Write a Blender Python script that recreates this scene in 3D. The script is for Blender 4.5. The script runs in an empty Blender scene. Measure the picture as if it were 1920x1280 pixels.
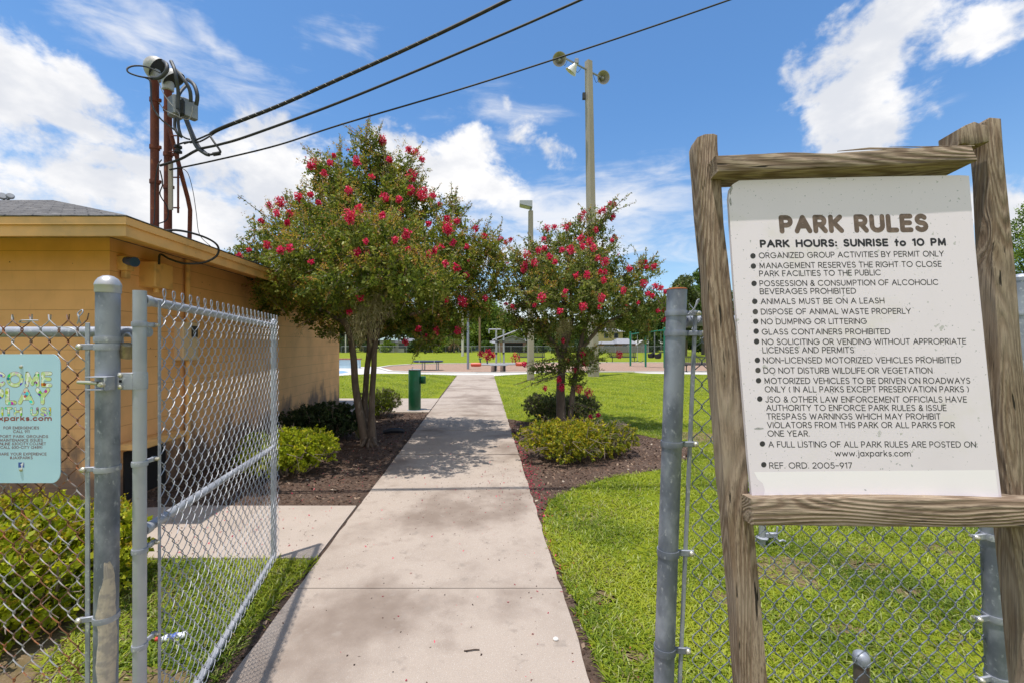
import bpy, math, random
import numpy as np
from mathutils import Vector

# ------------------------------------------------------------------ camera, sky, sun, exposure
SC = bpy.context.scene
COL = SC.collection
F, CX, HY, CH = 820.0, 960.0, 645.0, 1.7      # focal length in photo pixels, optical axis, horizon row, eye height
cam_d = bpy.data.cameras.new('camera')
cam_d.sensor_width = 36.0
cam_d.lens = F / 1920.0 * 36.0
cam_d.shift_y = (HY - 640.0) / 1920.0
cam_d.clip_start = 0.05
cam_d.clip_end = 3000.0
cam = bpy.data.objects.new('camera', cam_d)
cam.location = (0, 0, CH)
cam.rotation_euler = (math.radians(90), 0, 0)
COL.objects.link(cam)
SC.camera = cam

SUN = Vector((-0.135, -0.13, 1.0)).normalized()
sun_d = bpy.data.lights.new('sun', 'SUN')
sun_d.energy = 4.2
sun_d.angle = math.radians(0.53)
sun_d.color = (1.0, 0.955, 0.89)
sun_o = bpy.data.objects.new('sun', sun_d)
sun_o.rotation_euler = SUN.to_track_quat('Z', 'Y').to_euler()
sun_o.location = (0, 0, 30)
COL.objects.link(sun_o)

SC.view_settings.view_transform = 'Standard'
SC.view_settings.look = 'None'
SC.view_settings.exposure = 0.25
SC.view_settings.gamma = 1.0
SC.cycles.use_denoising = True
SC.cycles.max_bounces = 8
SC.cycles.transparent_max_bounces = 8

SKY_STRENGTH = 0.15
world = bpy.data.worlds.new('World')
SC.world = world
world.use_nodes = True
WN = world.node_tree
WN.nodes.clear()


class NT:
    """Small helper for wiring node trees."""
    def __init__(self, tree):
        self.t = tree

    def n(self, kind, **kw):
        nd = self.t.nodes.new(kind)
        for k, v in kw.items():
            setattr(nd, k, v)
        return nd

    def link(self, a, b):
        self.t.links.new(a, b)

    def put(self, sock, v):
        if hasattr(v, 'is_output') or hasattr(v, 'links'):
            self.link(v, sock)
        else:
            sock.default_value = v

    def math(self, op, a, b=0.0, clamp=False):
        nd = self.n('ShaderNodeMath', operation=op, use_clamp=clamp)
        self.put(nd.inputs[0], a)
        self.put(nd.inputs[1], b)
        return nd.outputs[0]

    def ramp(self, v, lo, hi, a=0.0, b=1.0, smooth=True):
        nd = self.n('ShaderNodeMapRange', interpolation_type='SMOOTHSTEP' if smooth else 'LINEAR')
        self.put(nd.inputs[0], v)
        nd.inputs[1].default_value = lo
        nd.inputs[2].default_value = hi
        nd.inputs[3].default_value = a
        nd.inputs[4].default_value = b
        return nd.outputs[0]

    def mix(self, f, a, b, mode='MIX'):
        nd = self.n('ShaderNodeMix', data_type='RGBA', blend_type=mode)
        self.put(nd.inputs[0], f)
        for s, v in ((nd.inputs[6], a), (nd.inputs[7], b)):
            if isinstance(v, (tuple, list)):
                v = tuple(v) + ((1.0,) if len(v) == 3 else ())
            self.put(s, v)
        return nd.outputs[2]

    def noise(self, vec, scale, detail=4, rough=0.55, distort=0.0):
        nd = self.n('ShaderNodeTexNoise')
        if vec is not None:
            self.link(vec, nd.inputs['Vector'])
        nd.inputs['Scale'].default_value = scale
        nd.inputs['Detail'].default_value = detail
        nd.inputs['Roughness'].default_value = rough
        nd.inputs['Distortion'].default_value = distort
        return nd.outputs['Fac'], nd.outputs['Color']

    def mapping(self, vec, loc=(0, 0, 0), rot=(0, 0, 0), scale=(1, 1, 1), kind='POINT'):
        nd = self.n('ShaderNodeMapping', vector_type=kind)
        self.link(vec, nd.inputs[0])
        nd.inputs[1].default_value = loc
        nd.inputs[2].default_value = rot
        nd.inputs[3].default_value = scale
        return nd.outputs[0]

    def vec(self, op, a, b=(0, 0, 0), scale=None):
        nd = self.n('ShaderNodeVectorMath', operation=op)
        self.put(nd.inputs[0], a)
        if op == 'SCALE':
            nd.inputs[3].default_value = scale
        elif op != 'LENGTH':
            self.put(nd.inputs[1], b)
        return nd.outputs['Value'] if op in ('LENGTH', 'DOT_PRODUCT') else nd.outputs[0]


def sky():
    w = NT(WN)
    out = w.n('ShaderNodeOutputWorld')
    bg = w.n('ShaderNodeBackground')
    bg.inputs[1].default_value = SKY_STRENGTH
    w.link(bg.outputs[0], out.inputs[0])
    st = w.n('ShaderNodeTexSky', sky_type='NISHITA')
    st.sun_disc = False
    st.sun_elevation = math.asin(SUN.z)
    st.sun_rotation = math.atan2(SUN.x, SUN.y)
    st.air_density = 1.0
    st.dust_density = 0.6
    st.ozone_density = 1.6
    tc = w.n('ShaderNodeTexCoord')
    d = tc.outputs['Generated']
    n1, c1 = w.noise(d, 5.0, 5, 0.6)
    warp = w.vec('SCALE', w.vec('SUBTRACT', c1, (0.5, 0.5, 0.5)), scale=0.16)
    dw = w.vec('ADD', d, warp)
    # a cloud is an ellipsoid of directions: photo-measured heading, spread in radians, slant, weight
    cumulus = [(20, 140, 130, 65, 0, 1.15), (140, 130, 80, 40, 0.5, .9), (130, 215, 130, 45, .35, 1.0), (230, 300, 150, 60, .2, .85),
               (330, 390, 270, 55, 0, 1.05), (480, 320, 120, 85, 0, 1.1), (140, 400, 110, 40, 0, .7),
               (770, 320, 75, 55, 0, 1.25), (875, 325, 105, 50, 0.2, 1.3), (1000, 262, 80, 40, .3, .75), (1050, 285, 36, 36, 0, .75),
               (957, 200, 22, 34, 0, .62), (1622, 165, 66, 92, -.2, 1.2), (1685, 50, 125, 62, -.3, 1.25), (1630, 255, 66, 72, 0, 1.2),
               (1865, 50, 60, 70, -.5, .9), (1905, 410, 60, 60, 0, 1.0), (930, 590, 90, 25, 0, .9)]
    cirrus = [(1080, 405, 260, 60, .05, 1.0), (1020, 470, 300, 50, 0, .9), (260, 40, 240, 60, .35, .75), (420, 75, 90, 25, .5, .8), (670, 95, 60, 30, 0, .6),
              (760, 420, 300, 70, 0, .7), (960, 600, 900, 70, 0, .7), (1770, 180, 60, 30, 0, .45), (960, 250, 120, 60, 0, .6), (590, 95, 40, 30, 0, .4)]

    def field(blobs, vec):
        tot = None
        for px, py, rx, rz, rot, wt in blobs:
            v = Vector(((px - CX) / F, 1.0, (HY - py) / F))
            L = v.length
            c = v / L
            mp = w.mapping(vec, tuple(c), (0, rot, 0), (1.25 * rx / F / L, 0.5, 1.3 * rz / F / L), 'TEXTURE')
            e = w.vec('LENGTH', mp)
            m = w.math('MULTIPLY', w.ramp(e, 1.45, 0.0, 0, 1, False), wt)
            tot = m if tot is None else w.math('MAXIMUM', tot, m)
        # unseen scattered cloud behind the camera, cover widened to brighten the shade
        sep = w.n('ShaderNodeSeparateXYZ')
        w.link(vec, sep.inputs[0])
        back = w.ramp(sep.outputs[1], 0.25, -0.15)
        big, _ = w.noise(vec, 1.6, 3)
        return w.math('MAXIMUM', tot, w.math('MULTIPLY', w.ramp(big, .34, .56), back))

    nf, _ = w.noise(w.mapping(d, scale=(1, 1, 1.5)), 9.0, 9, 0.62, 0.25)
    nf2, _ = w.noise(d, 26.0, 6, 0.6)
    f1 = field(cumulus, dw)
    dens = w.math('ADD', f1, w.math('MULTIPLY', w.math('SUBTRACT', nf, 0.5), 1.5))
    dens = w.math('ADD', dens, w.math('MULTIPLY', w.math('SUBTRACT', nf2, 0.5), 0.35))
    a1 = w.ramp(dens, 0.39, 0.78)
    ns, _ = w.noise(w.mapping(d, rot=(0, 0.25, 0), scale=(1.0, 1.0, 4.0)), 6.0, 8, 0.62, 0.5)
    f2 = field(cirrus, dw)
    a2 = w.math('MULTIPLY', w.ramp(w.math('ADD', f2, w.math('MULTIPLY', w.math('SUBTRACT', ns, 0.5), 1.4)), 0.25, 1.0), 0.8)
    sh, _ = w.noise(w.mapping(d, loc=(0, 0, .05), scale=(1, 1, 1.7)), 7.0, 6, 0.55)
    ccol = w.mix(w.ramp(sh, 0.38, 0.68), CLOUD_DARK, CLOUD_LIT)
    gray = w.n('ShaderNodeHueSaturation')
    gray.inputs['Saturation'].default_value = SKY_SAT
    gray.inputs['Value'].default_value = SKY_VAL
    w.link(st.outputs[0], gray.inputs['Color'])
    sp = w.n('ShaderNodeSeparateXYZ')
    w.link(d, sp.inputs[0])
    tint = w.mix(w.ramp(sp.outputs[2], 0.0, 0.50), SKY_LOW, SKY_TINT)
    base = w.mix(1.0, gray.outputs[0], tint, 'MULTIPLY')
    c = w.mix(a2, base, tuple(0.96 * x for x in CLOUD_LIT))
    c = w.mix(a1, c, ccol)
    w.link(c, bg.inputs[0])


CLOUD_LIT = (5.9, 5.85, 5.85)
CLOUD_DARK = (4.3, 4.45, 4.8)
SKY_SAT, SKY_VAL = 1.0, 1.07
SKY_TINT = (.55, .81, 1.0)
SKY_LOW = (.80, .86, .88)
sky()


# ------------------------------------------------------------------ measuring helpers
def P(px, py, Y):
    """Point at distance Y in front of the eye seen in the direction of photo pixel (px, py)."""
    return Vector(((px - CX) / F * Y, Y, CH - (py - HY) / F * Y))


def G(px, py, z=0.0):
    """Ground point seen at a photo pixel."""
    Y = (CH - z) * F / (py - HY)
    return Vector(((px - CX) / F * Y, Y, z))


# ------------------------------------------------------------------ object helpers
def wl(o):
    v = Vector((0, 0, 0))
    while o is not None:
        v += o.location
        o = o.parent
    return v


def tag(o, label=None, cat=None, group=None, kind=None):
    for k, v in (('label', label), ('category', cat), ('group', group), ('kind', kind)):
        if v:
            o[k] = v
    return o


def thing(name, loc, label, cat, group=None):
    o = bpy.data.objects.new(name, None)
    o.empty_display_size = 0.1
    o.location = Vector(loc)
    COL.objects.link(o)
    return tag(o, label, cat, group)


class MB:
    def __init__(self):
        self.v, self.f = [], []

    def add(self, vs, fs):
        b = len(self.v)
        self.v.extend([tuple(p) for p in vs])
        self.f.extend([tuple(b + i for i in f) for f in fs])
        return self

    def box(self, c, s, rot=0.0, bev=0.0, tilt=None):
        x, y, z = s[0] / 2, s[1] / 2, s[2] / 2
        cr, sr = math.cos(rot), math.sin(rot)

        def tr(p):
            return (c[0] + p[0] * cr - p[1] * sr, c[1] + p[0] * sr + p[1] * cr, c[2] + p[2])
        if bev <= 0:
            vs = [tr(p) for p in ((-x, -y, -z), (x, -y, -z), (x, y, -z), (-x, y, -z), (-x, -y, z), (x, -y, z), (x, y, z), (-x, y, z))]
            return self.add(vs, [(0, 3, 2, 1), (4, 5, 6, 7), (0, 1, 5, 4), (1, 2, 6, 5), (2, 3, 7, 6), (3, 0, 4, 7)])
        b = min(bev, x * .9, y * .9, z * .9)
        rings = []
        for (zz, i) in ((-z, b), (-z + b, 0), (z - b, 0), (z, b)):
            xx, yy = x - i, y - i
            k = b
            rings.append([(-xx + k, -yy), (xx - k, -yy), (xx, -yy + k), (xx, yy - k), (xx - k, yy), (-xx + k, yy), (-xx, yy - k), (-xx, -yy + k)])
            rings[-1] = [tr((p[0], p[1], zz)) for p in rings[-1]]
        vs = [p for r in rings for p in r]
        fs = [tuple(range(7, -1, -1)), tuple(range(24, 32))]
        for r in range(3):
            for i in range(8):
                j = (i + 1) % 8
                fs.append((r * 8 + i, r * 8 + j, r * 8 + 8 + j, r * 8 + 8 + i))
        return self.add(vs, fs)

    def tube(self, pts, r, n=8, caps=True, closed=False):
        pts = [Vector(p) for p in pts]
        m = len(pts)
        if not hasattr(r, '__len__'):
            r = [r] * m
        t0 = (pts[1] - pts[0]).normalized()
        up = Vector((0, 0, 1)) if abs(t0.z) < 0.9 else Vector((1, 0, 0))
        nrm = (up - t0 * up.dot(t0)).normalized()
        vs = []
        for i, p in enumerate(pts):
            a = pts[i - 1] if (i > 0 or closed) else p
            b = pts[(i + 1) % m] if (i < m - 1 or closed) else p
            t = (b - a)
            t = t.normalized() if t.length > 1e-9 else t0
            nrm = nrm - t * nrm.dot(t)
            nrm = nrm.normalized() if nrm.length > 1e-6 else Vector((1, 0, 0))
            bn = t.cross(nrm)
            for k in range(n):
                a_ = 2 * math.pi * k / n
                vs.append(p + (nrm * math.cos(a_) + bn * math.sin(a_)) * r[i])
        fs = []
        for i in range(m if closed else m - 1):
            j = (i + 1) % m
            for k in range(n):
                l = (k + 1) % n
                fs.append((i * n + k, i * n + l, j * n + l, j * n + k))
        if caps and not closed:
            fs.append(tuple(range(n - 1, -1, -1)))
            fs.append(tuple((m - 1) * n + k for k in range(n)))
        return self.add(vs, fs)

    def lathe(self, prof, c=(0, 0, 0), axis=(0, 0, 1), n=24):
        ax = Vector(axis).normalized()
        u = (Vector((1, 0, 0)) if abs(ax.x) < .9 else Vector((0, 1, 0)))
        u = (u - ax * u.dot(ax)).normalized()
        v = ax.cross(u)
        c = Vector(c)
        vs, fs = [], []
        for (r, h) in prof:
            for k in range(n):
                a = 2 * math.pi * k / n
                vs.append(c + ax * h + (u * math.cos(a) + v * math.sin(a)) * max(r, 1e-5))
        for i in range(len(prof) - 1):
            for k in range(n):
                l = (k + 1) % n
                fs.append((i * n + k, i * n + l, (i + 1) * n + l, (i + 1) * n + k))
        fs.append(tuple(range(n - 1, -1, -1)))
        fs.append(tuple((len(prof) - 1) * n + k for k in range(n)))
        return self.add(vs, fs)

    def prism(self, outline, off):
        """Closed outline of 3-D points pushed along off."""
        off = Vector(off)
        n = len(outline)
        a = [Vector(p) for p in outline]
        vs = a + [p + off for p in a]
        fs = [tuple(range(n)), tuple(range(2 * n - 1, n - 1, -1))]
        for i in range(n):
            j = (i + 1) % n
            fs.append((j, i, n + i, n + j))
        return self.add(vs, fs)

    def ball(self, c, r, n=10, m=7):
        if not hasattr(r, '__len__'):
            r = (r, r, r)
        vs, fs = [(c[0], c[1], c[2] + r[2])], []
        for i in range(1, m):
            th = math.pi * i / m
            for k in range(n):
                a = 2 * math.pi * k / n
                vs.append((c[0] + r[0] * math.sin(th) * math.cos(a), c[1] + r[1] * math.sin(th) * math.sin(a), c[2] + r[2] * math.cos(th)))
        vs.append((c[0], c[1], c[2] - r[2]))
        for k in range(n):
            fs.append((0, 1 + k, 1 + (k + 1) % n))
            fs.append((len(vs) - 1, 1 + (m - 2) * n + (k + 1) % n, 1 + (m - 2) * n + k))
        for i in range(m - 2):
            for k in range(n):
                l = (k + 1) % n
                fs.append((1 + i * n + k, 1 + (i + 1) * n + k, 1 + (i + 1) * n + l, 1 + i * n + l))
        return self.add(vs, fs)

    def build(self, name, mat, parent=None, smooth=True, origin=None, label=None, cat=None, group=None, kind=None, angle=38, fix=True):
        o0 = wl(parent) if parent is not None else Vector(origin or (0, 0, 0))
        me = bpy.data.meshes.new(name)
        me.from_pydata([(p[0] - o0.x, p[1] - o0.y, p[2] - o0.z) for p in self.v], [], self.f)
        if fix:
            import bmesh
            bm = bmesh.new()
            bm.from_mesh(me)
            bmesh.ops.recalc_face_normals(bm, faces=bm.faces)
            bm.to_mesh(me)
            bm.free()
        if smooth:
            me.shade_smooth()
            me.set_sharp_from_angle(angle=math.radians(angle))
        me.materials.append(mat)
        o = bpy.data.objects.new(name, me)
        COL.objects.link(o)
        if parent is not None:
            o.parent = parent
        else:
            o.location = o0
        return tag(o, label, cat, group, kind)


def np_mesh(name, verts, nper, mat, parent=None, color=None, origin=None, **tags):
    """Many separate small polygons of nper corners each; optional colour per corner point."""
    verts = np.asarray(verts, dtype=np.float32).reshape(-1, 3)
    o0 = wl(parent) if parent is not None else Vector(origin or (0, 0, 0))
    verts = verts - np.array(o0, dtype=np.float32)
    nv = len(verts)
    nf = nv // nper
    me = bpy.data.meshes.new(name)
    me.vertices.add(nv)
    me.vertices.foreach_set('co', verts.ravel())
    me.loops.add(nv)
    me.loops.foreach_set('vertex_index', np.arange(nv, dtype=np.int32))
    me.polygons.add(nf)
    me.polygons.foreach_set('loop_start', np.arange(0, nv, nper, dtype=np.int32))
    me.polygons.foreach_set('loop_total', np.full(nf, nper, dtype=np.int32))
    if color is not None:
        ca = me.color_attributes.new('tint', 'FLOAT_COLOR', 'POINT')
        rgba = np.ones((nv, 4), dtype=np.float32)
        rgba[:, :3] = np.repeat(np.asarray(color, dtype=np.float32), nper, axis=0)
        ca.data.foreach_set('color', rgba.ravel())
    me.update(calc_edges=True)
    me.validate()
    me.materials.append(mat)
    o = bpy.data.objects.new(name, me)
    COL.objects.link(o)
    if parent is not None:
        o.parent = parent
    else:
        o.location = o0
    return tag(o, tags.get('label'), tags.get('cat'), tags.get('group'), tags.get('kind'))


# ------------------------------------------------------------------ materials
def pmat(name, base, rough=0.8, metal=0.0, var=(), bump=None, stretch=(1, 1, 1), spec=0.5, tint=False, transl=0.0, rvar=0.0):
    m = bpy.data.materials.new(name)
    m.use_nodes = True
    t = NT(m.node_tree)
    m.node_tree.nodes.clear()
    out = t.n('ShaderNodeOutputMaterial')
    bs = t.n('ShaderNodeBsdfPrincipled')
    bs.inputs['Roughness'].default_value = rough
    bs.inputs['Metallic'].default_value = metal
    bs.inputs['Specular IOR Level'].default_value = spec
    tc = t.n('ShaderNodeTexCoord')
    co = t.mapping(tc.outputs['Object'], scale=stretch)
    if tint:
        at = t.n('ShaderNodeVertexColor', layer_name='tint')
        c = at.outputs[0]
    else:
        rgb = t.n('ShaderNodeRGB')
        rgb.outputs[0].default_value = tuple(base) + (1.0,)
        c = rgb.outputs[0]
    for i, (sc, col, lo, hi, det) in enumerate(var):
        cc = t.mapping(co, loc=(i * 3.7, i * 1.3, i * 2.1))
        f, _ = t.noise(cc, sc, det)
        c = t.mix(t.ramp(f, lo, hi), c, col)
    t.link(c, bs.inputs['Base Color'])
    if rvar:
        f, _ = t.noise(co, 9.0, 4)
        t.link(t.ramp(f, 0.3, 0.7, max(rough - rvar, .05), min(rough + rvar, 1)), bs.inputs['Roughness'])
    if bump:
        f, _ = t.noise(co, bump[0], bump[2] if len(bump) > 2 else 4)
        b = t.n('ShaderNodeBump')
        b.inputs['Strength'].default_value = bump[1]
        b.inputs['Distance'].default_value = bump[3] if len(bump) > 3 else 0.01
        t.link(f, b.inputs['Height'])
        t.link(b.outputs[0], bs.inputs['Normal'])
    sh = bs.outputs[0]
    if transl:
        tr = t.n('ShaderNodeBsdfTranslucent')
        t.link(t.mix(1.0, c, (1.25, 1.3, .7), 'MULTIPLY'), tr.inputs[0])
        mx = t.n('ShaderNodeMixShader')
        mx.inputs[0].default_value = transl
        t.link(sh, mx.inputs[1])
        t.link(tr.outputs[0], mx.inputs[2])
        sh = mx.outputs[0]
    t.link(sh, out.inputs[0])
    return m


def wood_mat(name, axis, tones, moss=None, crack=True):
    """Weathered timber: grain stretched along axis, cracks, knots."""
    m = bpy.data.materials.new(name)
    m.use_nodes = True
    t = NT(m.node_tree)
    m.node_tree.nodes.clear()
    out = t.n('ShaderNodeOutputMaterial')
    bs = t.n('ShaderNodeBsdfPrincipled')
    bs.inputs['Roughness'].default_value = 0.9
    bs.inputs['Specular IOR Level'].default_value = 0.2
    tc = t.n('ShaderNodeTexCoord')
    co = tc.outputs['Object']
    _, wc = t.noise(co, 7.0, 3)
    co2 = t.vec('ADD', co, t.vec('SCALE', t.vec('SUBTRACT', wc, (.5, .5, .5)), scale=0.005))
    ks = [1.0, 1.0, 1.0]
    ks[axis] = 0.42
    vo = t.n('ShaderNodeTexVoronoi')
    t.link(t.mapping(co, loc=(.31, .17, .08), scale=ks), vo.inputs['Vector'])
    vo.inputs['Scale'].default_value = 4.6
    knot = t.ramp(vo.outputs['Distance'], 0.26, 0.0)
    knot = t.math('MULTIPLY', knot, knot)
    ks2 = [1.0, 1.0, 1.0]
    ks2[axis] = 0.032
    g = t.mapping(co2, scale=ks2)
    bend = t.n('ShaderNodeCombineXYZ')
    kk = t.math('MULTIPLY', knot, 0.05)
    for i in range(3):
        if i != axis:
            t.link(kk, bend.inputs[i])
    g = t.vec('ADD', g, bend.outputs[0])
    ks3 = [1.0, 1.0, 1.0]
    ks3[axis] = 0.13
    gl = t.vec('ADD', t.mapping(co2, scale=ks3), bend.outputs[0])
    fr, _ = t.noise(gl, 9.0, 1, 0.4)
    f1 = t.math('ADD', t.math('MULTIPLY', t.math('SINE', t.math('MULTIPLY', fr, 165.0)), .5), .5)
    fb, _ = t.noise(g, 55.0, 4, 0.65)
    f1 = t.math('ADD', t.math('MULTIPLY', f1, .55), t.math('MULTIPLY', fb, .5))
    f2, _ = t.noise(g, 240.0, 3, 0.7)
    f3, _ = t.noise(t.mapping(g, loc=(5, 2, 1)), 75.0, 3, .5)
    c = t.mix(t.ramp(f1, .25, .72), tones[0], tones[1])
    c = t.mix(t.math('MULTIPLY', t.ramp(f2, .46, .62), .75), c, tones[2])
    big, _ = t.noise(co, 3.1, 3)
    c = t.mix(t.math('MULTIPLY', t.ramp(big, .45, .7), .7), c, tones[3])
    if moss:
        mf, _ = t.noise(t.mapping(co, loc=(2, 9, 4)), moss[1], 5)
        c = t.mix(t.ramp(mf, moss[2], moss[2] + .15), c, moss[0])
    h = t.math('ADD', f2, t.math('MULTIPLY', f1, 1.5))
    if crack:
        ck = t.ramp(f3, .67, .70)
        c = t.mix(ck, c, (.03, .024, .018))
        h = t.math('SUBTRACT', h, t.math('MULTIPLY', ck, 3.0))
    c = t.mix(t.ramp(vo.outputs['Distance'], 0.060, 0.035), c, (.045, .032, .022))
    t.link(c, bs.inputs['Base Color'])
    b = t.n('ShaderNodeBump')
    b.inputs['Strength'].default_value = 0.7
    b.inputs['Distance'].default_value = 0.0035
    t.link(h, b.inputs['Height'])
    t.link(b.outputs[0], bs.inputs['Normal'])
    t.link(bs.outputs[0], out.inputs[0])
    return m


def wall_mat(name, base, mortar, stain=True):
    m = bpy.data.materials.new(name)
    m.use_nodes = True
    t = NT(m.node_tree)
    m.node_tree.nodes.clear()
    out = t.n('ShaderNodeOutputMaterial')
    bs = t.n('ShaderNodeBsdfPrincipled')
    bs.inputs['Roughness'].default_value = 0.62
    bs.inputs['Specular IOR Level'].default_value = 0.3
    ge = t.n('ShaderNodeNewGeometry')
    sep = t.n('ShaderNodeSeparateXYZ')
    t.link(ge.outputs['Position'], sep.inputs[0])
    cmb = t.n('ShaderNodeCombineXYZ')
    t.link(t.math('ADD', sep.outputs[0], sep.outputs[1]), cmb.inputs[0])
    t.link(t.math('SUBTRACT', sep.outputs[2], 0.02), cmb.inputs[1])
    br = t.n('ShaderNodeTexBrick')
    t.link(cmb.outputs[0], br.inputs['Vector'])
    br.inputs['Scale'].default_value = 1.0
    br.inputs['Brick Width'].default_value = 0.406
    br.inputs['Row Height'].default_value = 0.203
    br.inputs['Mortar Size'].default_value = 0.0035
    br.inputs['Mortar Smooth'].default_value = 0.35
    row = t.math('ABSOLUTE', t.math('SUBTRACT', t.math('FRACT', t.math('DIVIDE', t.math('SUBTRACT', sep.outputs[2], .02), .203)), .5))
    rowm = t.ramp(row, .478, .494)
    joint = t.math('MAXIMUM', t.math('MULTIPLY', br.outputs['Fac'], 0.08), t.math('MULTIPLY', rowm, .75))
    f1, _ = t.noise(ge.outputs['Position'], 1.6, 5)
    f2, _ = t.noise(ge.outputs['Position'], 60.0, 3)
    c = t.mix(t.ramp(f1, .35, .7), base, tuple(x * .80 for x in base))
    vs = t.n('ShaderNodeTexVoronoi')
    t.link(ge.outputs['Position'], vs.inputs['Vector'])
    vs.inputs['Scale'].default_value = 6.5
    c = t.mix(t.ramp(vs.outputs['Distance'], .060, .035), c, (.16, .085, .035))
    c = t.mix(joint, c, mortar)
    if stain:
        f3, _ = t.noise(t.mapping(ge.outputs['Position'], scale=(1.5, 1.5, .8)), 1.7, 6, .62)
        hgt = t.ramp(sep.outputs[2], 1.15, 0.0)
        side = t.ramp(sep.outputs[0], -5.9, -4.2)
        st = t.ramp(t.math('ADD', f3, t.math('MULTIPLY', hgt, .45)), .66, .90)
        c = t.mix(t.math('MULTIPLY', st, .85), c, (.10, .075, .07))
        f4, _ = t.noise(t.mapping(ge.outputs['Position'], loc=(4, 4, 4), scale=(6, 6, 1.2)), 3.0, 5)
        c = t.mix(t.math('MULTIPLY', t.ramp(f4, .62, .8), .22), c, (.22, .13, .06))
    t.link(c, bs.inputs['Base Color'])
    b = t.n('ShaderNodeBump')
    b.inputs['Strength'].default_value = 0.5
    b.inputs['Distance'].default_value = 0.004
    t.link(t.math('SUBTRACT', t.math('MULTIPLY', f2, .3), joint), b.inputs['Height'])
    t.link(b.outputs[0], bs.inputs['Normal'])
    t.link(bs.outputs[0], out.inputs[0])
    return m


M = {}
GALV = dict(rough=.55, metal=.30, rvar=.10)
M['galv'] = pmat('galvanized_steel', (.36, .375, .42), var=[(9, (.27, .285, .33), .40, .62, 5), (60, (.52, .53, .55), .55, .72, 3)], bump=(70, .12, 3, .002), **GALV)
M['galv_dark'] = pmat('weathered_galvanized_steel', (.31, .33, .38), var=[(7, (.13, .145, .18), .38, .60, 6), (60, (.37, .385, .42), .58, .74, 4)], stretch=(1, 1, .6), bump=(60, .15, 3, .002), **GALV)
M['galv_bright'] = pmat('galvanized_pipe', (.40, .41, .445), var=[(5, (.33, .345, .38), .4, .65, 4), (30, (.36, .33, .29), .66, .78, 4)], rough=.5, metal=.3, rvar=.1)
M['galv_cap'] = pmat('cast_cap_metal', (.46, .45, .45), var=[(14, (.35, .34, .345), .5, .7, 4)], rough=.42, metal=.5)
M['concrete_smear'] = pmat('dried_concrete_smear', (.50, .43, .34), rough=.9, var=[(30, (.36, .32, .28), .45, .6, 5)], bump=(50, .5, 4, .004))
M['wire'] = pmat('galvanized_wire', (.38, .39, .42), rough=.55, metal=.4, var=[(6, (.28, .29, .33), .4, .65, 4)])
M['wire_dark'] = pmat('dull_fence_wire', (.21, .23, .275), rough=.6, metal=.3, var=[(6, (.15, .165, .20), .4, .65, 4)])
M['wire_rust'] = pmat('rusting_fence_wire', (.38, .37, .37), rough=.6, metal=.45, var=[(9, (.17, .075, .035), .42, .56, 4), (23, (.36, .14, .06), .56, .66, 3)])
M['rust_pipe'] = pmat('rusty_painted_pipe', (.155, .042, .022), rough=.7, metal=.1, var=[(5, (.10, .03, .02), .4, .65, 5), (18, (.25, .085, .04), .58, .7, 5)], bump=(40, .25, 4, .004), spec=.3)
M['rust'] = pmat('rust', (.42, .12, .03), rough=.85)
M['brass'] = pmat('brass_padlock', (.36, .29, .17), rough=.45, metal=.6, var=[(20, (.22, .17, .11), .5, .7, 3)])
M['bolt'] = pmat('zinc_bolt', (.55, .52, .42), rough=.4, metal=.8)
M['cable'] = pmat('black_cable', (.016, .015, .016), rough=.7, var=[(12, (.035, .03, .03), .5, .7, 3)])
M['cable_grey'] = pmat('grey_cable', (.05, .053, .062), rough=.6, var=[(10, (.03, .033, .04), .45, .65, 3)])
M['wire_lead'] = pmat('bare_lead', (.30, .28, .25), rough=.5, metal=.4)
M['box_grey'] = pmat('grey_box', (.30, .31, .33), rough=.55, metal=.2, var=[(8, (.24, .25, .27), .45, .65, 3)])
M['head_grey'] = pmat('weatherhead_metal', (.44, .43, .41), rough=.6, metal=.3, var=[(9, (.30, .29, .28), .45, .65, 5)], bump=(30, .3))
M['dark'] = pmat('dark_plastic', (.025, .025, .028), rough=.6)
M['cavity_shade'] = pmat('painted_cavity_shade', (.012, .011, .011), rough=.9)  # near-black colour that paints in the shade of cavities not modelled
M['wall'] = wall_mat('painted_block_wall', (.83, .455, .195), (.38, .19, .07))
M['trim'] = pmat('painted_fascia', (.80, .44, .155), rough=.6, var=[(2.5, (.54, .33, .13), .4, .7, 4), (16, (.33, .20, .09), .66, .78, 5)], bump=(25, .15, 4, .004))
M['soffit'] = pmat('painted_soffit', (.70, .39, .13), rough=.7, var=[(3, (.42, .25, .10), .45, .7, 4)])
M['trim2'] = pmat('painted_box', (.74, .43, .155), rough=.55, var=[(6, (.50, .30, .12), .45, .7, 4)])
M['panel'] = pmat('tan_panel', (.62, .46, .29), rough=.6, var=[(5, (.52, .37, .22), .5, .7, 4)])
M['sign_white'] = pmat('sign_white_sheet', (.775, .695, .74), rough=.42, var=[(2.2, (.70, .63, .67), .45, .75, 5), (150, (.36, .36, .36), .69, .72, 2), (42, (.50, .48, .46), .68, .71, 4), (5, (.70, .64, .60), .6, .8, 5)], bump=(140, .06, 2, .001))
M['sign_strip'] = pmat('bright_white_strip', (.90, .84, .86), rough=.4, var=[(60, (.45, .45, .45), .76, .79, 2)])
M['scuff'] = pmat('grey_scuff', (.40, .38, .38), rough=.9, var=[(200, (.22, .21, .21), .5, .6, 3)])
M['ink_brown'] = pmat('faded_brown_paint', (.125, .085, .065), rough=.8, var=[(60, (.19, .13, .10), .45, .65, 4)])
M['ink_black'] = pmat('black_lettering', (.012, .012, .016), rough=.6)
M['ink_grey'] = pmat('charcoal_lettering', (.034, .032, .034), rough=.7, var=[(30, (.075, .065, .06), .5, .7, 4)])
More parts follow.
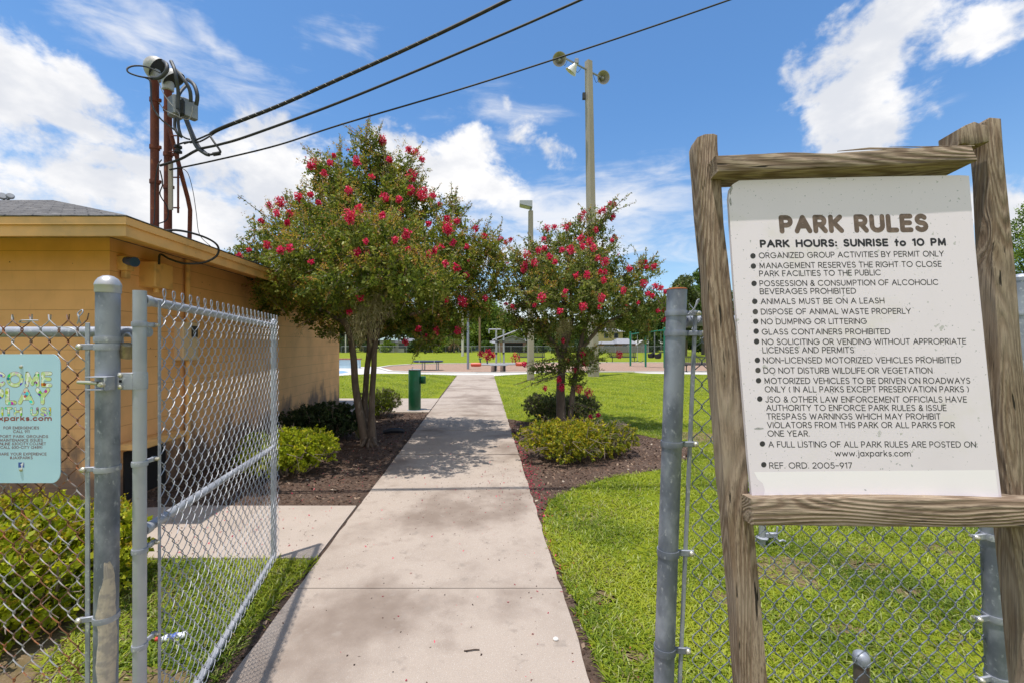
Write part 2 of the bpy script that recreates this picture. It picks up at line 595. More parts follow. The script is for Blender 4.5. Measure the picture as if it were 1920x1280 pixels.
M['post_wood'] = wood_mat('weathered_post_timber', 2, [(.205, .14, .092), (.32, .24, .17), (.10, .064, .042), (.35, .28, .215)])
M['post_green'] = wood_mat('mossy_post_timber', 2, [(.20, .14, .09), (.30, .23, .16), (.10, .066, .043), (.31, .25, .19)], moss=((.12, .11, .022), 2.2, .52))
M['rail_wood'] = wood_mat('weathered_rail_timber', 0, [(.20, .14, .095), (.35, .27, .195), (.09, .06, .042), (.31, .245, .185)])
M['bark'] = pmat('smooth_bark', (.135, .10, .073), rough=.85, var=[(8, (.08, .058, .043), .42, .62, 5), (22, (.25, .20, .155), .58, .72, 4)], stretch=(1, 1, .28), bump=(24, .5, 5, .02))
M['bark_far'] = pmat('tree_bark', (.10, .08, .06), rough=.9)
M['leaf'] = pmat('crape_leaf', (.05, .09, .02), rough=.5, tint=True, transl=.42, spec=.25)
M['leaf_far'] = pmat('far_leaf', (.05, .09, .02), rough=.6, tint=True, transl=.22, spec=.3)
M['petal'] = pmat('crape_petal', (.7, .03, .1), rough=.6, tint=True, transl=.30, spec=.2)
M['moss'] = pmat('hanging_moss_strands', (.22, .22, .15), rough=.9, tint=True, transl=.3, spec=.1)
M['twig'] = pmat('grey_twig', (.24, .19, .15), rough=.9, var=[(20, (.15, .11, .085), .4, .6, 3)])
M['blade'] = pmat('lawn_blade', (.12, .2, .02), rough=.6, tint=True, transl=.36, spec=.28)
M['chip'] = pmat('mulch_chip', (.1, .06, .04), rough=.95, tint=True, spec=.1)

# ------------------------------------------------------------------ ground materials (world-position noise)
def ground_mat(name, base, layers, rough=.95, bump=(80, .5, .01), specks=()):
    m = bpy.data.materials.new(name)
    m.use_nodes = True
    t = NT(m.node_tree)
    m.node_tree.nodes.clear()
    out = t.n('ShaderNodeOutputMaterial')
    bs = t.n('ShaderNodeBsdfPrincipled')
    bs.inputs['Roughness'].default_value = rough
    bs.inputs['Specular IOR Level'].default_value = 0.2
    pos = t.n('ShaderNodeNewGeometry').outputs['Position']
    rgb = t.n('ShaderNodeRGB')
    rgb.outputs[0].default_value = tuple(base) + (1,)
    c = rgb.outputs[0]
    for i, (sc, col, lo, hi, det) in enumerate(layers):
        f, _ = t.noise(t.mapping(pos, loc=(3.1 * i, 7.7 * i, 0)), sc, det, .6)
        c = t.mix(t.ramp(f, lo, hi), c, col)
    for i, (sc, col, r) in enumerate(specks):
        vo = t.n('ShaderNodeTexVoronoi')
        t.link(t.mapping(pos, loc=(i * 2.3, i, 0)), vo.inputs['Vector'])
        vo.inputs['Scale'].default_value = sc
        c = t.mix(t.ramp(vo.outputs['Distance'], r, r * .6), c, col)
    t.link(c, bs.inputs['Base Color'])
    f, _ = t.noise(pos, bump[0], 5, .65)
    b = t.n('ShaderNodeBump')
    b.inputs['Strength'].default_value = bump[1]
    b.inputs['Distance'].default_value = bump[2]
    t.link(f, b.inputs['Height'])
    t.link(b.outputs[0], bs.inputs['Normal'])
    t.link(bs.outputs[0], out.inputs[0])
    return m


M['lawn'] = ground_mat('lawn_ground', (.185, .225, .008), [(.35, (.24, .265, .010), .4, .65, 4), (2.2, (.13, .18, .007), .45, .7, 5), (14, (.27, .29, .015), .5, .72, 4), (55, (.06, .10, .012), .5, .75, 4)], bump=(45, .9, .03))
M['mulch'] = ground_mat('mulch_soil', (.110, .072, .053), [(3, (.150, .104, .078), .42, .7, 5), (38, (.055, .034, .025), .45, .66, 5), (120, (.24, .165, .12), .62, .74, 3)], bump=(70, 1.0, .02), specks=[(26, (.42, .36, .30), .05)])
M['dirt'] = ground_mat('bare_dirt', (.19, .135, .075), [(6, (.14, .105, .045), .4, .65, 5), (40, (.25, .19, .12), .55, .7, 4)], bump=(60, .8, .015), specks=[(30, (.5, .46, .4), .05)])
M['concrete'] = ground_mat('path_concrete', (.395, .325, .268), [(1.1, (.335, .272, .222), .45, .72, 6), (3.2, (.30, .24, .195), .54, .74, 6), (130, (.33, .28, .24), .52, .68, 3), (220, (.56, .51, .46), .60, .70, 2), (.75, (.225, .175, .14), .47, .66, 7), (9, (.29, .24, .20), .58, .72, 6)], bump=(190, .35, .004), specks=[(46, (.12, .09, .07), .045)])
M['pad'] = ground_mat('pad_concrete', (.41, .34, .285), [(1.6, (.345, .285, .235), .45, .72, 6), (130, (.34, .29, .25), .52, .68, 3), (220, (.57, .52, .47), .60, .70, 2)], bump=(190, .35, .004), specks=[(38, (.14, .10, .08), .04)])
M['joint'] = ground_mat('joint_soil', (.075, .05, .038), [(30, (.04, .03, .022), .45, .65, 4)], bump=(80, .8, .01))
M['pale_concrete'] = ground_mat('pale_concrete', (.56, .53, .49), [(.8, (.50, .47, .43), .45, .7, 5)], bump=(60, .2, .004))
M['woodchips'] = ground_mat('play_wood_chips', (.33, .215, .155), [(3, (.38, .255, .19), .4, .65, 4), (12, (.23, .14, .10), .5, .7, 5), (30, (.42, .30, .23), .55, .72, 4)], bump=(20, .9, .05))
M['blue_paint'] = pmat('pale_blue_paint', (.42, .58, .70), rough=.5, var=[(1.5, (.50, .62, .70), .45, .7, 4)])
M['blue_puddle'] = pmat('painted_blue_floor', (.20, .36, .56), rough=.4)
M['brick'] = pmat('brick_cap', (.34, .15, .11), rough=.8, var=[(6, (.26, .11, .08), .45, .6, 3)])


def Lx(Y):
    return -1.419 - .0722 * (Y - 2.195)


def Rx(Y):
    return .388 - .0640 * (Y - 2.195)


def wob(poly, step, amp, rnd):
    out = []
    for i in range(len(poly)):
        a, b = Vector(poly[i][:2]), Vector(poly[(i + 1) % len(poly)][:2])
        n = max(1, int((b - a).length / step))
        for k in range(n):
            p = a.lerp(b, k / n)
            out.append((p.x + rnd.uniform(-amp, amp), p.y + rnd.uniform(-amp, amp)))
    return out


def sheet(name, poly, z, mat, kind='structure', label=None, cat=None):
    mb = MB()
    mb.add([(p[0], p[1], z) for p in poly], [tuple(range(len(poly)))])
    return mb.build(name, mat, smooth=False, kind=kind, label=label, cat=cat)


def pip(x, y, poly):
    inside = np.zeros(len(x), dtype=bool)
    n = len(poly)
    j = n - 1
    for i in range(n):
        xi, yi, xj, yj = poly[i][0], poly[i][1], poly[j][0], poly[j][1]
        if yi != yj:
            c = ((yi > y) != (yj > y)) & (x < (xj - xi) * (y - yi) / (yj - yi) + xi)
            inside ^= c
        j = i
    return inside


R0 = random.Random(7)
# the ground: one sheet to the horizon
g = MB()
g.add([(-900, -60, 0), (900, -60, 0), (900, 1500, 0), (-900, 1500, 0)], [(0, 1, 2, 3)])
g.build('ground', M['lawn'], smooth=False, kind='structure')

# garden beds
bed_r = [G(945, 783), G(985, 790), G(1080, 797), G(1160, 806), G(1235, 822), G(1292, 836), G(1300, 858), G(1238, 880), G(1150, 893), G(1078, 914), G(1034, 936),
         G(1020, 962), G(1022, 1000), G(1046, 1060), G(1078, 1130), G(1135, 1290), G(1160, 1400)]
bed_r = [(p.x, p.y) for p in bed_r] + [(Rx(1.6) - .05, 1.6), (Rx(6) - .05, 6.0), (Rx(10) - .05, 10.0)]
bed_r = wob(bed_r, .12, .022, R0)
sheet('mulch_bed', bed_r, .004, M['mulch'])
WX0, WY0, WS = -4.14, 4.5, -.080          # side wall of the building: start corner and slant


def wall_x(Y):
    return WX0 + WS * (Y - WY0)


bed_l = [(Lx(4.57) + .03, 4.57), (Lx(7) + .03, 7.0), (Lx(10.88) + .03, 10.88), (wall_x(10.9) - .1, 10.9), (wall_x(4.6) - .1, 4.6), (-4.6, 4.55)]
sheet('mulch_bed', bed_l, .004, M['mulch'])
strip = [(Lx(3.5) + .03, 3.47), (Lx(1.2) + .03, 1.2), (Lx(1.2) - .16, 1.2)] + [(p.x, p.y) for p in (G(372, 1290), G(440, 1215), G(515, 1130), G(572, 1075))]
strip = wob(strip, .15, .02, R0)
sheet('mulch_bed', strip, .004, M['mulch'])


def patch(px, py, rx, ry, seed):
    r_ = random.Random(seed)
    c = G(px, py)
    ph = [r_.uniform(0, 6.283) for _ in range(4)]
    return wob([(c.x + rx * math.cos(a) * (1 + .28 * math.sin(2 * a + ph[0]) + .2 * math.sin(5 * a + ph[1])), c.y + ry * math.sin(a) * (1 + .25 * math.sin(3 * a + ph[2]) + .15 * math.sin(7 * a + ph[3]))) for a in np.linspace(0, 6.283, 60)[:-1]], .03, .022, r_)


WORN = [patch(1465, 1070, .24, .22, 1), patch(1360, 1120, .10, .09, 2), patch(1130, 1120, .07, .08, 3), patch(1620, 1060, .16, .08, 4), patch(1760, 1030, .12, .10, 5), patch(1325, 820, .7, .4, 6), patch(1580, 1180, .12, .06, 7), patch(1700, 1110, .09, .06, 8), patch(1200, 1230, .09, .05, 9)]
for q_ in WORN:
    sheet('bare_ground', q_, .003, M['dirt'])
bare1 = WORN[0]
bare2 = [(-1.85 + .45 * math.cos(a) * (1 + .2 * math.sin(3 * a)), 1.92 + .38 * math.sin(a)) for a in np.linspace(0, 6.283, 40)[:-1]]
sheet('bare_ground', wob(bare2, .05, .025, R0), .003, M['dirt'])
hedge_soil = [(-4.3, 1.75), (-2.05, 1.75), (-2.35, 3.3), (-4.6, 3.35)]
sheet('hedge_bed', wob(hedge_soil, .2, .04, R0), .002, M['dirt'])

# the concrete path: slabs with open joints over a soil strip
pm = MB()
js = [-.9, 1.15, 3.01, 4.65, 6.69, 8.55, 10.4, 12.2, 13.95, 16.0, 18.1, 20.1, 22.1, 24.15]
for a, b in zip(js[:-1], js[1:]):
    def joint(v):
        return .015 if abs(v - 6.69) < .01 else .0035 if v < 6 else .009
    gap, ga = joint(b), joint(a)
    dz = R0.uniform(-.002, .002)
    n = 14
    left = [Vector((Lx(a + ga + (b - gap - a - ga) * k / n) + R0.uniform(-.006, .006), a + ga + (b - gap - a - ga) * k / n, .022 + dz)) for k in range(n + 1)]
    right = [Vector((Rx(a + ga + (b - gap - a - ga) * k / n) + R0.uniform(-.009, .009), a + ga + (b - gap - a - ga) * k / n, .022 + dz)) for k in range(n + 1)]
    pm.prism(left[::-1] + right, (0, 0, -.09))
path = pm.build('path', M['concrete'], smooth=False, kind='structure')
sheet('path_bedding', [(Lx(-1) - .06, -1), (Rx(-1), -1), (Rx(24) - .0, 24.1), (Lx(24) - .06, 24.1)], .007, M['joint'])

pd = MB()
pd.prism([(-6.5, 3.45, .018), (Lx(3.45) - .035, 3.45, .018), (Lx(4.57) - .035, 4.57, .018), (-3.35, 4.57, .018), (-3.36, 4.56, .018), (-6.5, 4.2, .018)], (0, 0, -.09))
pd.build('walkway_pad', M['pad'], smooth=False, kind='structure')
fs = MB()
fs.prism([(-4.55, 10.9, .016), (Lx(10.9) - .03, 10.9, .016), (Lx(13.67) - .03, 13.67, .016), (-8, 13.67, .016), (-8, 12.4, .016), (-4.7, 12.4, .016)], (0, 0, -.09))
fs.build('fountain_slab', M['pad'], smooth=False, kind='structure')

# playground surface, its kerb and the walk round it
chip_px = [(713, 689.5), (737, 696), (790, 698), (900, 698.8), (1010, 697.6), (1087, 697.4), (1217, 697), (1330, 696.5), (1500, 695), (1560, 688), (1500, 681), (1330, 680), (1100, 680), (900, 681.3), (832, 682), (770, 683.6), (735, 686)]
chips = [(G(*p).x, G(*p).y) for p in chip_px]
sheet('play_surface', chips, .012, M['woodchips'])
cen = Vector((3, 32))
kb = MB()
for i in range(len(chips)):
    a, b = Vector(chips[i]), Vector(chips[(i + 1) % len(chips)])
    na, nb = (a - cen).normalized() * .32, (b - cen).normalized() * .32
    if 3 <= i <= 6:
        na, nb = na * .6, nb * .6
    kb.prism([(a.x, a.y, .07), (b.x, b.y, .07), (b.x + nb.x, b.y + nb.y, .07), (a.x + na.x, a.y + na.y, .07)], (0, 0, -.12))
kb.build('play_kerb', M['pale_concrete'], smooth=False, kind='structure')
w1 = [(560, 706), (633, 704), (703, 699.6), (770, 700.2), (853, 703), (895, 704.2), (928, 704.2), (960, 701.8), (1010, 699.2), (1010, 697), (900, 698), (790, 697.2), (737, 695), (713, 688.5), (705, 686.6), (660, 688), (560, 688)]
walk1 = [(G(*p).x, G(*p).y) for p in w1]
sheet('play_walkway', walk1, .008, M['pale_concrete'])
w2 = [(1190, 697.9), (1215, 699.6), (1330, 701.5), (1420, 703), (1560, 700), (1560, 692), (1190, 696.6)]
walk2 = [(G(*p).x, G(*p).y) for p in w2]
sheet('play_walkway', walk2, .008, M['pale_concrete'])
sheet('splash_floor', [(G(*p).x, G(*p).y) for p in ((600, 701), (640, 699.5), (654, 697), (645, 695), (600, 694))], .014, M['blue_puddle'])

# ------------------------------------------------------------------ lawn blades (nobody could count them)
def grass(name, n, x0, x1, y0, y1, hl, hw, seed, excl, keep=None, lay=.58, thin=None):
    r = np.random.default_rng(seed)
    x = r.uniform(x0, x1, n)
    y = r.uniform(y0, y1, n)
    ok = np.ones(n, bool)
    ok &= (np.abs(x) < y * 1.7 + 1.2)
    ok &= ~((x > Lx(y) - .01) & (x < Rx(y) + .015))
    for pl in excl:
        ok &= ~pip(x, y, pl)
    if keep is not None:
        ok &= pip(x, y, keep)
    if thin is not None:
        ok &= r.random(n) < thin(x, y)
    x, y = x[ok], y[ok]
    n = len(x)
    az = r.uniform(0, 2 * np.pi, n)
    el = np.clip(r.normal(lay, .35, n), .1, 1.5)
    L = hl * r.uniform(.55, 1.35, n)
    W = hw * r.uniform(.7, 1.3, n)
    dx, dy, dz = np.cos(az) * np.cos(el), np.sin(az) * np.cos(el), np.sin(el)
    sx, sy = -np.sin(az), np.cos(az)
    base = np.stack([x, y, np.full(n, -.002)], 1)
    d = np.stack([dx, dy, dz], 1)
    d2 = np.stack([dx * 1.35, dy * 1.35, dz * .45], 1)
    s = np.stack([sx, sy, np.zeros(n)], 1)
    mid = base + d * (L * .55)[:, None]
    tip = mid + d2 * (L * .5)[:, None]
    v = np.empty((n, 4, 3))
    v[:, 0] = base
    v[:, 1] = mid - s * (W / 2)[:, None]
    v[:, 2] = tip
    v[:, 3] = mid + s * (W / 2)[:, None]
    a = np.array([.235, .310, .020])
    b = np.array([.370, .400, .034])
    c = np.array([.095, .150, .012])
    straw = np.array([.30, .25, .10])
    patch = (np.sin(x * 2.3 + 1.3 * np.sin(y * 1.7)) * np.cos(y * 1.9 + np.sin(x * 1.1)) * .25 + .5 + .18 * np.sin(x * 5.1 + y * 3.3))
    k = np.clip(.5 + (patch - .5) * 1.5 + r.normal(0, .28, n), 0, 1)[:, None]
    col = np.where(k > .5, a + (b - a) * (k - .5) * 2, c + (a - c) * k * 2)
    st = r.random(n) < .045 + .26 * np.clip(np.sin(x * 1.7 + 4 * np.sin(y * .9)) * np.sin(y * 2.3 + x) - .3, 0, 1)
    col[st] = straw * r.uniform(.7, 1.1, (st.sum(), 1))
    pale = r.random(n) < .10
    col[pale] = np.array([.42, .45, .17]) * r.uniform(.7, 1.15, (pale.sum(), 1))
    return np_mesh(name, v, 4, M['blade'], color=col, kind='stuff', label='short bright green lawn grass', cat='grass')


EX = [bed_r, hedge_soil]


def thin_r(x, y):
    # bare, worn spots in the near lawn
    f = np.sin(x * 3.1 + 2 * np.sin(y * 1.3)) * np.sin(y * 3.7 + 1.1 * np.sin(x * 2.2))
    k = np.clip(1.0 - np.clip(f - .35, 0, 1) * 1.4, .3, 1)
    for q_ in WORN:
        k = np.where(pip(x, y, q_), .32, k)
    return k


grass('lawn_grass', 150000, .3, 7.6, 1.15, 4.2, .060, .0068, 11, EX, thin=thin_r)
grass('lawn_grass', 215000, .1, 15, 4.2, 9.5, .068, .0085, 12, EX, thin=thin_r)
grass('lawn_grass', 130000, -.9, 24, 9.5, 24.2, .080, .013, 13, EX + [walk1, walk2])
grass('lawn_grass', 42000, -12, -2.6, 13.7, 24.6, .080, .013, 14, [walk1])
tri = [(-3.9, 3.44)] + [(p.x, p.y) for p in (G(597, 1051), G(574, 1078), G(518, 1134), G(446, 1218), G(405, 1300))] + [(-1.4, 1.70), (-1.9, 1.80), (-2.5, 2.3), (-2.75, 3.1)]
grass('lawn_grass', 34000, -4, -1.2, 1.6, 3.5, .064, .0085, 15, [], keep=tri, thin=lambda x, y: np.where(pip(x, y, bare2), .22, 1.0))
fring = [(Rx(1.2) + .10, 1.2)] + bed_r[:0]

# mulch chips and fallen petals
def litter(name, n, poly_fn, cols, size, seed, mat, z, label, cat, weights=None):
    r = np.random.default_rng(seed)
    x, y = poly_fn(r, n)
    n = len(x)
    az = r.uniform(0, 6.283, n)
    tl = r.normal(0, .35, (n, 2))
    L = size * r.uniform(.4, 1.5, n)
    W = L * r.uniform(.25, .8, n)
    u = np.stack([np.cos(az), np.sin(az), tl[:, 0]], 1)
    w = np.stack([-np.sin(az), np.cos(az), tl[:, 1]], 1)
    zz = z(x, y) if callable(z) else np.full(n, z)
    c = np.stack([x, y, zz + .25 * L * np.abs(tl[:, 0]) + .25 * W * np.abs(tl[:, 1]) + .001], 1)
    v = np.empty((n, 4, 3))
    for i, (p, q) in enumerate(((-.5, -.4), (.5, -.5), (.45, .5), (-.5, .4))):
        v[:, i] = c + u * (p * L)[:, None] + w * (q * W)[:, None]
    ci = r.choice(len(cols), n, p=weights)
    col = np.array(cols)[ci] * r.uniform(.7, 1.25, (n, 1))
    return np_mesh(name, v, 4, mat, color=col, kind='stuff', label=label, cat=cat)


def in_polys(polys, box):
    def fn(r, n):
        x = r.uniform(box[0], box[1], n)
        y = r.uniform(box[2], box[3], n)
        ok = np.zeros(n, bool)
        for p in polys:
            ok |= pip(x, y, p)
        ok &= ~((x > Lx(y)) & (x < Rx(y)))
        return x[ok], y[ok]
    return fn


litter('mulch_chips', 52000, in_polys([bed_l, bed_r, strip], (-5, 4, 1.2, 11)), [(.10, .06, .042), (.16, .10, .07), (.055, .034, .025), (.24, .17, .12), (.40, .33, .26)], .026, 21, M['chip'], .004, 'brown bark chips scattered over the garden beds', 'mulch', [.36, .30, .2, .12, .02])


def path_pts(r, n):
    y = np.where(r.random(n) < .7, r.normal(4.9, 1.25, n), r.uniform(1.3, 12, n))
    t = r.random(n) ** np.where(r.random(n) < .5, .45, 1.0)
    x = Lx(y) + (Rx(y) - Lx(y)) * t
    ok = (y > 1.2) & (y < 13)
    return x[ok], y[ok]


litter('fallen_petals', 300, path_pts, [(.55, .03, .09), (.65, .08, .14), (.30, .02, .05)], .013, 22, M['petal'], .0225, 'pink petals dropped on the concrete path', 'petals')
litter('dry_debris', 1200, path_pts, [(.10, .06, .045), (.16, .09, .07), (.05, .034, .028)], .0085, 23, M['chip'], .0225, 'small brown seed husks scattered on the path', 'debris')


def edge_pts(r, n):
    y = r.normal(6.0, 1.5, n)
    x = Rx(y) + np.abs(r.normal(0.02, .10, n))
    ok = (y > 2) & (y < 9.5)
    return x[ok], y[ok]


litter('fallen_petals', 900, edge_pts, [(.55, .03, .09), (.62, .06, .12), (.28, .02, .05)], .014, 24, M['petal'], .008, 'pink petals lying along the bed beside the path', 'petals')


def bed_pts(r, n):
    y = r.uniform(4.7, 9.5, n)
    x = Lx(y) - np.abs(r.normal(.3, .7, n))
    ok = x > wall_x(y) + .3
    return x[ok], y[ok]


litter('fallen_petals', 260, bed_pts, [(.5, .04, .09), (.60, .12, .14)], .013, 25, M['petal'], .010, 'pink petals on the mulch by the building', 'petals')
litter('fallen_petals', 220, lambda r, n: (r.uniform(-3.3, -1.75, n), r.uniform(3.5, 4.5, n)), [(.5, .04, .09), (.10, .05, .04)], .012, 26, M['petal'], .0185, 'pink petals and husks on the side pad', 'petals')

# ------------------------------------------------------------------ building
SOF, FAS = 2.63, 2.79                   # underside and top of the fascia
EY, EX0 = 3.77, -3.33                   # front eave distance, side eave start


def eave_x(Y):
    return EX0 + WS * (Y - EY)


BLD = thing('park_building', (-6, 4.5, 0), 'tan painted concrete block building with shallow grey shingle roof', 'building')
YE = 12.0
wb = MB()
wb.prism([(-14, WY0, 0), (WX0, WY0, 0), (wall_x(YE), YE, 0), (-14, YE, 0)], (0, 0, 2.95))
wb.build('wall', M['wall'], BLD, smooth=False)
# roof: hip with boxed eaves
RZ = 3.66
ye2 = YE + .8
c1, c2 = Vector((eave_x(EY), EY, FAS)), Vector((eave_x(ye2), ye2, FAS))
h1, h2 = Vector((-6.3, 6.0, RZ)), Vector((-6.9, 10.6, RZ))
rm = MB()
e = .03
up = Vector((0, 0, .012))
rm.add([(-14.8, EY - e, FAS + .012), (c1.x + e, EY - e, FAS + .012), h1 + up, (-14.8, 6.0, RZ + .012)], [(0, 1, 2, 3)])
rm.add([(c1.x + e, EY - e, FAS + .012), (c2.x + e, c2.y + e, FAS + .012), h2 + up, h1 + up], [(0, 1, 2, 3)])
rm.add([(c2.x + e, c2.y + e, FAS + .012), (-14.8, ye2 + e, FAS + .012), (-14.8, 10.6, RZ + .012), h2 + up], [(0, 1, 2, 3)])
rm.add([(-14.8, 6.0, RZ + .012), h1 + up, h2 + up, (-14.8, 10.6, RZ + .012)], [(0, 1, 2, 3)])
# thick shingle edge
rm.prism([(-14.8, EY - e, FAS + .004), (c1.x + e, EY - e, FAS + .004), (c2.x + e, ye2, FAS + .004), (-14.8, ye2, FAS + .004)], (0, 0, .007))


def shingle_mat():
    m = bpy.data.materials.new('roof_shingles')
    m.use_nodes = True
    t = NT(m.node_tree)
    bs = m.node_tree.nodes['Principled BSDF']
    bs.inputs['Roughness'].default_value = .95
    pos = t.n('ShaderNodeNewGeometry').outputs['Position']
    sep = t.n('ShaderNodeSeparateXYZ')
    t.link(pos, sep.inputs[0])
    cmb = t.n('ShaderNodeCombineXYZ')
    wob_, _ = t.noise(pos, 9, 3)
    t.link(t.math('ADD', sep.outputs[0], sep.outputs[1]), cmb.inputs[0])
    t.link(t.math('ADD', t.math('MULTIPLY', sep.outputs[2], 2.6), t.math('MULTIPLY', wob_, .05)), cmb.inputs[1])
    br = t.n('ShaderNodeTexBrick')
    t.link(cmb.outputs[0], br.inputs['Vector'])
    br.inputs['Scale'].default_value = 1
    br.inputs['Brick Width'].default_value = .24
    br.inputs['Row Height'].default_value = .14
    br.inputs['Mortar Size'].default_value = .008
    br.inputs['Color1'].default_value = (.115, .108, .105, 1)
    br.inputs['Color2'].default_value = (.19, .18, .175, 1)
    br.inputs['Mortar'].default_value = (.035, .033, .033, 1)
    br.inputs['Bias'].default_value = -.1
    f, _ = t.noise(t.mapping(pos, scale=(1, 1, 9)), 7, 6, .7)
    c = t.mix(t.ramp(f, .46, .66), br.outputs['Color'], (.30, .28, .265))
    f3, _ = t.noise(t.mapping(pos, loc=(3, 3, 3), scale=(1, 1, 11)), 9, 6, .7)
    c = t.mix(t.ramp(f3, .54, .66), c, (.045, .042, .042))
    f2, _ = t.noise(pos, 160, 2)
    c = t.mix(t.math('MULTIPLY', t.ramp(f2, .4, .7), .4), c, (.06, .055, .055))
    t.link(c, bs.inputs['Base Color'])
    b = t.n('ShaderNodeBump')
    b.inputs['Strength'].default_value = .8
    b.inputs['Distance'].default_value = .02
    t.link(t.math('SUBTRACT', f2, t.math('MULTIPLY', br.outputs['Fac'], 2)), b.inputs['Height'])
    t.link(b.outputs[0], bs.inputs['Normal'])
    return m


M['shingle'] = shingle_mat()
roof = rm.build('roof', M['shingle'], BLD, smooth=False)
# fascia boards: an upper board standing proud of a lower one
fb = MB()
for (z0, z1, o) in ((2.725, FAS, .022), (SOF, 2.728, 0.0)):
    t_ = .03
    fb.prism([(-14.8, EY - o, z0), (c1.x + o, EY - o, z0), (c2.x + o, ye2 + o, z0), (c2.x - t_, ye2 + o, z0), (c1.x - t_, EY + t_, z0), (-14.8, EY + t_, z0)], (0, 0, z1 - z0))
fb.build('fascia', M['trim'], BLD, smooth=False)
sf = MB()
sf.add([(-14.8, EY + .03, SOF + .02), (c1.x - .03, EY + .03, SOF + .02), (WX0, WY0, 2.80), (-14.8, WY0, 2.80)], [(0, 1, 2, 3)])
sf.add([(c1.x - .03, EY + .03, SOF + .02), (c2.x - .03, ye2, SOF + .02), (wall_x(YE), YE, 2.80), (WX0, WY0, 2.80)], [(0, 1, 2, 3)])
sf.build('soffit', M['soffit'], BLD, smooth=False)


def on_side(px, dz_py=None, out=0.0):
    """Distance at which the side wall (moved out by `out`) is seen in photo column px."""
    k = (px - CX) / F
    return (WX0 + out - WS * WY0) / (k - WS)


def side_box(px0, px1, py0, py1, dep, mat, name, parent=BLD):
    ya, yb = on_side(px0, out=dep), on_side(px1, out=dep)
    ym = (ya + yb) / 2
    z1, z0 = CH - (py0 - HY) / F * ym, CH - (py1 - HY) / F * ym
    mb = MB()
    mb.box((wall_x(ym) + dep / 2 - .01, ym, (z0 + z1) / 2), (dep + .02, yb - ya, z1 - z0), rot=-math.atan(WS), bev=.008)
    return mb.build(name, mat, parent), ym, z0, z1


# wall lamp with a blue lens
bx, ym, z0, z1 = side_box(237, 252, 481, 508, .10, M['trim2'], 'wall_lamp')
lm = MB()
lm.tube([(wall_x(ym) + .08, ym - .02, z1 - .05), (wall_x(ym) + .19, ym - .05, z1 - .07)], [.045, .052], 14)
lm.build('lens', pmat('blue_glass', (.02, .055, .19), rough=.25), bx)
lm = MB()
lm.box((wall_x(ym) + .05, ym, z0 - .04), (.06, .06, .08), bev=.006)
lm.build('sensor', M['trim2'], bx)
bx, ym, z0, z1 = side_box(290, 324, 494, 541, .17, M['trim2'], 'conduit_box')
k2 = MB()
k2.tube([(wall_x(ym) + .08, ym, z0 + .01), (wall_x(ym) + .08, ym, z0 - .05)], .03, 10)
k2.build('hub', M['trim2'], bx)
yc = on_side(352, out=.05)
cp = MB()
cp.tube([(wall_x(yc) + .05, yc, 2.78), (wall_x(yc) + .05, yc, .35)], .03, 12)
cp.build('conduit', M['trim2'], BLD)
# panel behind the gate with a keypad
bx, ym, z0, z1 = side_box(343, 372, 604, 675, .11, M['panel'], 'meter_panel')
kp = MB()
kp.box((wall_x(ym) + .115, ym + .06, z1 - .12), (.02, .10, .14), rot=-math.atan(WS))
kp.build('keypad', M['dark'], bx)
# low hatch near the corner: flat panel coloured as shade, painted ledge over it
ya, yb = on_side(246, out=.04), on_side(500, out=.02)
hb = MB()
hb.box((wall_x(4.95) + .10, 4.95, .62), (.30, .75, .07), rot=-math.atan(WS), bev=.01)
hb.build('hatch_ledge', M['trim2'], BLD)
hb = MB()
hb.box((wall_x(4.98) + .006, 4.98, .29), (.02, .62, .52), rot=-math.atan(WS))
hb.build('hatch_shade_panel', M['cavity_shade'], BLD)
# loop of cable from roof edge under the eave
lc = MB()
pts = [P(283, 437, 4.2), P(330, 432, 4.35), P(375, 442, 4.55), P(402, 455, 4.7), P(410, 468, 4.75), P(404, 482, 4.75), P(380, 493, 4.7), P(345, 494, 4.65), P(318, 486, 4.7), P(304, 478, 4.75), P(299, 480, 4.72), P(298, 496, 4.7)]


def smooth_pts(p, n=6):
    out = []
    m = len(p)
    for i in range(m - 1):
        p0, p1, p2, p3 = p[max(i - 1, 0)], p[i], p[i + 1], p[min(i + 2, m - 1)]
        for k in range(n):
            t = k / n
            out.append(.5 * ((2 * p1) + (p2 - p0) * t + (2 * p0 - 5 * p1 + 4 * p2 - p3) * t * t + (3 * p1 - p0 - 3 * p2 + p3) * t ** 3))
    out.append(p[-1])
    return out


lc.tube(smooth_pts(pts), .011, 6)
lc.build('eave_cable', M['cable'], BLD)
# small roof floodlights at far left
rl = thing('roof_floodlight', P(12, 372, 6.3), 'pair of small grey floodlights on the roof ridge at the left edge', 'floodlight')
for (px, r_) in ((4, .055), (19, .045)):
    c = P(px, 369, 6.3)
    q = MB()
    q.lathe([(.012, -.05), (r_, .0), (r_, .02), (r_ * .8, .03), (.01, .03)], c, (.7, -.5, .35), 14)
    q.build('lamp_head', M['box_grey'], rl)
q = MB()
q.tube([P(4, 372, 6.3), P(11, 378, 6.3), P(19, 372, 6.3)], .012, 6)
q.tube([P(11, 378, 6.3), P(11, 384, 6.3)], .014, 6)
q.build('bracket', M['dark'], rl)

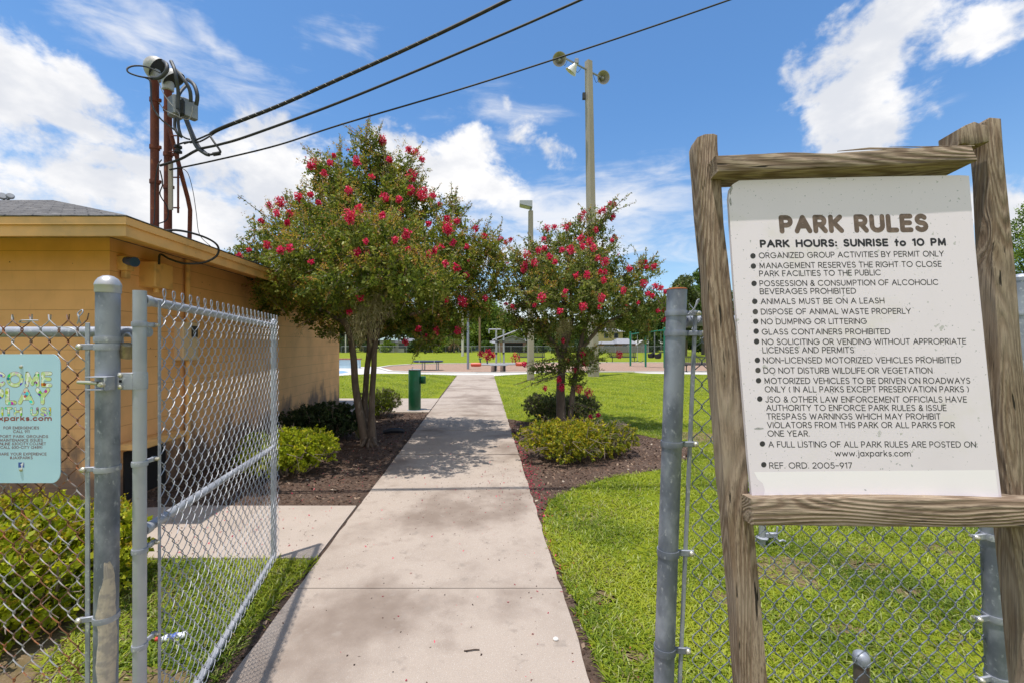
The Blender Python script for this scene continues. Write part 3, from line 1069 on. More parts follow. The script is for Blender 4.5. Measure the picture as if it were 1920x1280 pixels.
# ------------------------------------------------------------------ chain link
def chainlink(A, B, z0, z1, W, H, r, d=.006, top='twist', seed=0, sag=0.0):
    """Woven zig-zag wires between ground points A and B (x, y)."""
    rr = random.Random(seed)
    A, B = Vector((A[0], A[1], 0)), Vector((B[0], B[1], 0))
    L = (B - A).length
    u = (B - A) / L
    nrm = Vector((u.y, -u.x, 0))
    if nrm.y > 0:
        nrm = -nrm
    n = 2 * int(round(L / W))
    W = L / n                                   # a wire spans half a diamond
    nz = int(round((z1 - z0) / (H / 2)))
    hz = (z1 - z0) / nz
    mb = MB()
    e = r * 1.3
    for i in range(n):
        pts = []
        ph = i % 1
        for k in range(nz + 1):
            right = (k + i) % 2 == 0
            ua = (i + 1) * W + e if right else i * W - e
            jig = rr.uniform(-.0016, .0016)
            z = z0 + k * hz
            wav = sag * math.sin(ua * 2.1 + z * 1.7)
            pts.append(A + u * (ua + jig) + Vector((0, 0, z + rr.uniform(-.001, .001))) + nrm * wav)
            if k < nz:
                ub = i * W - e if right else (i + 1) * W + e
                for f in (.12, .5, .88):
                    s = d * (1.0 if right else -1.0) * (1 if f == .5 else .75)
                    bow = (.5 - abs(f - .5)) * .0
                    pts.append(A + u * (ua + (ub - ua) * f) + Vector((0, 0, z + hz * (f + (.06 if f < .3 else (-.06 if f > .7 else 0))))) + nrm * (s + wav))
        if top == 'twist':
            last = pts[-1]
            dr = (pts[-1] - pts[-2]).normalized()
            pts.append(last + dr * rr.uniform(.012, .020))
        mb.tube(pts, r, 5, caps=False)
        if top == 'knuckle' and nz % 2 == 0:
            pass
    if top == 'knuckle':
        for i in range(n + 1):
            if (nz + i) % 2 == 0:
                continue
            c = A + u * (i * W) + Vector((0, 0, z1))
            w = W * .32
            loop = [c + Vector((0, 0, -.012)) - u * .004 - nrm * d, c - u * w * .7 + Vector((0, 0, .010)), c - u * w + Vector((0, 0, .027)), c - u * w * .55 + Vector((0, 0, .037)), c + u * w * .55 + Vector((0, 0, .036)),
                    c + u * w + Vector((0, 0, .025)), c + u * w * .6 + Vector((0, 0, .008)), c + u * .004 + Vector((0, 0, -.012)) + nrm * d]
            mb.tube(loop, r * 1.15, 5, caps=False)
    return mb


def band(c, rad, h, mat, parent, out=None, tail=.045, name='tension_band', bolt_mat=None):
    """Sheet-metal strap round a pipe with a tail and a carriage bolt towards direction out."""
    mb = MB()
    n = 28
    vs, fs = [], []
    for (rr_, z) in ((rad + .0005, -h / 2), (rad + .0035, -h / 2), (rad + .0045, 0), (rad + .0035, h / 2), (rad + .0005, h / 2)):
        for k in range(n):
            a = 2 * math.pi * k / n
            vs.append((c[0] + rr_ * math.cos(a), c[1] + rr_ * math.sin(a), c[2] + z))
    for i in range(4):
        for k in range(n):
            l = (k + 1) % n
            fs.append((i * n + k, i * n + l, (i + 1) * n + l, (i + 1) * n + k))
    mb.add(vs, fs)
    o = None
    if out is not None:
        od = Vector(out).normalized()
        a = math.atan2(od.y, od.x)
        pc = Vector(c) + od * (rad + tail / 2 - .002)
        mb.box(pc, (tail, .009, h * .92), rot=a, bev=.002)
    o = mb.build(name, mat, parent)
    if out is not None:
        q = MB()
        bc = Vector(c) + od * (rad + tail - .012)
        side = Vector((od.y, -od.x, 0))
        if side.y > 0:
            side = -side
        q.lathe([(.011, .003), (.010, .009), (.006, .013), (.001, .0145)], bc, side, 12)
        q.tube([bc - side * .02, bc + side * .004], .0045, 6)
        q.lathe([(.008, -.006), (.008, -.013), (.004, -.018)], bc, side, 6)
        q.build('bolt', bolt_mat or M['bolt'], o)
    return o


# ---- left gate post
GY = 1.66
pX = -1.535
LP = thing('gate_post', (pX, GY, 0), 'thick weathered steel gate post with a domed cap and dried concrete on its lower half', 'gate post')
mb = MB()
mb.tube([(pX - .012, GY, -.1), (pX, GY, 1.2), (pX + .002, GY, 1.915)], .0365, 32)
mb.build('pipe', M['galv_dark'], LP)
mb = MB()
mb.lathe([(.0385, 1.893), (.0395, 1.897), (.0395, 1.917), (.041, 1.920), (.0405, 1.924), (.037, 1.935), (.029, 1.948), (.016, 1.957), (.002, 1.960)], (pX + .002, GY, 0), n=32)
mb.build('post_cap', M['galv_cap'], LP)
# smear of concrete hugging the pipe
mb = MB()
rs = random.Random(3)
n, k = 26, 34
vs, fs = [], []
for i in range(k):
    z = -.02 + i * .0275
    top = i / (k - 1)
    x0 = -1.75 + .30 * top + .16 * math.sin(i * .9) + rs.uniform(-.10, .10)
    x1 = .30 - .30 * top + .14 * math.sin(i * .6 + 1) + rs.uniform(-.10, .10)
    if top > .9:
        mid_ = (x0 + x1) / 2
        x0, x1 = mid_ - (mid_ - x0) * (1.06 - top) * 5, mid_ + (x1 - mid_) * (1.06 - top) * 5
    for j in range(n):
        a = x0 + (x1 - x0) * j / (n - 1)
        rr_ = .0380 + rs.uniform(0, .0020) - (.0025 if j in (0, n - 1) or i == k - 1 else 0)
        vs.append((pX - .012 * (1 - z / 1.2) + rr_ * math.cos(a), GY + rr_ * math.sin(a), z))
for i in range(k - 1):
    for j in range(n - 1):
        fs.append((i * n + j, i * n + j + 1, (i + 1) * n + j + 1, (i + 1) * n + j))
mb.add(vs, fs)
mb.build('concrete_smear', M['concrete_smear'], LP)


def zpx(py, Y=GY):
    return CH - (py - HY) / F * Y


band((pX, GY, zpx(650)), .0365, .024, M['galv'], LP, (-1, -.25, 0), .062)
band((pX, GY, zpx(636)), .0365, .022, M['galv'], LP)
band((pX, GY, zpx(877)), .0365, .020, M['galv'], LP, (-1, -.25, 0), .050)
band((pX - .005, GY, zpx(1155)), .0365, .022, M['galv'], LP, (-1, -.3, 0), .058)
# hinge pin on post
hz_ = zpx(716)
mb = MB()
mb.tube([(pX - .068, GY - .044, hz_ + .004), (pX - .03, GY - .046, hz_ + .003), (pX + .01, GY - .048, hz_)], [.0065, .007, .007], 12)
pin = mb.build('hinge_pin', M['bolt'], LP)
mb = MB()
for dz in (-.022, .024):
    mb.box((pX + .020, GY - .052, hz_ + dz), (.075, .040, .004), bev=.001)
mb.box((pX + .026, GY - .040, hz_), (.006, .02, .044), bev=.001)
mb.box((pX + .054, GY - .052, hz_), (.006, .040, .050), bev=.001)
hb_ = mb.build('hinge_bracket', M['galv'], LP)
mb = MB()
mb.lathe([(.010, 0), (.010, .010), (.007, .012), (.007, .016)], (pX + .050, GY - .072, hz_ - .002), (0, -1, 0), 6)
mb.build('hinge_nut', M['bolt'], hb_)

# padlock body hanging at the back of the post
lk = thing('padlock', (pX + .055, GY + .03, zpx(655)), 'tarnished brass padlock hanging on the right side of the domed gate post', 'padlock')
mb = MB()
c = Vector((pX + .044, GY + .035, zpx(658)))
mb.lathe([(.021, -.026), (.025, -.024), (.026, .008), (.023, .026), (.016, .030)], c, (.35, -.2, 1), 18)
mb.build('lock_body', M['brass'], lk)
mb = MB()
mb.tube(smooth_pts([c + Vector((-.018, 0, .03)), c + Vector((-.018, 0, .055)), c + Vector((0, 0, .068)), c + Vector((.02, 0, .052)), c + Vector((.02, 0, .028))], 4), .0045, 8)
mb.build('shackle', M['galv'], lk)

# ---- the open gate leaf
gA = Vector((-1.413, 1.66, 0))
gB = Vector((-1.875, 3.44, 0))
gu = (gB - gA).normalized()
GT = thing('chain_link_gate', gA, 'open silver chain link gate swung back beside the path', 'gate')
mb = MB()
mb.tube([gA + Vector((0, 0, .05)), gA + Vector((0, 0, 1.902))], .0215, 24)
mb.build('hinge_stile', M['galv_bright'], GT)
mb = MB()
mb.tube([gB + Vector((0, 0, .03)), gB + Vector((0, 0, 1.86))], .0205, 20)
mb.lathe([(.0225, 1.855), (.0232, 1.862), (.0232, 1.872), (.020, 1.886), (.011, 1.896), (.001, 1.899)], gB, n=20)
mb.build('latch_stile', M['galv_bright'], GT)
for nm, za, zb in (('top_rail', 1.868, 1.845), ('middle_rail', .985, .895), ('bottom_rail', .055, .03)):
    mb = MB()
    a, b = gA + gu * .02 + Vector((0, 0, za)), gB - gu * .015 + Vector((0, 0, zb))
    mb.tube([a, b], .0185, 18)
    mb.lathe([(.0215, 0), (.0225, .02), (.0215, .045), (.019, .05)], a, (b - a), 16)
    mb.build(nm, M['galv_bright'], GT)
off = Vector((gu.y, -gu.x, 0)) * .030           # fabric on the path side
fA, fB = gA + gu * .075 + off, gB + gu * .01 + off
mb = chainlink((fA.x, fA.y), (fB.x, fB.y), .035, 1.885, .0765, .084, .0019, .0075, 'knuckle', 5, .002)
mb.build('chain_link_mesh', M['wire'], GT, angle=60, fix=False)
mb = MB()
tb = fA + Vector((0, 0, 0))
mb.box((tb.x, tb.y, .96), (.004, .019, 1.83), rot=math.atan2(gu.y, gu.x) + math.pi / 2, bev=.001)
mb.build('tension_bar', M['galv'], GT)
for py in (565 + 43, 868, 1031, 1210):
    band(gA + Vector((0, 0, zpx(py))), .0215, .019, M['galv'], GT, (gu * 1 + off * 8), .060)
# hinge clamp on stile
mb = MB()
zc = zpx(713)
mb.lathe([(.022, -.032), (.0245, -.032), (.0255, 0), (.0245, .032), (.022, .032)], gA + Vector((0, 0, zc)), n=24)
mb.box((gA.x - .034, gA.y - .022, zc), (.058, .007, .064), bev=.002)
hc = mb.build('hinge_clamp', M['galv'], GT)
for dz in (-.021, .022):
    mb = MB()
    mb.lathe([(.0085, 0), (.008, .005), (.005, .008), (.001, .009)], (gA.x - .050, gA.y - .0255, zc + dz), (0, -1, 0), 14)
    mb.build('bolt', M['bolt'], hc)
mb = MB()
mb.box((gA.x - .050, gA.y - .0257, zc), (.010, .002, .010))
mb.build('hole_shade_plate', M['cavity_shade'], hc)  # flat plate, its dark colour stands in for shade inside a hole

# ---- left fence with its sign
lf = thing('chain_link_fence', (-2.6, GY, 0), 'rusty chain link fence with a steel top rail left of the gate', 'fence')
mb = MB()
mb.tube([(-4.2, GY + .075, 1.748), (-1.44, GY + .075, 1.748)], .0205, 20)
mb.build('top_rail', M['galv'], lf)
mb = chainlink((-4.2, GY), (-1.612, GY), .04, 1.80, .0705, .085, .0022, .006, 'twist', 8, .003)
mb.build('chain_link_mesh', M['wire_rust'], lf, angle=60, fix=False)
mb = MB()
mb.box((-1.605, GY - .006, .93), (.017, .005, 1.70), bev=.001)
mb.build('tension_bar', M['galv'], lf)
mb = MB()
mb.tube([(-4.2, GY + .05, 0), (-4.2, GY + .05, 1.86)], .03, 16)
mb.build('line_post', M['galv'], lf)
mb = MB()
c = P(47, 603, GY - .01)
mb.tube(smooth_pts([c + Vector((-.022, 0, -.003)), c + Vector((-.004, -.008, .004)), c + Vector((.022, 0, .002)), c + Vector((.004, -.006, -.005)), c + Vector((-.02, .002, -.001)), c + Vector((.0, -.008, .004)), c + Vector((.05, 0, .004))], 6), .0022, 5)
mb.build('tie_wire', M['wire'], lf, fix=False)
mb = MB()
c = P(148, 592, GY - .01)
mb.tube(smooth_pts([c + Vector((-.006, 0, -.03)), c + Vector((.006, -.006, -.01)), c + Vector((-.004, 0, .008)), c + Vector((.008, .004, .022)), c + Vector((.014, 0, .012)), c + Vector((.004, -.005, -.008)), c + Vector((.004, .003, -.03))], 6), .0024, 5)
mb.build('tie_wire', M['wire'], lf, fix=False)
mb = MB()
c = P(118, 613, GY - .01)
mb.tube(smooth_pts([c + Vector((-.02, 0, .0)), c + Vector((.02, -.003, -.002)), c + Vector((.045, 0, -.012)), c + Vector((.055, 0, -.035))], 5), .002, 5)
mb.build('tie_wire', M['wire'], lf, fix=False)

# ---- right gate post and fence
rX = .598
RP = thing('gate_post', (rX, GY, 0), 'open topped grey steel gate post with orange rust on its rim', 'gate post')
mb = MB()
rt = Vector((rX + .028, GY, 1.906))
rb = Vector((rX - .040, GY, -.1))
ax = (rt - rb).normalized()
n = 30
vs, fs = [], []
for (rr_, q) in ((.0365, 0), (.0365, (rt - rb).length), (.0325, (rt - rb).length), (.0325, (rt - rb).length - .12)):
    for k in range(n):
        a = 2 * math.pi * k / n
        vs.append(rb + ax * q + Vector((rr_ * math.cos(a), rr_ * math.sin(a), 0)))
for i in range(3):
    for k in range(n):
        l = (k + 1) % n
        fs.append((i * n + k, i * n + l, (i + 1) * n + l, (i + 1) * n + k))
fs.append(tuple(3 * n + k for k in range(n)))
mb.add(vs, fs)
mb.build('pipe', M['galv_dark'], RP, fix=False)
mb = MB()
mb.tube([rt + Vector((.0345 * math.cos(a), .0345 * math.sin(a), .001)) for a in np.linspace(0, 2 * math.pi, 29)[:-1]], .0032, 6, closed=True)
mb.build('rusty_rim', M['rust'], RP)


def rp_at(py):
    z = zpx(py)
    t_ = (z - rb.z) / (rt.z - rb.z)
    return rb.lerp(rt, t_)


for py, tl, hh in ((588, .055, .020), (625, .080, .020), (831, .062, .022), (1034, .060, .026), (1216, .060, .026)):
    band(rp_at(py), .0365, hh, M['galv_dark'], RP, (1, -.12, 0), tl)
rf = thing('chain_link_fence', (1.2, GY, 0), 'dull grey chain link fence behind the park rules sign', 'fence')
mb = chainlink((.690, GY + .01), (1.868, GY + .01), .03, 1.84, .0705, .084, .0021, .006, 'twist', 9, .002)
mb.build('chain_link_mesh', M['wire_dark'], rf, angle=60, fix=False)
mb = MB()
ta, tb_ = P(1304, 585, GY), P(1279, 1180, GY)
ext = tb_ + (tb_ - ta) * .55
mb.tube([ta, tb_, (ext.x, ext.y, .03)], .0085, 6)
mb.build('tension_bar', M['galv'], rf)
mb = MB()
mb.tube([(.70, GY + .045, 1.79), (1.9, GY + .045, 1.79)], .0205, 18)
mb.lathe([(.022, 0), (.027, .004), (.027, .03), (.023, .034)], (.675, GY + .045, 1.79), (1, 0, 0), 16)
mb.build('top_rail', M['galv'], rf)
# tall knotted tie wire at the top corner
mb = MB()
mb.tube(smooth_pts([P(1296, 588, GY - .02), P(1306, 572, GY - .02), P(1311, 562, GY - .02), P(1307, 564, GY - .025), P(1302, 578, GY - .03), P(1290, 590, GY - .03)], 5), .0024, 5)
mb.build('tie_wire', M['wire'], rf)
EP = thing('fence_post', (1.842, GY, 0), 'grey steel fence end post right of the sign, behind its mossy leg', 'fence post')
mb = MB()
mb.tube([(1.862, GY, -.1), (1.800, GY, 1.60)], .034, 24)
mb.lathe([(.036, 0), (.036, .02), (.02, .04), (.001, .045)], (1.800, GY, 1.60), n=20)
mb.build('pipe', M['galv_dark'], EP)
for py in (1003, 1155, 1268):
    z = zpx(py)
    band((1.862 - .062 * (z + .1) / 1.7, GY, z), .034, .024, M['galv'], EP, (-1, -.2, 0), .06)
CP = thing('fence_post', (2.66, 2.30, 0), 'grey steel fence post at the right edge, beside the sign post', 'fence post')
mb = MB()
mb.tube([(2.66, 2.30, -.1), (2.68, 2.30, 2.03)], .036, 22)
mb.lathe([(.038, 2.03), (.038, 2.05), (.022, 2.066), (.001, 2.07)], (2.68, 2.30, 0), n=20)
mb.build('pipe', M['galv'], CP)
band((2.678, 2.30, 1.86), .036, .022, M['galv'], CP, (-1, -.3, 0), .05)

# pipe with a forked latch foot beyond the fence
gp = G(1429, 1022)
LT = thing('latch_post', gp, 'galvanised pipe with a forked latch near its foot, behind the sign', 'post')
mb = MB()
mb.tube([gp + Vector((0, 0, -.05)), gp + Vector((0, 0, 1.25))], .026, 18)
mb.build('pipe', M['galv_bright'], LT)
mb = MB()
z = .07
mb.lathe([(.045, z - .012), (.047, z), (.03, z + .006)], gp, n=18)
mb.box(gp + Vector((.075, 0, z + .02)), (.10, .03, .04), bev=.004)
mb.tube([gp + Vector((.12, 0, z + .02)), gp + Vector((.13, 0, z + .09))], .008, 8)
mb.tube([gp + Vector((.11, -.01, z)), gp + Vector((.135, -.01, z - .03)), gp + Vector((.17, -.01, z - .02)), gp + Vector((.19, -.01, z - .03))], .009, 8)
mb.build('forked_latch', M['galv'], LT)
# stub post
sp = G(1615, 1345)
ST = thing('stub_post', sp, 'short brown rusted stub post with a domed cap low behind the fence', 'post')
mb = MB()
mb.tube([sp + Vector((0, 0, -.05)), sp + Vector((0, 0, .255))], .030, 20)
mb.build('pipe', pmat('brown_weathered_pipe', (.11, .085, .075), rough=.7, var=[(14, (.15, .075, .05), .5, .68, 4)]), ST)
mb = MB()
mb.lathe([(.031, .25), (.034, .253), (.034, .275), (.031, .288), (.020, .300), (.001, .305)], sp, n=22)
mb.build('post_cap', M['galv_dark'], ST)

# ------------------------------------------------------------------ stroke lettering
def arc(cx, cy, rx, ry, a0, a1, n=None):
    n = n or max(4, int(abs(a1 - a0) / 18))
    return [(cx + rx * math.cos(math.radians(a0 + (a1 - a0) * i / n)), cy + ry * math.sin(math.radians(a0 + (a1 - a0) * i / n))) for i in range(n + 1)]


def glyphs():
    g = {}
    g['A'] = (.86, [[(0, 0), (.43, 1)], [(.43, 1), (.86, 0)], [(.17, .36), (.69, .36)]])
    g['B'] = (.66, [[(0, 0), (0, 1)], [(0, 1), (.36, 1)] + arc(.36, .76, .24, .24, 90, -90) + [(0, .52)], [(.36, .52)] + arc(.40, .26, .26, .26, 90, -90) + [(0, 0)]])
    g['C'] = (.92, [arc(.5, .5, .5, .5, 42, 318)])
    g['D'] = (.80, [[(0, 0), (0, 1)], [(0, 1), (.30, 1)] + arc(.30, .5, .5, .5, 90, -90) + [(0, 0)]])
    g['E'] = (.56, [[(.56, 1), (0, 1)], [(0, 1), (0, 0)], [(0, 0), (.56, 0)], [(0, .52), (.50, .52)]])
    g['F'] = (.54, [[(.54, 1), (0, 1)], [(0, 1), (0, 0)], [(0, .50), (.48, .50)]])
    g['G'] = (1.0, [arc(.5, .5, .5, .5, 42, 360), [(1, .5), (.58, .5)]])
    g['H'] = (.72, [[(0, 0), (0, 1)], [(.72, 0), (.72, 1)], [(0, .52), (.72, .52)]])
    g['I'] = (.0, [[(0, 0), (0, 1)]])
    g['J'] = (.46, [[(.46, 1), (.46, .24)] + arc(.23, .24, .23, .24, 0, -165)])
    g['K'] = (.68, [[(0, 0), (0, 1)], [(.62, 1), (.02, .42)], [(.20, .58), (.68, 0)]])
    g['L'] = (.52, [[(0, 1), (0, 0)], [(0, 0), (.52, 0)]])
    g['M'] = (.96, [[(.06, 0), (.10, 1)], [(.10, 1), (.48, .12)], [(.48, .12), (.86, 1)], [(.86, 1), (.90, 0)]])
    g['N'] = (.74, [[(0, 0), (0, 1)], [(0, 1), (.74, 0)], [(.74, 0), (.74, 1)]])
    g['O'] = (1.0, [arc(.5, .5, .5, .5, 0, 360, 22)])
    g['P'] = (.60, [[(0, 0), (0, 1)], [(0, 1), (.32, 1)] + arc(.32, .72, .28, .28, 90, -90) + [(0, .44)]])
    g['Q'] = (1.0, [arc(.5, .5, .5, .5, 0, 360, 22), [(.62, .25), (.98, -.06)]])
    g['R'] = (.64, [[(0, 0), (0, 1)], [(0, 1), (.33, 1)] + arc(.33, .73, .27, .27, 90, -90) + [(0, .46)], [(.30, .46), (.64, 0)]])
    g['S'] = (.62, [arc(.32, .755, .27, .245, 35, 270) + arc(.31, .255, .30, .255, 90, -150)[1:]])
    g['T'] = (.66, [[(0, 1), (.66, 1)], [(.33, 1), (.33, 0)]])
    g['U'] = (.70, [[(0, 1), (0, .35)] + arc(.35, .35, .35, .35, 180, 360) + [(.70, 1)]])
    g['V'] = (.80, [[(0, 1), (.40, 0)], [(.40, 0), (.80, 1)]])
    g['W'] = (1.16, [[(0, 1), (.29, 0)], [(.29, 0), (.58, .9)], [(.58, .9), (.87, 0)], [(.87, 0), (1.16, 1)]])
    g['X'] = (.72, [[(0, 0), (.72, 1)], [(0, 1), (.72, 0)]])
    g['Y'] = (.74, [[(0, 1), (.37, .46)], [(.74, 1), (.37, .46)], [(.37, .46), (.37, 0)]])
    g['Z'] = (.66, [[(0, 1), (.66, 1)], [(.66, 1), (0, 0)], [(0, 0), (.66, 0)]])
    g['0'] = (.82, [arc(.41, .5, .41, .5, 0, 360, 22)])
    g['1'] = (.26, [[(0, .86), (.24, 1)], [(.24, 1), (.24, 0)]])
    g['2'] = (.58, [arc(.29, .71, .29, .29, 160, -40) + [(.0, 0)], [(0, 0), (.60, 0)]])
    g['3'] = (.58, [arc(.27, .75, .25, .25, 150, -90), arc(.27, .26, .30, .26, 90, -150)])
    g['4'] = (.64, [[(.46, 0), (.46, 1)], [(.46, 1), (0, .28)], [(0, .28), (.64, .28)]])
    g['5'] = (.58, [[(.52, 1), (.10, 1)], [(.10, 1), (.05, .55)], arc(.27, .32, .31, .32, 130, -150)])
    g['6'] = (.62, [arc(.31, .31, .31, .31, 0, 360, 18), [(.03, .42), (.40, 1)]])
    g['7'] = (.56, [[(0, 1), (.56, 1)], [(.56, 1), (.18, 0)]])
    g['8'] = (.60, [arc(.30, .76, .24, .24, 0, 360, 16), arc(.30, .27, .29, .27, 0, 360, 18)])
    g['9'] = (.62, [arc(.31, .69, .31, .31, 0, 360, 18), [(.59, .58), (.24, 0)]])
    g['&'] = (.72, [[(.70, 0), (.18, .66)] + arc(.34, .80, .19, .20, 200, -30) + [(.14, .42)] + arc(.28, .24, .26, .24, 140, 320) + [(.66, .42)]])
    g['.'] = (.02, [[(0, .03), (.02, .03)]])
    g[','] = (.05, [[(.05, .05), (0, -.14)]])
    g[':'] = (.02, [[(0, .08), (.02, .08)], [(0, .62), (.02, .62)]])
    g['-'] = (.44, [[(0, .46), (.44, .46)]])
    g['('] = (.20, [arc(.42, .45, .42, .62, 130, 230)])
    g[')'] = (.20, [arc(-.22, .45, .42, .62, 50, -50)])
    g['!'] = (.02, [[(0, 1), (.0, .36)], [(0, .03), (.01, .03)]])
    g['#'] = (.62, [[(.14, 0), (.24, 1)], [(.40, 0), (.50, 1)], [(.02, .68), (.62, .68)], [(0, .32), (.60, .32)]])
    x = .66
    g['a'] = (.60, [arc(.30, .33, .30, .33, 0, 360, 18), [(.60, x), (.60, 0)]])
    g['b'] = (.60, [arc(.30, .33, .30, .33, 0, 360, 18), [(0, 1), (0, 0)]])
    g['c'] = (.54, [arc(.31, .33, .31, .33, 45, 315)])
    g['j'] = (.14, [[(.14, x), (.14, -.16)] + arc(-.02, -.16, .16, .14, 0, -90), [(.14, .92), (.15, .92)]])
    g['k'] = (.50, [[(0, 1), (0, 0)], [(.46, x), (.02, .26)], [(.14, .38), (.50, 0)]])
    g['m'] = (.94, [[(0, x), (0, 0)], [(0, .38)] + arc(.235, .40, .235, .26, 180, 0) + [(.47, 0)], [(.47, .38)] + arc(.705, .40, .235, .26, 180, 0) + [(.94, 0)]])
    g['o'] = (.64, [arc(.32, .33, .32, .33, 0, 360, 18)])
    g['p'] = (.60, [arc(.30, .33, .30, .33, 0, 360, 18), [(0, x), (0, -.32)]])
    g['r'] = (.34, [[(0, x), (0, 0)], [(0, .36)] + arc(.26, .38, .26, .28, 180, 80)])
    g['s'] = (.44, [arc(.23, .495, .19, .165, 40, 270) + arc(.22, .165, .21, .165, 90, -150)[1:]])
    g['t'] = (.36, [[(.17, .95), (.17, 0)], [(0, .62), (.36, .62)]])
    g['w'] = (.92, [[(0, x), (.23, 0)], [(.23, 0), (.46, .6)], [(.46, .6), (.69, 0)], [(.69, 0), (.92, x)]])
    g['x'] = (.52, [[(0, 0), (.52, x)], [(0, x), (.52, 0)]])
    g['f'] = (.36, [[(.17, 0), (.17, .75)] + arc(.36, .75, .19, .24, 180, 80), [(0, .60), (.36, .60)]])
    return g


GL = glyphs()


def text_strokes(s, gap, space):
    """Strokes in units of cap height and the line's total width."""
    x, out = 0.0, []
    for i, ch in enumerate(s):
        if ch == ' ':
            x += space
            continue
        w, st = GL[ch]
        out += [[(x + p[0], p[1]) for p in q] for q in st]
        x += w + gap
    return out, x - gap


def letter_line(mb, s, x0, x1, y, cap, thick, place, gap=.26, space=.42, lift=0.0, lay=[0]):
    """Write s between x0 and x1 (any 2-D units), baseline y, cap height cap; place(x, y, lift) gives the 3-D point."""
    st, w = text_strokes(s, gap, space)
    sx = (x1 - x0) / w if x1 is not None else cap
    h = thick / 2
    for q in st:
        p = [Vector((x0 + a * sx, y + b * cap)) for a, b in q]
        pp = [p[0]]
        for v in p[1:]:
            if (v - pp[-1]).length > 1e-6:
                pp.append(v)
        p = pp
        if len(p) < 2:
            continue
        lay[0] = (lay[0] + 1) % 9
        z = lift + lay[0] * 1.2e-5
        n = len(p)
        closed = (p[0] - p[-1]).length < 1e-4
        L, R = [], []
        for i in range(n):
            if closed:
                a, b = p[i - 1 if i > 0 else n - 2], p[(i + 1) if i < n - 1 else 1]
            else:
                a, b = p[max(i - 1, 0)], p[min(i + 1, n - 1)]
            t = (b - a).normalized()
            nn = Vector((-t.y, t.x)) * h
            L.append(p[i] + nn)
            R.append(p[i] - nn)
        if closed:
            vs = [place(v.x, v.y, z) for v in L] + [place(v.x, v.y, z) for v in R]
            mb.add(vs, [(i, i + 1, n + i + 1, n + i) for i in range(n - 1)])
        else:
            def capf(c, d):
                a0 = math.atan2(d.y, d.x)
                return [c + Vector((math.cos(a0 + math.radians(q)), math.sin(a0 + math.radians(q)))) * h for q in (-60, -30, 0, 30, 60)]
            e = capf(p[-1], p[-1] - p[-2])
            s_ = capf(p[0], p[0] - p[1])
            ring = R + e + L[::-1] + s_
            k = len(ring)
            vs = [place(v.x, v.y, z) for v in ring]
            fs = [(i, i + 1, k - 1 - 5 - i - 1, k - 1 - 5 - i) for i in range(n - 1)]
            fs.append(tuple([n - 1] + list(range(n, n + 5)) + [n + 5]))
            fs.append(tuple([k - 6] + list(range(k - 5, k)) + [0]))
            mb.add(vs, fs)


# ------------------------------------------------------------------ the park rules sign
SB = (1.16 - 1.09) / .8169
SA = 1.16 - SB * 2.131
SCX = -.030


def S(px, py, out=0.0):
    """Point of the board's plane seen at photo pixel, moved out towards the reader by `out` metres."""
    k = -(py - HY) / F
    kx = (px - CX) / F
    Y = (SA + SCX * -.9 + 1.7 * SB - out * SLEN) / (1 - SB * k - SCX * kx)
    return Vector((kx * Y, Y, CH + k * Y))


SLEN = Vector((-SCX, 1.0, -SB)).length
SN = Vector((-SCX, 1.0, -SB)).normalized() * -1.0      # towards the reader
SG = thing('park_rules_sign', (.9, 1.1, 0), 'white park rules board in a weathered timber post frame', 'sign')


def slab(px, out0, depth, name, mat, wobble=0.0, seg=0, seed=0, bev=.006, parent=None):
    """Timber with a front outline given by photo pixels on the sign plane and a real depth behind it."""
    rr = random.Random(seed)
    pts = []
    for i in range(len(px)):
        a, b = Vector(px[i]), Vector(px[(i + 1) % len(px)])
        n = max(1, int((b - a).length / seg)) if seg else 1
        for k in range(n):
            q = a.lerp(b, k / n)
            pts.append((q.x + rr.uniform(-wobble, wobble), q.y + rr.uniform(-wobble, wobble)))
    cx = sum(p[0] for p in pts) / len(pts)
    front = [S(p[0], p[1], out0) for p in pts]
    ctr = sum(front, Vector()) / len(front)
    # rounded front arris
    n = len(front)
    inn = []
    for i in range(n):
        t = (front[(i + 1) % n] - front[i - 1]).normalized()
        w = SN.cross(t)
        if w.dot(ctr - front[i]) < 0 and False:
            w = -w
        inn.append(w.normalized() * bev)
    # orientation test by area
    ar = sum((front[i] - ctr).cross(front[(i + 1) % n] - ctr).dot(SN) for i in range(n))
    sg = 1 if ar > 0 else -1
    r0 = [front[i] + inn[i] * sg for i in range(n)]
    r1 = [front[i] + inn[i] * sg * .3 - SN * bev * .3 for i in range(n)]
    r2 = [front[i] - SN * bev for i in range(n)]
    r3 = [p - SN * (depth - bev) for p in front]
    r4 = [p - SN * depth for p in r0]
    vs = r0 + r1 + r2 + r3 + r4
    fs = [tuple(range(n)), tuple(range(5 * n - 1, 4 * n - 1, -1))]
    for r in range(4):
        for i in range(n):
            j = (i + 1) % n
            fs.append((r * n + i, r * n + j, (r + 1) * n + j, (r + 1) * n + i))
    mb = MB()
    mb.add(vs, fs)
    return mb.build(name, mat, parent or SG, angle=30)


# posts run on below the frame to the ground
def ext_to_ground(a, b):
    """Continue the pixel line a->b down to where the sign plane meets the ground."""
    a, b = Vector(a), Vector(b)
    d = (b - a) / (b.y - a.y)
    y = b.y
    while S(b.x + d.x * (y - b.y), y).z > -.05 and y < 6000:
        y += 10
    return (b.x + d.x * (y - b.y), y)


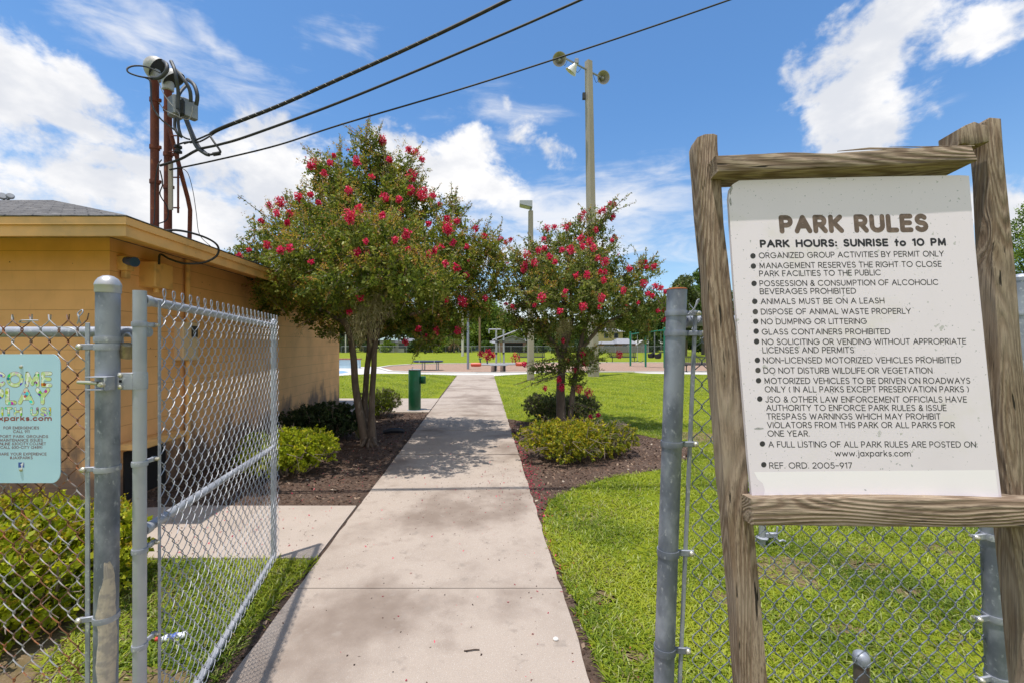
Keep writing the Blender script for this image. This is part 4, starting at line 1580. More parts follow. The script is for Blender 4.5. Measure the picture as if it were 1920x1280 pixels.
l0, l1 = ext_to_ground((1343, 728), (1389, 1275)), ext_to_ground((1392, 728), (1440, 1275))
slab([(1309, 256), (1322, 251), (1338, 250), (1346, 253), (1347, 282), (1353, 334), (1358, 420), (1370, 520), (1381, 624), (1390, 710), (1400, 817), (1405, 935), (1414, 985), (1427, 1120), (1440, 1275), l1, l0,
      (1389, 1275), (1379, 1135), (1371, 1047), (1364, 960), (1357, 900), (1351, 817), (1343, 728), (1334, 640), (1325, 509), (1316, 420), (1313, 392), (1309, 332), (1305, 285), (1304, 268)], -.004, .052, 'post', M['post_wood'], .25, 30, 1, .004)
r0_, r1_ = ext_to_ground((1884, 850), (1926, 1275)), ext_to_ground((1938, 850), (1976, 1275))
slab([(1846, 229), (1857, 220), (1878, 222), (1883, 286), (1895, 406), (1906, 509), (1916, 640), (1930, 780), (1946, 935), (1960, 1100), (1976, 1275), r1_, r0_,
      (1926, 1275), (1910, 1105), (1897, 992), (1884, 850), (1872, 640), (1863, 500), (1855, 330), (1848, 250)], -.016, .048, 'post', M['post_green'], .25, 30, 2, .004)
# side plank of the right post standing proud at its top
slab([(1797, 243), (1812, 234), (1828, 228), (1854, 236), (1856, 266), (1820, 272), (1812, 268), (1798, 272)], .004, .06, 'post_block', M['post_green'], .4, 10, 3, .004)
slab([(1342, 292), (1400, 289), (1480, 285), (1560, 287), (1640, 281), (1720, 277), (1800, 273), (1822, 272), (1834, 300), (1700, 309), (1560, 314), (1440, 319), (1346, 322)], .040, .100, 'top_rail', M['rail_wood'], .35, 22, 4, .004)
# long splinter lifting off the top rail
mb = MB()
mb.tube([S(1570, 284, .02), S(1630, 279, .022), S(1690, 279.5, .022), S(1735, 281, .02)], [.0008, .003, .003, .001], 6)
mb.tube([S(1668, 276, .01), S(1740, 276, .012), S(1800, 275, .012), S(1826, 274, .01)], [.0006, .002, .0025, .002], 6)
mb.build('splinter', M['rail_wood'], SG)
slab([(1408, 934), (1500, 933), (1600, 932), (1700, 933), (1800, 934), (1860, 936), (1915, 938), (1985, 940), (1985, 990), (1918, 989), (1800, 988), (1650, 987), (1500, 985), (1412, 985)], .044, .075, 'bottom_rail', M['rail_wood'], .35, 22, 5, .004)
# board
bp = []
for c, a0 in (((1386, 360), 180), ((1812, 334), 90)):
    pass
bo = [(1366, 372), (1368, 356), (1374, 346), (1386, 339), (1500, 335), (1650, 331.5), (1800, 329), (1817, 330), (1821, 380), (1836, 540), (1852, 700), (1868, 850), (1879, 940), (1640, 941), (1411, 941), (1402, 850), (1390, 700), (1376, 530)]
ft = [S(p[0], p[1], .012) for p in bo]
mb = MB()
mb.prism(ft, -SN * .010)
board = mb.build('board', M['sign_white'], SG, angle=20)
# bright strip along the foot of the board, peeled at its left corner
so = [(1414, 884), (1500, 883), (1660, 881.5), (1820, 880.5), (1866, 880), (1873, 933), (1800, 934), (1640, 935), (1450, 935), (1421, 935), (1432, 929), (1434, 917), (1430, 905), (1421, 898)]
mb = MB()
mb.add([S(p[0], p[1], .0121) for p in so], [tuple(range(len(so)))])
mb.build('white_strip', M['sign_strip'], SG, smooth=False)
# scuffed edges
for q_ in (((1367, 362), (1369, 352), (1373, 349), (1374, 354), (1371, 360), (1370, 366)), ((1367, 378), (1369, 370), (1371, 374), (1372, 385), (1370, 387)),
           ((1542, 335.5), (1556, 334.2), (1568, 334.5), (1566, 336), (1560, 335.4), (1556, 337), (1551, 335.6)), ((1414, 802.5), (1420, 800.5), (1431, 801), (1432, 803.5), (1424, 805), (1415, 804.5))):
    mb = MB()
    mb.add([S(p[0], p[1], .0121) for p in q_], [tuple(range(len(q_)))])
    mb.build('scuff_mark', M['scuff'], SG, smooth=False)


def rule(mb, s, x0, x1, yb0, yb1, cap, th, gap=.26, space=.44):
    """A line from (x0, yb0) to (x1, yb1): baselines in photo pixels measured on the board."""
    def place(x, y, z):
        k = (x - x0) / (x1 - x0)
        yy = yb0 + (yb1 - yb0) * k - y
        lean = y * .085
        return S(x - lean, yy, .01215 + z)
    letter_line(mb, s, x0, x1, 0, cap, th, place, gap, space)


def zb(zx, zy, ox, oy, k=3.84):
    return ox + zx / k, oy + zy / k


tm = MB()
rule(tm, 'PARK RULES', 1466.5, 1737, 434, 431, 25.5, 9.2, gap=.40, space=.62)
tm.build('title_lettering', M['ink_brown'], SG, smooth=False, fix=False)
hm = MB()
rule(hm, 'PARK HOURS: SUNRISE to 10 PM', 1427, 1773, 463, 459.5, 11.2, 3.7, gap=.34, space=.75)
hm.build('hours_lettering', M['ink_black'], SG, smooth=False, fix=False)
lm = MB()
TOP, BOT = (1360, 380), (1360, 640)
rows = [('ORGANIZED GROUP ACTIVITIES BY PERMIT ONLY', TOP, 245, 400, 1572, 386), ('MANAGEMENT RESERVES THE RIGHT TO CLOSE', TOP, 248, 473, 1556, 460), ('PARK FACILITIES TO THE PUBLIC', TOP, 248, 530, 1119, 522),
        ('POSSESSION & CONSUMPTION OF ALCOHOLIC', TOP, 250, 601, 1533, 591), ('BEVERAGES PROHIBITED', TOP, 252, 658, 940, 654), ('ANIMALS MUST BE ON A LEASH', TOP, 258, 730, 1144, 724),
        ('DISPOSE OF ANIMAL WASTE PROPERLY', TOP, 260, 804, 1335, 799), ('NO DUMPING OR LITTERING', TOP, 262, 875, 1018, 871), ('GLASS CONTAINERS PROHIBITED', TOP, 266, 948, 1186, 945),
        ('NO SOLICITING OR VENDING WITHOUT APPROPRIATE', TOP, 268, 1019, 1732, 1015), ('LICENSES AND PERMITS', BOT, 271, 80, 926, 79), ('NON-LICENSED MOTORIZED VEHICLES PROHIBITED', BOT, 275, 153, 1696, 151),
        ('DO NOT DISTURB WILDLIFE OR VEGETATION', BOT, 279, 226, 1490, 226), ('MOTORIZED VEHICLES TO BE DRIVEN ON ROADWAYS', BOT, 284, 300, 1762, 299), ('ONLY ( IN ALL PARKS EXCEPT PRESERVATION PARKS )', BOT, 288, 361, 1752, 360),
        ('JSO & OTHER LAW ENFORCEMENT OFFICIALS HAVE', BOT, 292, 434, 1738, 434), ('AUTHORITY TO ENFORCE PARK RULES & ISSUE', BOT, 298, 494, 1592, 495), ('TRESPASS WARNINGS WHICH MAY PROHIBIT', BOT, 302, 556, 1549, 556),
        ('VIOLATORS FROM THIS PARK OR ALL PARKS FOR', BOT, 305, 618, 1652, 618), ('ONE YEAR.', BOT, 308, 679, 606, 679), ('A FULL LISTING OF ALL PARK RULES ARE POSTED ON:', BOT, 314, 757, 1814, 758),
        ('www.jaxparks.com', BOT, 792, 821, 1334, 822), ('REF. ORD. 2005-917', BOT, 320, 909, 912, 909)]
for s, (ox, oy), a, b, c, d in rows:
    x0, y0 = zb(a, b, ox, oy)
    x1, y1 = zb(c, d, ox, oy)
    cap = 9.6 if oy == 380 else 10.2
    if s[0] == 'w':
        cap = 10.4
    rule(lm, s, x0, x1, y0, y1, cap, 1.55)
for (ox, oy), zx, zy in ((TOP, 199, 385), (TOP, 202, 458), (TOP, 207, 583), (TOP, 212, 712), (TOP, 216, 786), (TOP, 219, 855), (TOP, 222, 926), (TOP, 225, 998), (BOT, 231, 133), (BOT, 235, 205), (BOT, 239, 279), (BOT, 248, 411), (BOT, 267, 734), (BOT, 277, 884)):
    x, y = zb(zx, zy, ox, oy)
    lm.add([S(x + 5.1 * math.cos(a), y + 5.1 * math.sin(a), .0122) for a in np.linspace(0, 2 * math.pi, 19)[:-1]], [tuple(range(18))])
lm.build('rules_lettering', M['ink_grey'], SG, smooth=False, fix=False)

# ------------------------------------------------------------------ welcome sign on the left fence
WY = GY - .022
ws = thing('welcome_sign', P(40, 785, WY), 'pale blue rounded welcome sign with colourful letters on the rusty fence', 'sign')


def Wp(x, y, out=0.0):
    return P(x, y, WY) + Vector((0, -out, 0))


xl, xr, yt, yb = -32, 113, 669, 899
oc = []
for cx_, cy_, a0 in ((xr - 16, yt + 16, -90), (xr - 16, yb - 16, 0), (xl + 16, yb - 16, 90), (xl + 16, yt + 16, 180)):
    for q in np.linspace(a0, a0 + 90, 8):
        oc.append((cx_ + 16 * math.cos(math.radians(q)), cy_ + 16 * math.sin(math.radians(q)) * (1.35)))
mb = MB()
mb.prism([Wp(p[0], p[1]) for p in oc], (0, .003, 0))
M['sky_blue'] = pmat('pale_blue_sheet', (.44, .66, .77), rough=.35, var=[(3, (.40, .61, .73), .45, .7, 4)])
M['art'] = bpy.data.materials.new('park_scene_print')
M['art'].use_nodes = True
t = NT(M['art'].node_tree)
b_ = M['art'].node_tree.nodes['Principled BSDF']
b_.inputs['Roughness'].default_value = .4
oc_ = t.n('ShaderNodeTexCoord').outputs['Object']
se = t.n('ShaderNodeSeparateXYZ')
t.link(oc_, se.inputs[0])
f, _ = t.noise(oc_, 55, 3)
grs = t.mix(t.ramp(f, .42, .6), (.36, .56, .14), (.58, .72, .30))
vo = t.n('ShaderNodeTexVoronoi')
t.link(oc_, vo.inputs['Vector'])
vo.inputs['Scale'].default_value = 62
hs = t.n('ShaderNodeHueSaturation')
hs.inputs['Saturation'].default_value = 1.35
hs.inputs['Value'].default_value = .75
t.link(vo.outputs['Color'], hs.inputs['Color'])
f2, _ = t.noise(oc_, 30, 2)
skyp = t.mix(t.ramp(f2, .5, .6), (.85, .87, .84), (.55, .72, .36))
cl = t.mix(t.ramp(f, .40, .56), skyp, grs)
cl = t.mix(t.math('MULTIPLY', t.ramp(vo.outputs['Distance'], .50, .42), t.ramp(f2, .38, .46)), cl, hs.outputs[0])
t.link(cl, b_.inputs['Base Color'])
M['ink_maroon'] = pmat('maroon_lettering', (.26, .065, .055), rough=.5)
M['ink_mauve'] = pmat('mauve_lettering', (.22, .13, .15), rough=.5)
M['badge_blue'] = pmat('blue_badge', (.045, .10, .36), rough=.4)
M['badge_white'] = pmat('white_mark', (.85, .86, .88), rough=.4)
mb.build('sign_sheet', M['sky_blue'], ws, smooth=False)


def wline(mb, s, x0, x1, yb_, cap, th, lift, gap=.26, space=.4):
    letter_line(mb, s, x0, x1, 0, cap, th, lambda x, y, z: Wp(x, yb_ - y, lift + z), gap, space)


ol, il = MB(), MB()
for s, a, b, y, cap, th, g_, sp in (('COME', -15, 94.5, 721.5, 22, 7.6, .34, .4), ('PLAY', -12, 90, 754, 24, 8.2, .36, .4), ('WITH US!', -21, 94, 777, 12.6, 4.6, .42, .8)):
    wline(ol, s, a, b, y, cap, th, .0002, g_, sp)
    wline(il, s, a, b, y, cap, th - 1.1, .0004, g_, sp)
ol.build('letter_outline', M['ink_maroon'], ws, smooth=False, fix=False)
il.build('picture_lettering', M['art'], ws, smooth=False, fix=False)
ml = MB()
wline(ml, 'jaxparks.com', -18, 96, 787, 7.6, 2.3, .0002, .30)
ml.build('web_lettering', M['ink_maroon'], ws, smooth=False, fix=False)
sl = MB()
for s, hw, y in (('FOR EMERGENCIES', 33, 803.4), ('CALL 911', 15, 810.3), ('REPORT PARK GROUNDS', 50, 819.6), ('MAINTENANCE ISSUES', 40, 826.5), ('ONLINE 630CITY.COJ.NET', 46, 833.2), ('CALL 630-CITY (2489)', 39, 839.8), ('SHARE YOUR EXPERIENCE', 47, 852.4), ('#JAXPARKS', 21, 859.4)):
    wline(sl, s, 40 - hw, 40 + hw, y, 4.5, .95, .0002, .28, .5)
sl.build('notice_lettering', M['ink_mauve'], ws, smooth=False, fix=False)
mb = MB()
mb.add([Wp(x, y, .0003) for x, y in ((34.5, 866), (45.5, 866), (45.5, 875.5), (34.5, 875.5))], [(0, 1, 2, 3)])
mb.build('blue_badge', M['badge_blue'], ws, smooth=False)
mb = MB()
wline(mb, 'f', 39.5, 43.5, 875, 8, 1.7, .0006)
mb.build('badge_letter', M['badge_white'], ws, smooth=False, fix=False)
for y in (687, 879.5):
    mb = MB()
    mb.lathe([(.0065, 0), (.006, .003), (.003, .005), (.0005, .0055)], Wp(40, y, 0), (0, -1, 0), 12)
    mb.build('screw', M['bolt'], ws)

# ------------------------------------------------------------------ service masts and cables
def mast(Y, px, ptop, pbot, label, headoff, hr, turn, axis):
    x = (px - CX) / F * Y
    z1, z0 = zpx(ptop, Y), zpx(pbot, Y)
    th = thing('service_mast', (x, Y, z0), label, 'service mast', 'rusty service masts on the roof edge')
    mb = MB()
    mb.tube([(x, Y, z0 - .08), (x, Y, z1)], .037, 20)
    mb.build('pipe', M['rust_pipe'], th)
    for f in (.30, .52, .82):
        mb = MB()
        zz = z0 + (z1 - z0) * f
        mb.lathe([(.039, -.022), (.044, -.02), (.044, .02), (.039, .022)], (x, Y, zz), n=18)
        mb.box((x + .047, Y, zz), (.04, .02, .035), bev=.003)
        mb.build('clamp', M['rust_pipe'], th)
    # weatherhead: a hooded dome whose open face looks down to one side
    hd = Vector((math.cos(turn), math.sin(turn), 0))
    axis = Vector(axis).normalized()
    fx = (hd - axis * hd.dot(axis)).normalized()
    fy = axis.cross(fx)
    c = Vector((x, Y, z1)) + hd * headoff + Vector((0, 0, .02))
    mb = MB()
    n, m = 20, 9
    vs, fs = [], []
    for i in range(m + 1):
        ph = math.pi / 2 * i / m
        for k in range(n):
            a = 2 * math.pi * k / n
            vs.append(c + (fx * math.cos(a) * 1.05 + fy * math.sin(a) * .92) * hr * math.cos(ph) + axis * hr * 1.0 * math.sin(ph))
    for i in range(m):
        for k in range(n):
            l = (k + 1) % n
            fs.append((i * n + k, i * n + l, (i + 1) * n + l, (i + 1) * n + k))
    mb.add(vs, fs)
    hdm = mb.build('weatherhead', M['head_grey'], th)
    mb = MB()
    ring = vs[:n]
    mb.add([c + (p - c) * .93 + axis * .006 for p in ring], [tuple(range(n))])
    mb.build('entry_plate', M['dark'], hdm, smooth=False)
    mb = MB()
    mb.lathe([(.042, -.10), (.054, -.09), (.056, -.02), (.048, .01)], (x, Y, z1 + .01), n=18)
    mb.build('collar', M['head_grey'], hdm)
    return th, c


m1, c1_ = mast(4.50, 290, 136, 430, 'taller rust red service mast, left of the pair, with a grey domed head', .035, .118, -.25, (-.78, -.28, .56))
m2, c2_ = mast(4.80, 315, 156, 436, 'shorter rust red service mast, right of the pair, with a grey domed head', .075, .115, -.1, (-.55, -.12, .83))
br = thing('brace_pipe', P(355, 445, 4.9), 'bent rust red brace pipe leaning from the masts down to the roof', 'brace pipe')
mb = MB()
mb.tube([P(317, 238, 4.72), P(336, 312, 4.74), P(352, 372, 4.82), P(356.5, 394, 4.86), P(356, 420, 4.88), P(355, 462, 4.9)], .021, 12)
mb.build('pipe', M['rust_pipe'], br)
mb = MB()
mb.tube([P(334, 254, 4.66), P(334, 400, 4.7)], .010, 8)
for py in (255, 285, 333, 390):
    mb.tube([P(318, py, 4.72), P(336, py, 4.68)], .008, 6)
mb.build('insulator_rack', M['rust_pipe'], br)
mb = MB()
mb.lathe([(.012, -.055), (.036, -.05), (.036, -.03), (.022, -.022), (.022, -.006), (.036, 0), (.036, .022), (.012, .03)], P(334, 278, 4.63), n=16)
mb.build('insulator', M['dark'], br)
wp = MB()
wp.box(P(320, 350, 4.66), (.04, .02, .50))
wp.build('wood_strip', pmat('pale_board', (.38, .34, .28), rough=.9), br)

sbx = thing('splice_box', P(342, 205, 4.62), 'grey metal splice box tied beside the masts with thick cables through it', 'electrical box')
mb = MB()
c = P(332, 202, 4.60)
mb.box(c, (.15, .12, .21), rot=-.5, bev=.012)
mb.box(P(355, 206, 4.58), (.07, .14, .19), rot=-.5, bev=.01)
mb.build('case', M['box_grey'], sbx)
mb = MB()
mb.box(P(340, 203, 4.49), (.09, .04, .17), rot=-.5, bev=.02)
mb.build('cable_slot', M['dark'], sbx)
cb = thing('drop_cables', P(330, 230, 4.5), 'loops of thick grey cable hanging from the mast heads to the splice', 'cable')
for pts, r_ in (([(307, 116, 4.42), (313, 122, 4.34), (312, 134, 4.32), (300, 146, 4.34), (284, 147, 4.38)], .017),
                ([(321, 116, 4.42), (327, 130, 4.36), (331, 150, 4.36), (334, 172, 4.40), (334, 205, 4.42)], .017),
                ([(330, 132, 4.44), (345, 150, 4.40), (356, 170, 4.42), (358, 192, 4.46)], .017),
                ([(352, 150, 4.6), (364, 160, 4.5), (370, 180, 4.48), (368, 198, 4.5)], .019),
                ([(350, 160, 4.6), (339, 172, 4.5), (334, 185, 4.46), (336, 204, 4.46)], .015),
                ([(328, 222, 4.5), (328, 240, 4.5), (334, 252, 4.5), (342, 258, 4.52)], .014),
                ([(334, 222, 4.5), (335, 240, 4.5), (339, 254, 4.5)], .014),
                ([(348, 224, 4.5), (358, 250, 4.5), (368, 275, 4.5), (384, 288, 4.5), (392, 291, 4.5)], .019),
                ([(351, 224, 4.54), (362, 252, 4.54), (374, 276, 4.54), (388, 289, 4.52)], .014)):
    mb = MB()
    mb.tube(smooth_pts([P(*p) for p in pts], 5), r_, 8)
    mb.build('cable', M['cable_grey'], cb)
for pts, r_, mt in (([(284, 147, 4.36), (262, 144, 4.25), (242, 137, 4.2), (239, 129, 4.2), (252, 124, 4.25), (275, 126, 4.35), (300, 137, 4.38)], .008, 'cable_grey'),
                    ([(272, 146, 4.36), (281, 152, 4.36), (283, 170, 4.36), (285, 196, 4.36), (300, 222, 4.38), (322, 240, 4.45), (345, 258, 4.5), (356, 262, 4.5)], .008, 'cable_grey'),
                    ([(295, 148, 4.42), (306, 175, 4.42), (320, 195, 4.42), (335, 212, 4.42), (336, 222, 4.42)], .004, 'wire_lead'),
                    ([(298, 192, 4.42), (308, 206, 4.42), (330, 217, 4.42), (352, 225, 4.42), (360, 212, 4.42), (361, 200, 4.42)], .004, 'wire_lead'),
                    ([(303, 300, 4.45), (296, 312, 4.42), (291, 345, 4.42), (290, 395, 4.42), (288, 420, 4.4)], .006, 'cable'),
                    ([(300, 320, 4.45), (305, 345, 4.5), (300, 365, 4.55), (314, 390, 4.6), (313, 412, 4.6), (296, 420, 4.5)], .006, 'cable'),
                    ([(338, 315, 4.7), (352, 325, 4.7), (362, 360, 4.7), (368, 400, 4.7), (374, 440, 4.7), (395, 462, 4.75)], .0035, 'cable')):
    mb = MB()
    mb.tube(smooth_pts([P(*p) for p in pts], 5), r_, 6)
    mb.build('lead', M[mt], cb)


def overhead(px, r_, label, name='overhead_cable', wrap=0.0, Y0=4.55, Y1=4.5):
    n = len(px)
    pts = [P(x, y, Y0 + (Y1 - Y0) * i / (n - 1)) for i, (x, y) in enumerate(px)]
    d = (pts[-1] - pts[-2])
    d.normalize()
    for k in (3, 8, 16):
        pts.append(pts[n - 1] + d * k + Vector((0, 0, .01 * k * k * .6)))
    sp_ = smooth_pts(pts, 8)
    o = thing(name, pts[0], label, 'cable')
    mb = MB()
    mb.tube(sp_, r_, 8)
    mb.build('cable', M['cable'], o)
    if wrap:
        w = MB()
        for i in range(10, len(sp_) - 30):
            for f in (0,):
                a = sp_[i].lerp(sp_[i + 1], f)
                dd = (sp_[i + 1] - sp_[i]).normalized()
                s = dd.cross(Vector((0, 1, 0))).normalized()
                q = [a + (s * math.cos(u) + dd.cross(s) * math.sin(u)) * (r_ * 1.06) + dd * (.012 * u) for u in np.linspace(0, 6.283, 9)]
                w.tube(q, .0016, 4)
        w.build('lashing_wire', M['wire_lead'], o, fix=False)
    return o


oc1 = overhead([(395, 252), (420, 239), (520, 200), (640, 147), (780, 84), (955, -1)], .018, 'thickest overhead cable, black with a spiral lashing wire, topmost of the three', wrap=1)
mb = MB()
for a in ([(345, 270, 4.5), (370, 262, 4.5), (395, 251, 4.54)], [(356, 268, 4.5), (375, 266, 4.5), (398, 253, 4.54)], [(330, 273, 4.6), (345, 268, 4.52), (360, 266, 4.5)]):
    mb.tube(smooth_pts([P(*p) for p in a], 5), .009, 6)
mb.tube(smooth_pts([P(394, 256, 4.53), P(402, 268, 4.5), P(412, 282, 4.5), P(412, 287, 4.5), P(404, 289, 4.5), P(390, 291, 4.5)], 5), .011, 6)
mb.tube([P(400, 290, 4.5), P(412, 288, 4.5)], .02, 8)
mb.build('cable_tail', M['cable'], oc1)
overhead([(300, 311), (338, 299), (372, 281), (410, 272), (470, 254), (640, 191), (860, 100), (1092, -1)], .0125, 'middle overhead cable, black, running from the masts to the sky', Y0=4.5)
overhead([(318, 319), (400, 302), (520, 273), (640, 234), (850, 172), (1060, 105), (1372, -1)], .0085, 'thinnest overhead cable, lowest of the three, passing the floodlight pole', Y0=4.6)

# ------------------------------------------------------------------ poles
M['pole_conc'] = pmat('tan_concrete_pole', (.375, .33, .265), rough=.85, var=[(1.2, (.32, .28, .22), .4, .65, 4), (30, (.28, .25, .20), .55, .72, 4)], stretch=(1, 1, .15))
M['pole_wood'] = pmat('brown_timber_pole', (.24, .155, .10), rough=.9, var=[(3, (.17, .11, .075), .4, .65, 4)], stretch=(1, 1, .1))
M['pole_steel'] = pmat('blue_grey_steel_pole', (.26, .29, .34), rough=.5, metal=.3)


def square_pole(mb, base, h, w0, w1, ch=.18, rot=.5):
    vs, fs = [], []
    for (z, w) in ((-.2, w0), (h, w1)):
        a, c = w / 2, w / 2 * ch
        for (x, y) in ((-a + c, -a), (a - c, -a), (a, -a + c), (a, a - c), (a - c, a), (-a + c, a), (-a, a - c), (-a, -a + c)):
            vs.append((base[0] + x * math.cos(rot) - y * math.sin(rot), base[1] + x * math.sin(rot) + y * math.cos(rot), base[2] + z))
    for i in range(8):
        j = (i + 1) % 8
        fs.append((i, j, 8 + j, 8 + i))
    fs += [tuple(range(7, -1, -1)), tuple(range(8, 16))]
    return mb.add(vs, fs)


TY = 23.0
tb0 = P(1113, HY + CH * F / TY, TY)
ftop = zpx(116, TY)
FP = thing('floodlight_pole', tb0, 'tall tapering tan concrete pole carrying three floodlights', 'light pole')
mb = MB()
tpx = (1103.5 - 1113) / F * TY
n = len(mb.v)
square_pole(mb, (0, 0, 0), ftop, .46, .31)
mb.v = [(tb0.x + p[0] + tpx * max(p[2], 0) / ftop, tb0.y + p[1], p[2]) for p in mb.v]
mb.build('pole', M['pole_conc'], FP, smooth=False)
mb = MB()
ca, cb2 = P(1060, 110, TY - .8), P(1131, 148, TY + .6)
mid = P(1104, 134, TY)
mb.tube([ca, cb2], .05, 6)
mb.build('crossarm', M['pole_steel'], FP)
for (px, py, Y, d, sz, white) in ((1049, 112, TY - .9, (-.12, -.9, -.25), .33, 0), (1071, 134, TY - .5, (-.55, .25, -.75), .30, 1), (1131, 146, TY + .4, (.15, -.9, -.22), .33, 0)):
    c = P(px, py, Y)
    d = Vector(d).normalized()
    mb = MB()
    n_ = 22
    prof = [(.07, -.42), (.09, -.40), (.14, -.26), (.25, -.08), (sz, .04), (sz + .02, .05), (sz - .015, .045), (.24, -.07), (.12, -.24), (.01, -.25)]
    mb.lathe(prof, c, d, n_)
    lh = mb.build('floodlight', pmat('white_reflector', (.66, .66, .64), rough=.4) if white else pmat('grey_reflector', (.36, .33, .29), rough=.45), FP)
    mb = MB()
    mb.lathe([(.02, -.22), (.085, -.18), (.09, -.10), (.05, -.02), (.005, 0)], c, d, 14)
    mb.build('bulb', M['head_grey'], lh)
    mb = MB()
    q = c - d * .45
    mb.box(q + Vector((0, 0, .06)), (.20, .20, .26), bev=.02)
    mb.tube([q, (q.x, q.y, max(ca.z + (cb2.z - ca.z) * (px - 1060) / 71, cb2.z))], .03, 6)
    mb.build('ballast', M['box_grey'], lh)
for (a, b) in ((1052, 1064), (1074, 1090), (1112, 1124)):
    pa, pb = P(a, 112 + (a - 1060) * .53, TY), P(b, 112 + (b - 1060) * .53, TY)
    m_ = (pa + pb) / 2 + Vector((0, 0, -.35))
    mb = MB()
    mb.tube(smooth_pts([pa, m_, pb], 6), .012, 5)
    mb.build('flex_cable', M['dark'], FP)
mb = MB()
mb.box(P(1095, 181, TY - .15), (.16, .16, .32))
mb.build('junction_box', M['dark'], FP)

LPY = 20.8
lb = P(995, HY + CH * F / LPY, LPY)
LP2 = thing('lamp_post', lb, 'shorter tan square lamp post with a flat shoebox lamp, beside the path end', 'lamp post')
mb = MB()
square_pole(mb, (0, 0, 0), zpx(396, LPY), .30, .20, rot=.2)
mb.v = [(lb.x + p[0], lb.y + p[1], p[2]) for p in mb.v]
mb.build('pole', M['pole_conc'], LP2, smooth=False)
mb = MB()
tz = zpx(396, LPY)
mb.tube([(lb.x, LPY, tz - .05), (lb.x + .02, LPY, tz + .22)], .05, 10)
mb.build('tenon', M['pole_steel'], LP2)
mb = MB()
hc_ = P(986, 385, LPY)
mb.prism([hc_ + Vector((-.30, -.28, -.02)), hc_ + Vector((.30, -.28, -.16)), hc_ + Vector((.30, -.28, .14)), hc_ + Vector((-.30, -.28, .14))], (0, .56, 0))
lh = mb.build('lamp_head', pmat('lamp_housing', (.40, .42, .44), rough=.5, metal=.2), LP2, smooth=False)
mb = MB()
mb.prism([hc_ + Vector((-.26, -.24, -.035)), hc_ + Vector((.24, -.24, -.152)), hc_ + Vector((.24, .24, -.152)), hc_ + Vector((-.26, .24, -.035))], (0, 0, -.012))
mb.build('lens', pmat('lamp_glass', (.30, .34, .36), rough=.25), lh, smooth=False)

for (px, Y, h, r_, mt, nm, lab, foot) in ((867.5, 62, 10.5, .17, 'pole_conc', 'utility_pole', 'tan utility pole with a pale foot, leftmost of the three distant poles', 1), (899.5, 66, 10.5, .17, 'pole_wood', 'utility_pole', 'brown timber utility pole, rightmost of the three distant poles', 0),
                                          (877.5, 29.7, 6.2, .085, 'pole_steel', 'steel_pole', 'slim blue grey steel pole standing in the wood chips', 0), (648, 88, 7.5, .13, 'pale_concrete', 'utility_pole', 'thin pale pole against the dark trees by the building end', 0)):
    b = P(px, HY + CH * F / Y, Y)
    o = thing(nm, b, lab, 'pole')
    mb = MB()
    mb.tube([(b.x, b.y, -.1), (b.x, b.y, h)], [r_, r_ * .85], 12)
    mb.build('shaft', M[mt], o)
    mb = MB()
    if foot:
        mb.tube([(b.x, b.y, -.1), (b.x, b.y, 2.3)], [r_ * 1.12, r_ * 1.1], 12)
        mb.build('pale_foot', M['pale_concrete'], o)
    else:
        mb.lathe([(r_ * .9, 0), (r_ * .9, .06), (.01, .10)], (b.x, b.y, h), n=12)
        mb.build('cap', M[mt], o)

# ------------------------------------------------------------------ drinking fountain
fy = 11.25
fb_ = P(777.5, HY + CH * F / fy, fy)
DF = thing('drinking_fountain', fb_, 'dark green round pedestal drinking fountain on a concrete slab', 'drinking fountain')
M['green'] = pmat('dark_green_paint', (.006, .085, .036), rough=.35, var=[(6, (.010, .11, .05), .45, .7, 4)], spec=.5)
mb = MB()
mb.lathe([(.155, 0), (.157, .01), (.157, 1.02), (.150, 1.035)], fb_ + Vector((0, 0, .01)), n=30)
mb.build('pedestal', M['green'], DF)
mb = MB()
mb.lathe([(.157, 1.036), (.160, 1.04), (.158, 1.052), (.12, 1.052), (.09, 1.035), (.01, 1.03)], fb_ + Vector((0, 0, .01)), n=30)
bw = mb.build('bowl', M['galv_cap'], DF)
mb = MB()
mb.tube(smooth_pts([fb_ + Vector((-.06, 0, 1.05)), fb_ + Vector((-.06, -.01, 1.10)), fb_ + Vector((-.03, -.02, 1.12))], 4), .010, 8)
mb.build('spout', M['galv_cap'], bw)
mb = MB()
mb.lathe([(.06, -.10), (.065, -.09), (.065, .08), (.062, .085)], fb_ + Vector((.225, -.02, .80)), n=18)
mb.box(fb_ + Vector((.175, -.01, .83)), (.06, .05, .05))
mb.build('side_basin', M['green'], DF)
mb = MB()
mb.lathe([(.19, 0), (.19, .008), (.157, .012)], fb_ + Vector((0, 0, .016)), n=26)
mb.build('base_ring', M['galv'], DF)

# ------------------------------------------------------------------ splash wall and play equipment
sw = thing('splash_wall', P(650, 690, 31), 'low pale blue wall with a brick coping past the building end', 'wall')
mb = MB()
mb.box((-15.4, 31.2, .30), (9.1, .35, .62))
mb.build('wall', M['blue_paint'], sw, smooth=False)
mb = MB()
mb.box((-15.4, 31.2, .655), (9.25, .46, .08))
mb.build('coping', M['brick'], sw, smooth=False)
mb = MB()
for x_ in (-18.4, -15.4, -12.3):
    mb.box((x_, 31.01, .3), (.05, .03, .60))
mb.build('control_joint', M['pale_concrete'], sw, smooth=False)

M['navy'] = pmat('navy_coating', (.018, .030, .075), rough=.45)
M['steel'] = pmat('brushed_steel', (.42, .43, .45), rough=.4, metal=.5)
M['red'] = pmat('orange_red_plastic', (.52, .075, .035), rough=.4)
M['green_post'] = pmat('teal_green_post', (.006, .17, .10), rough=.4)
M['black_metal'] = pmat('black_coated_metal', (.018, .018, .02), rough=.45)
M['black_rubber'] = pmat('black_rubber', (.022, .022, .026), rough=.7)

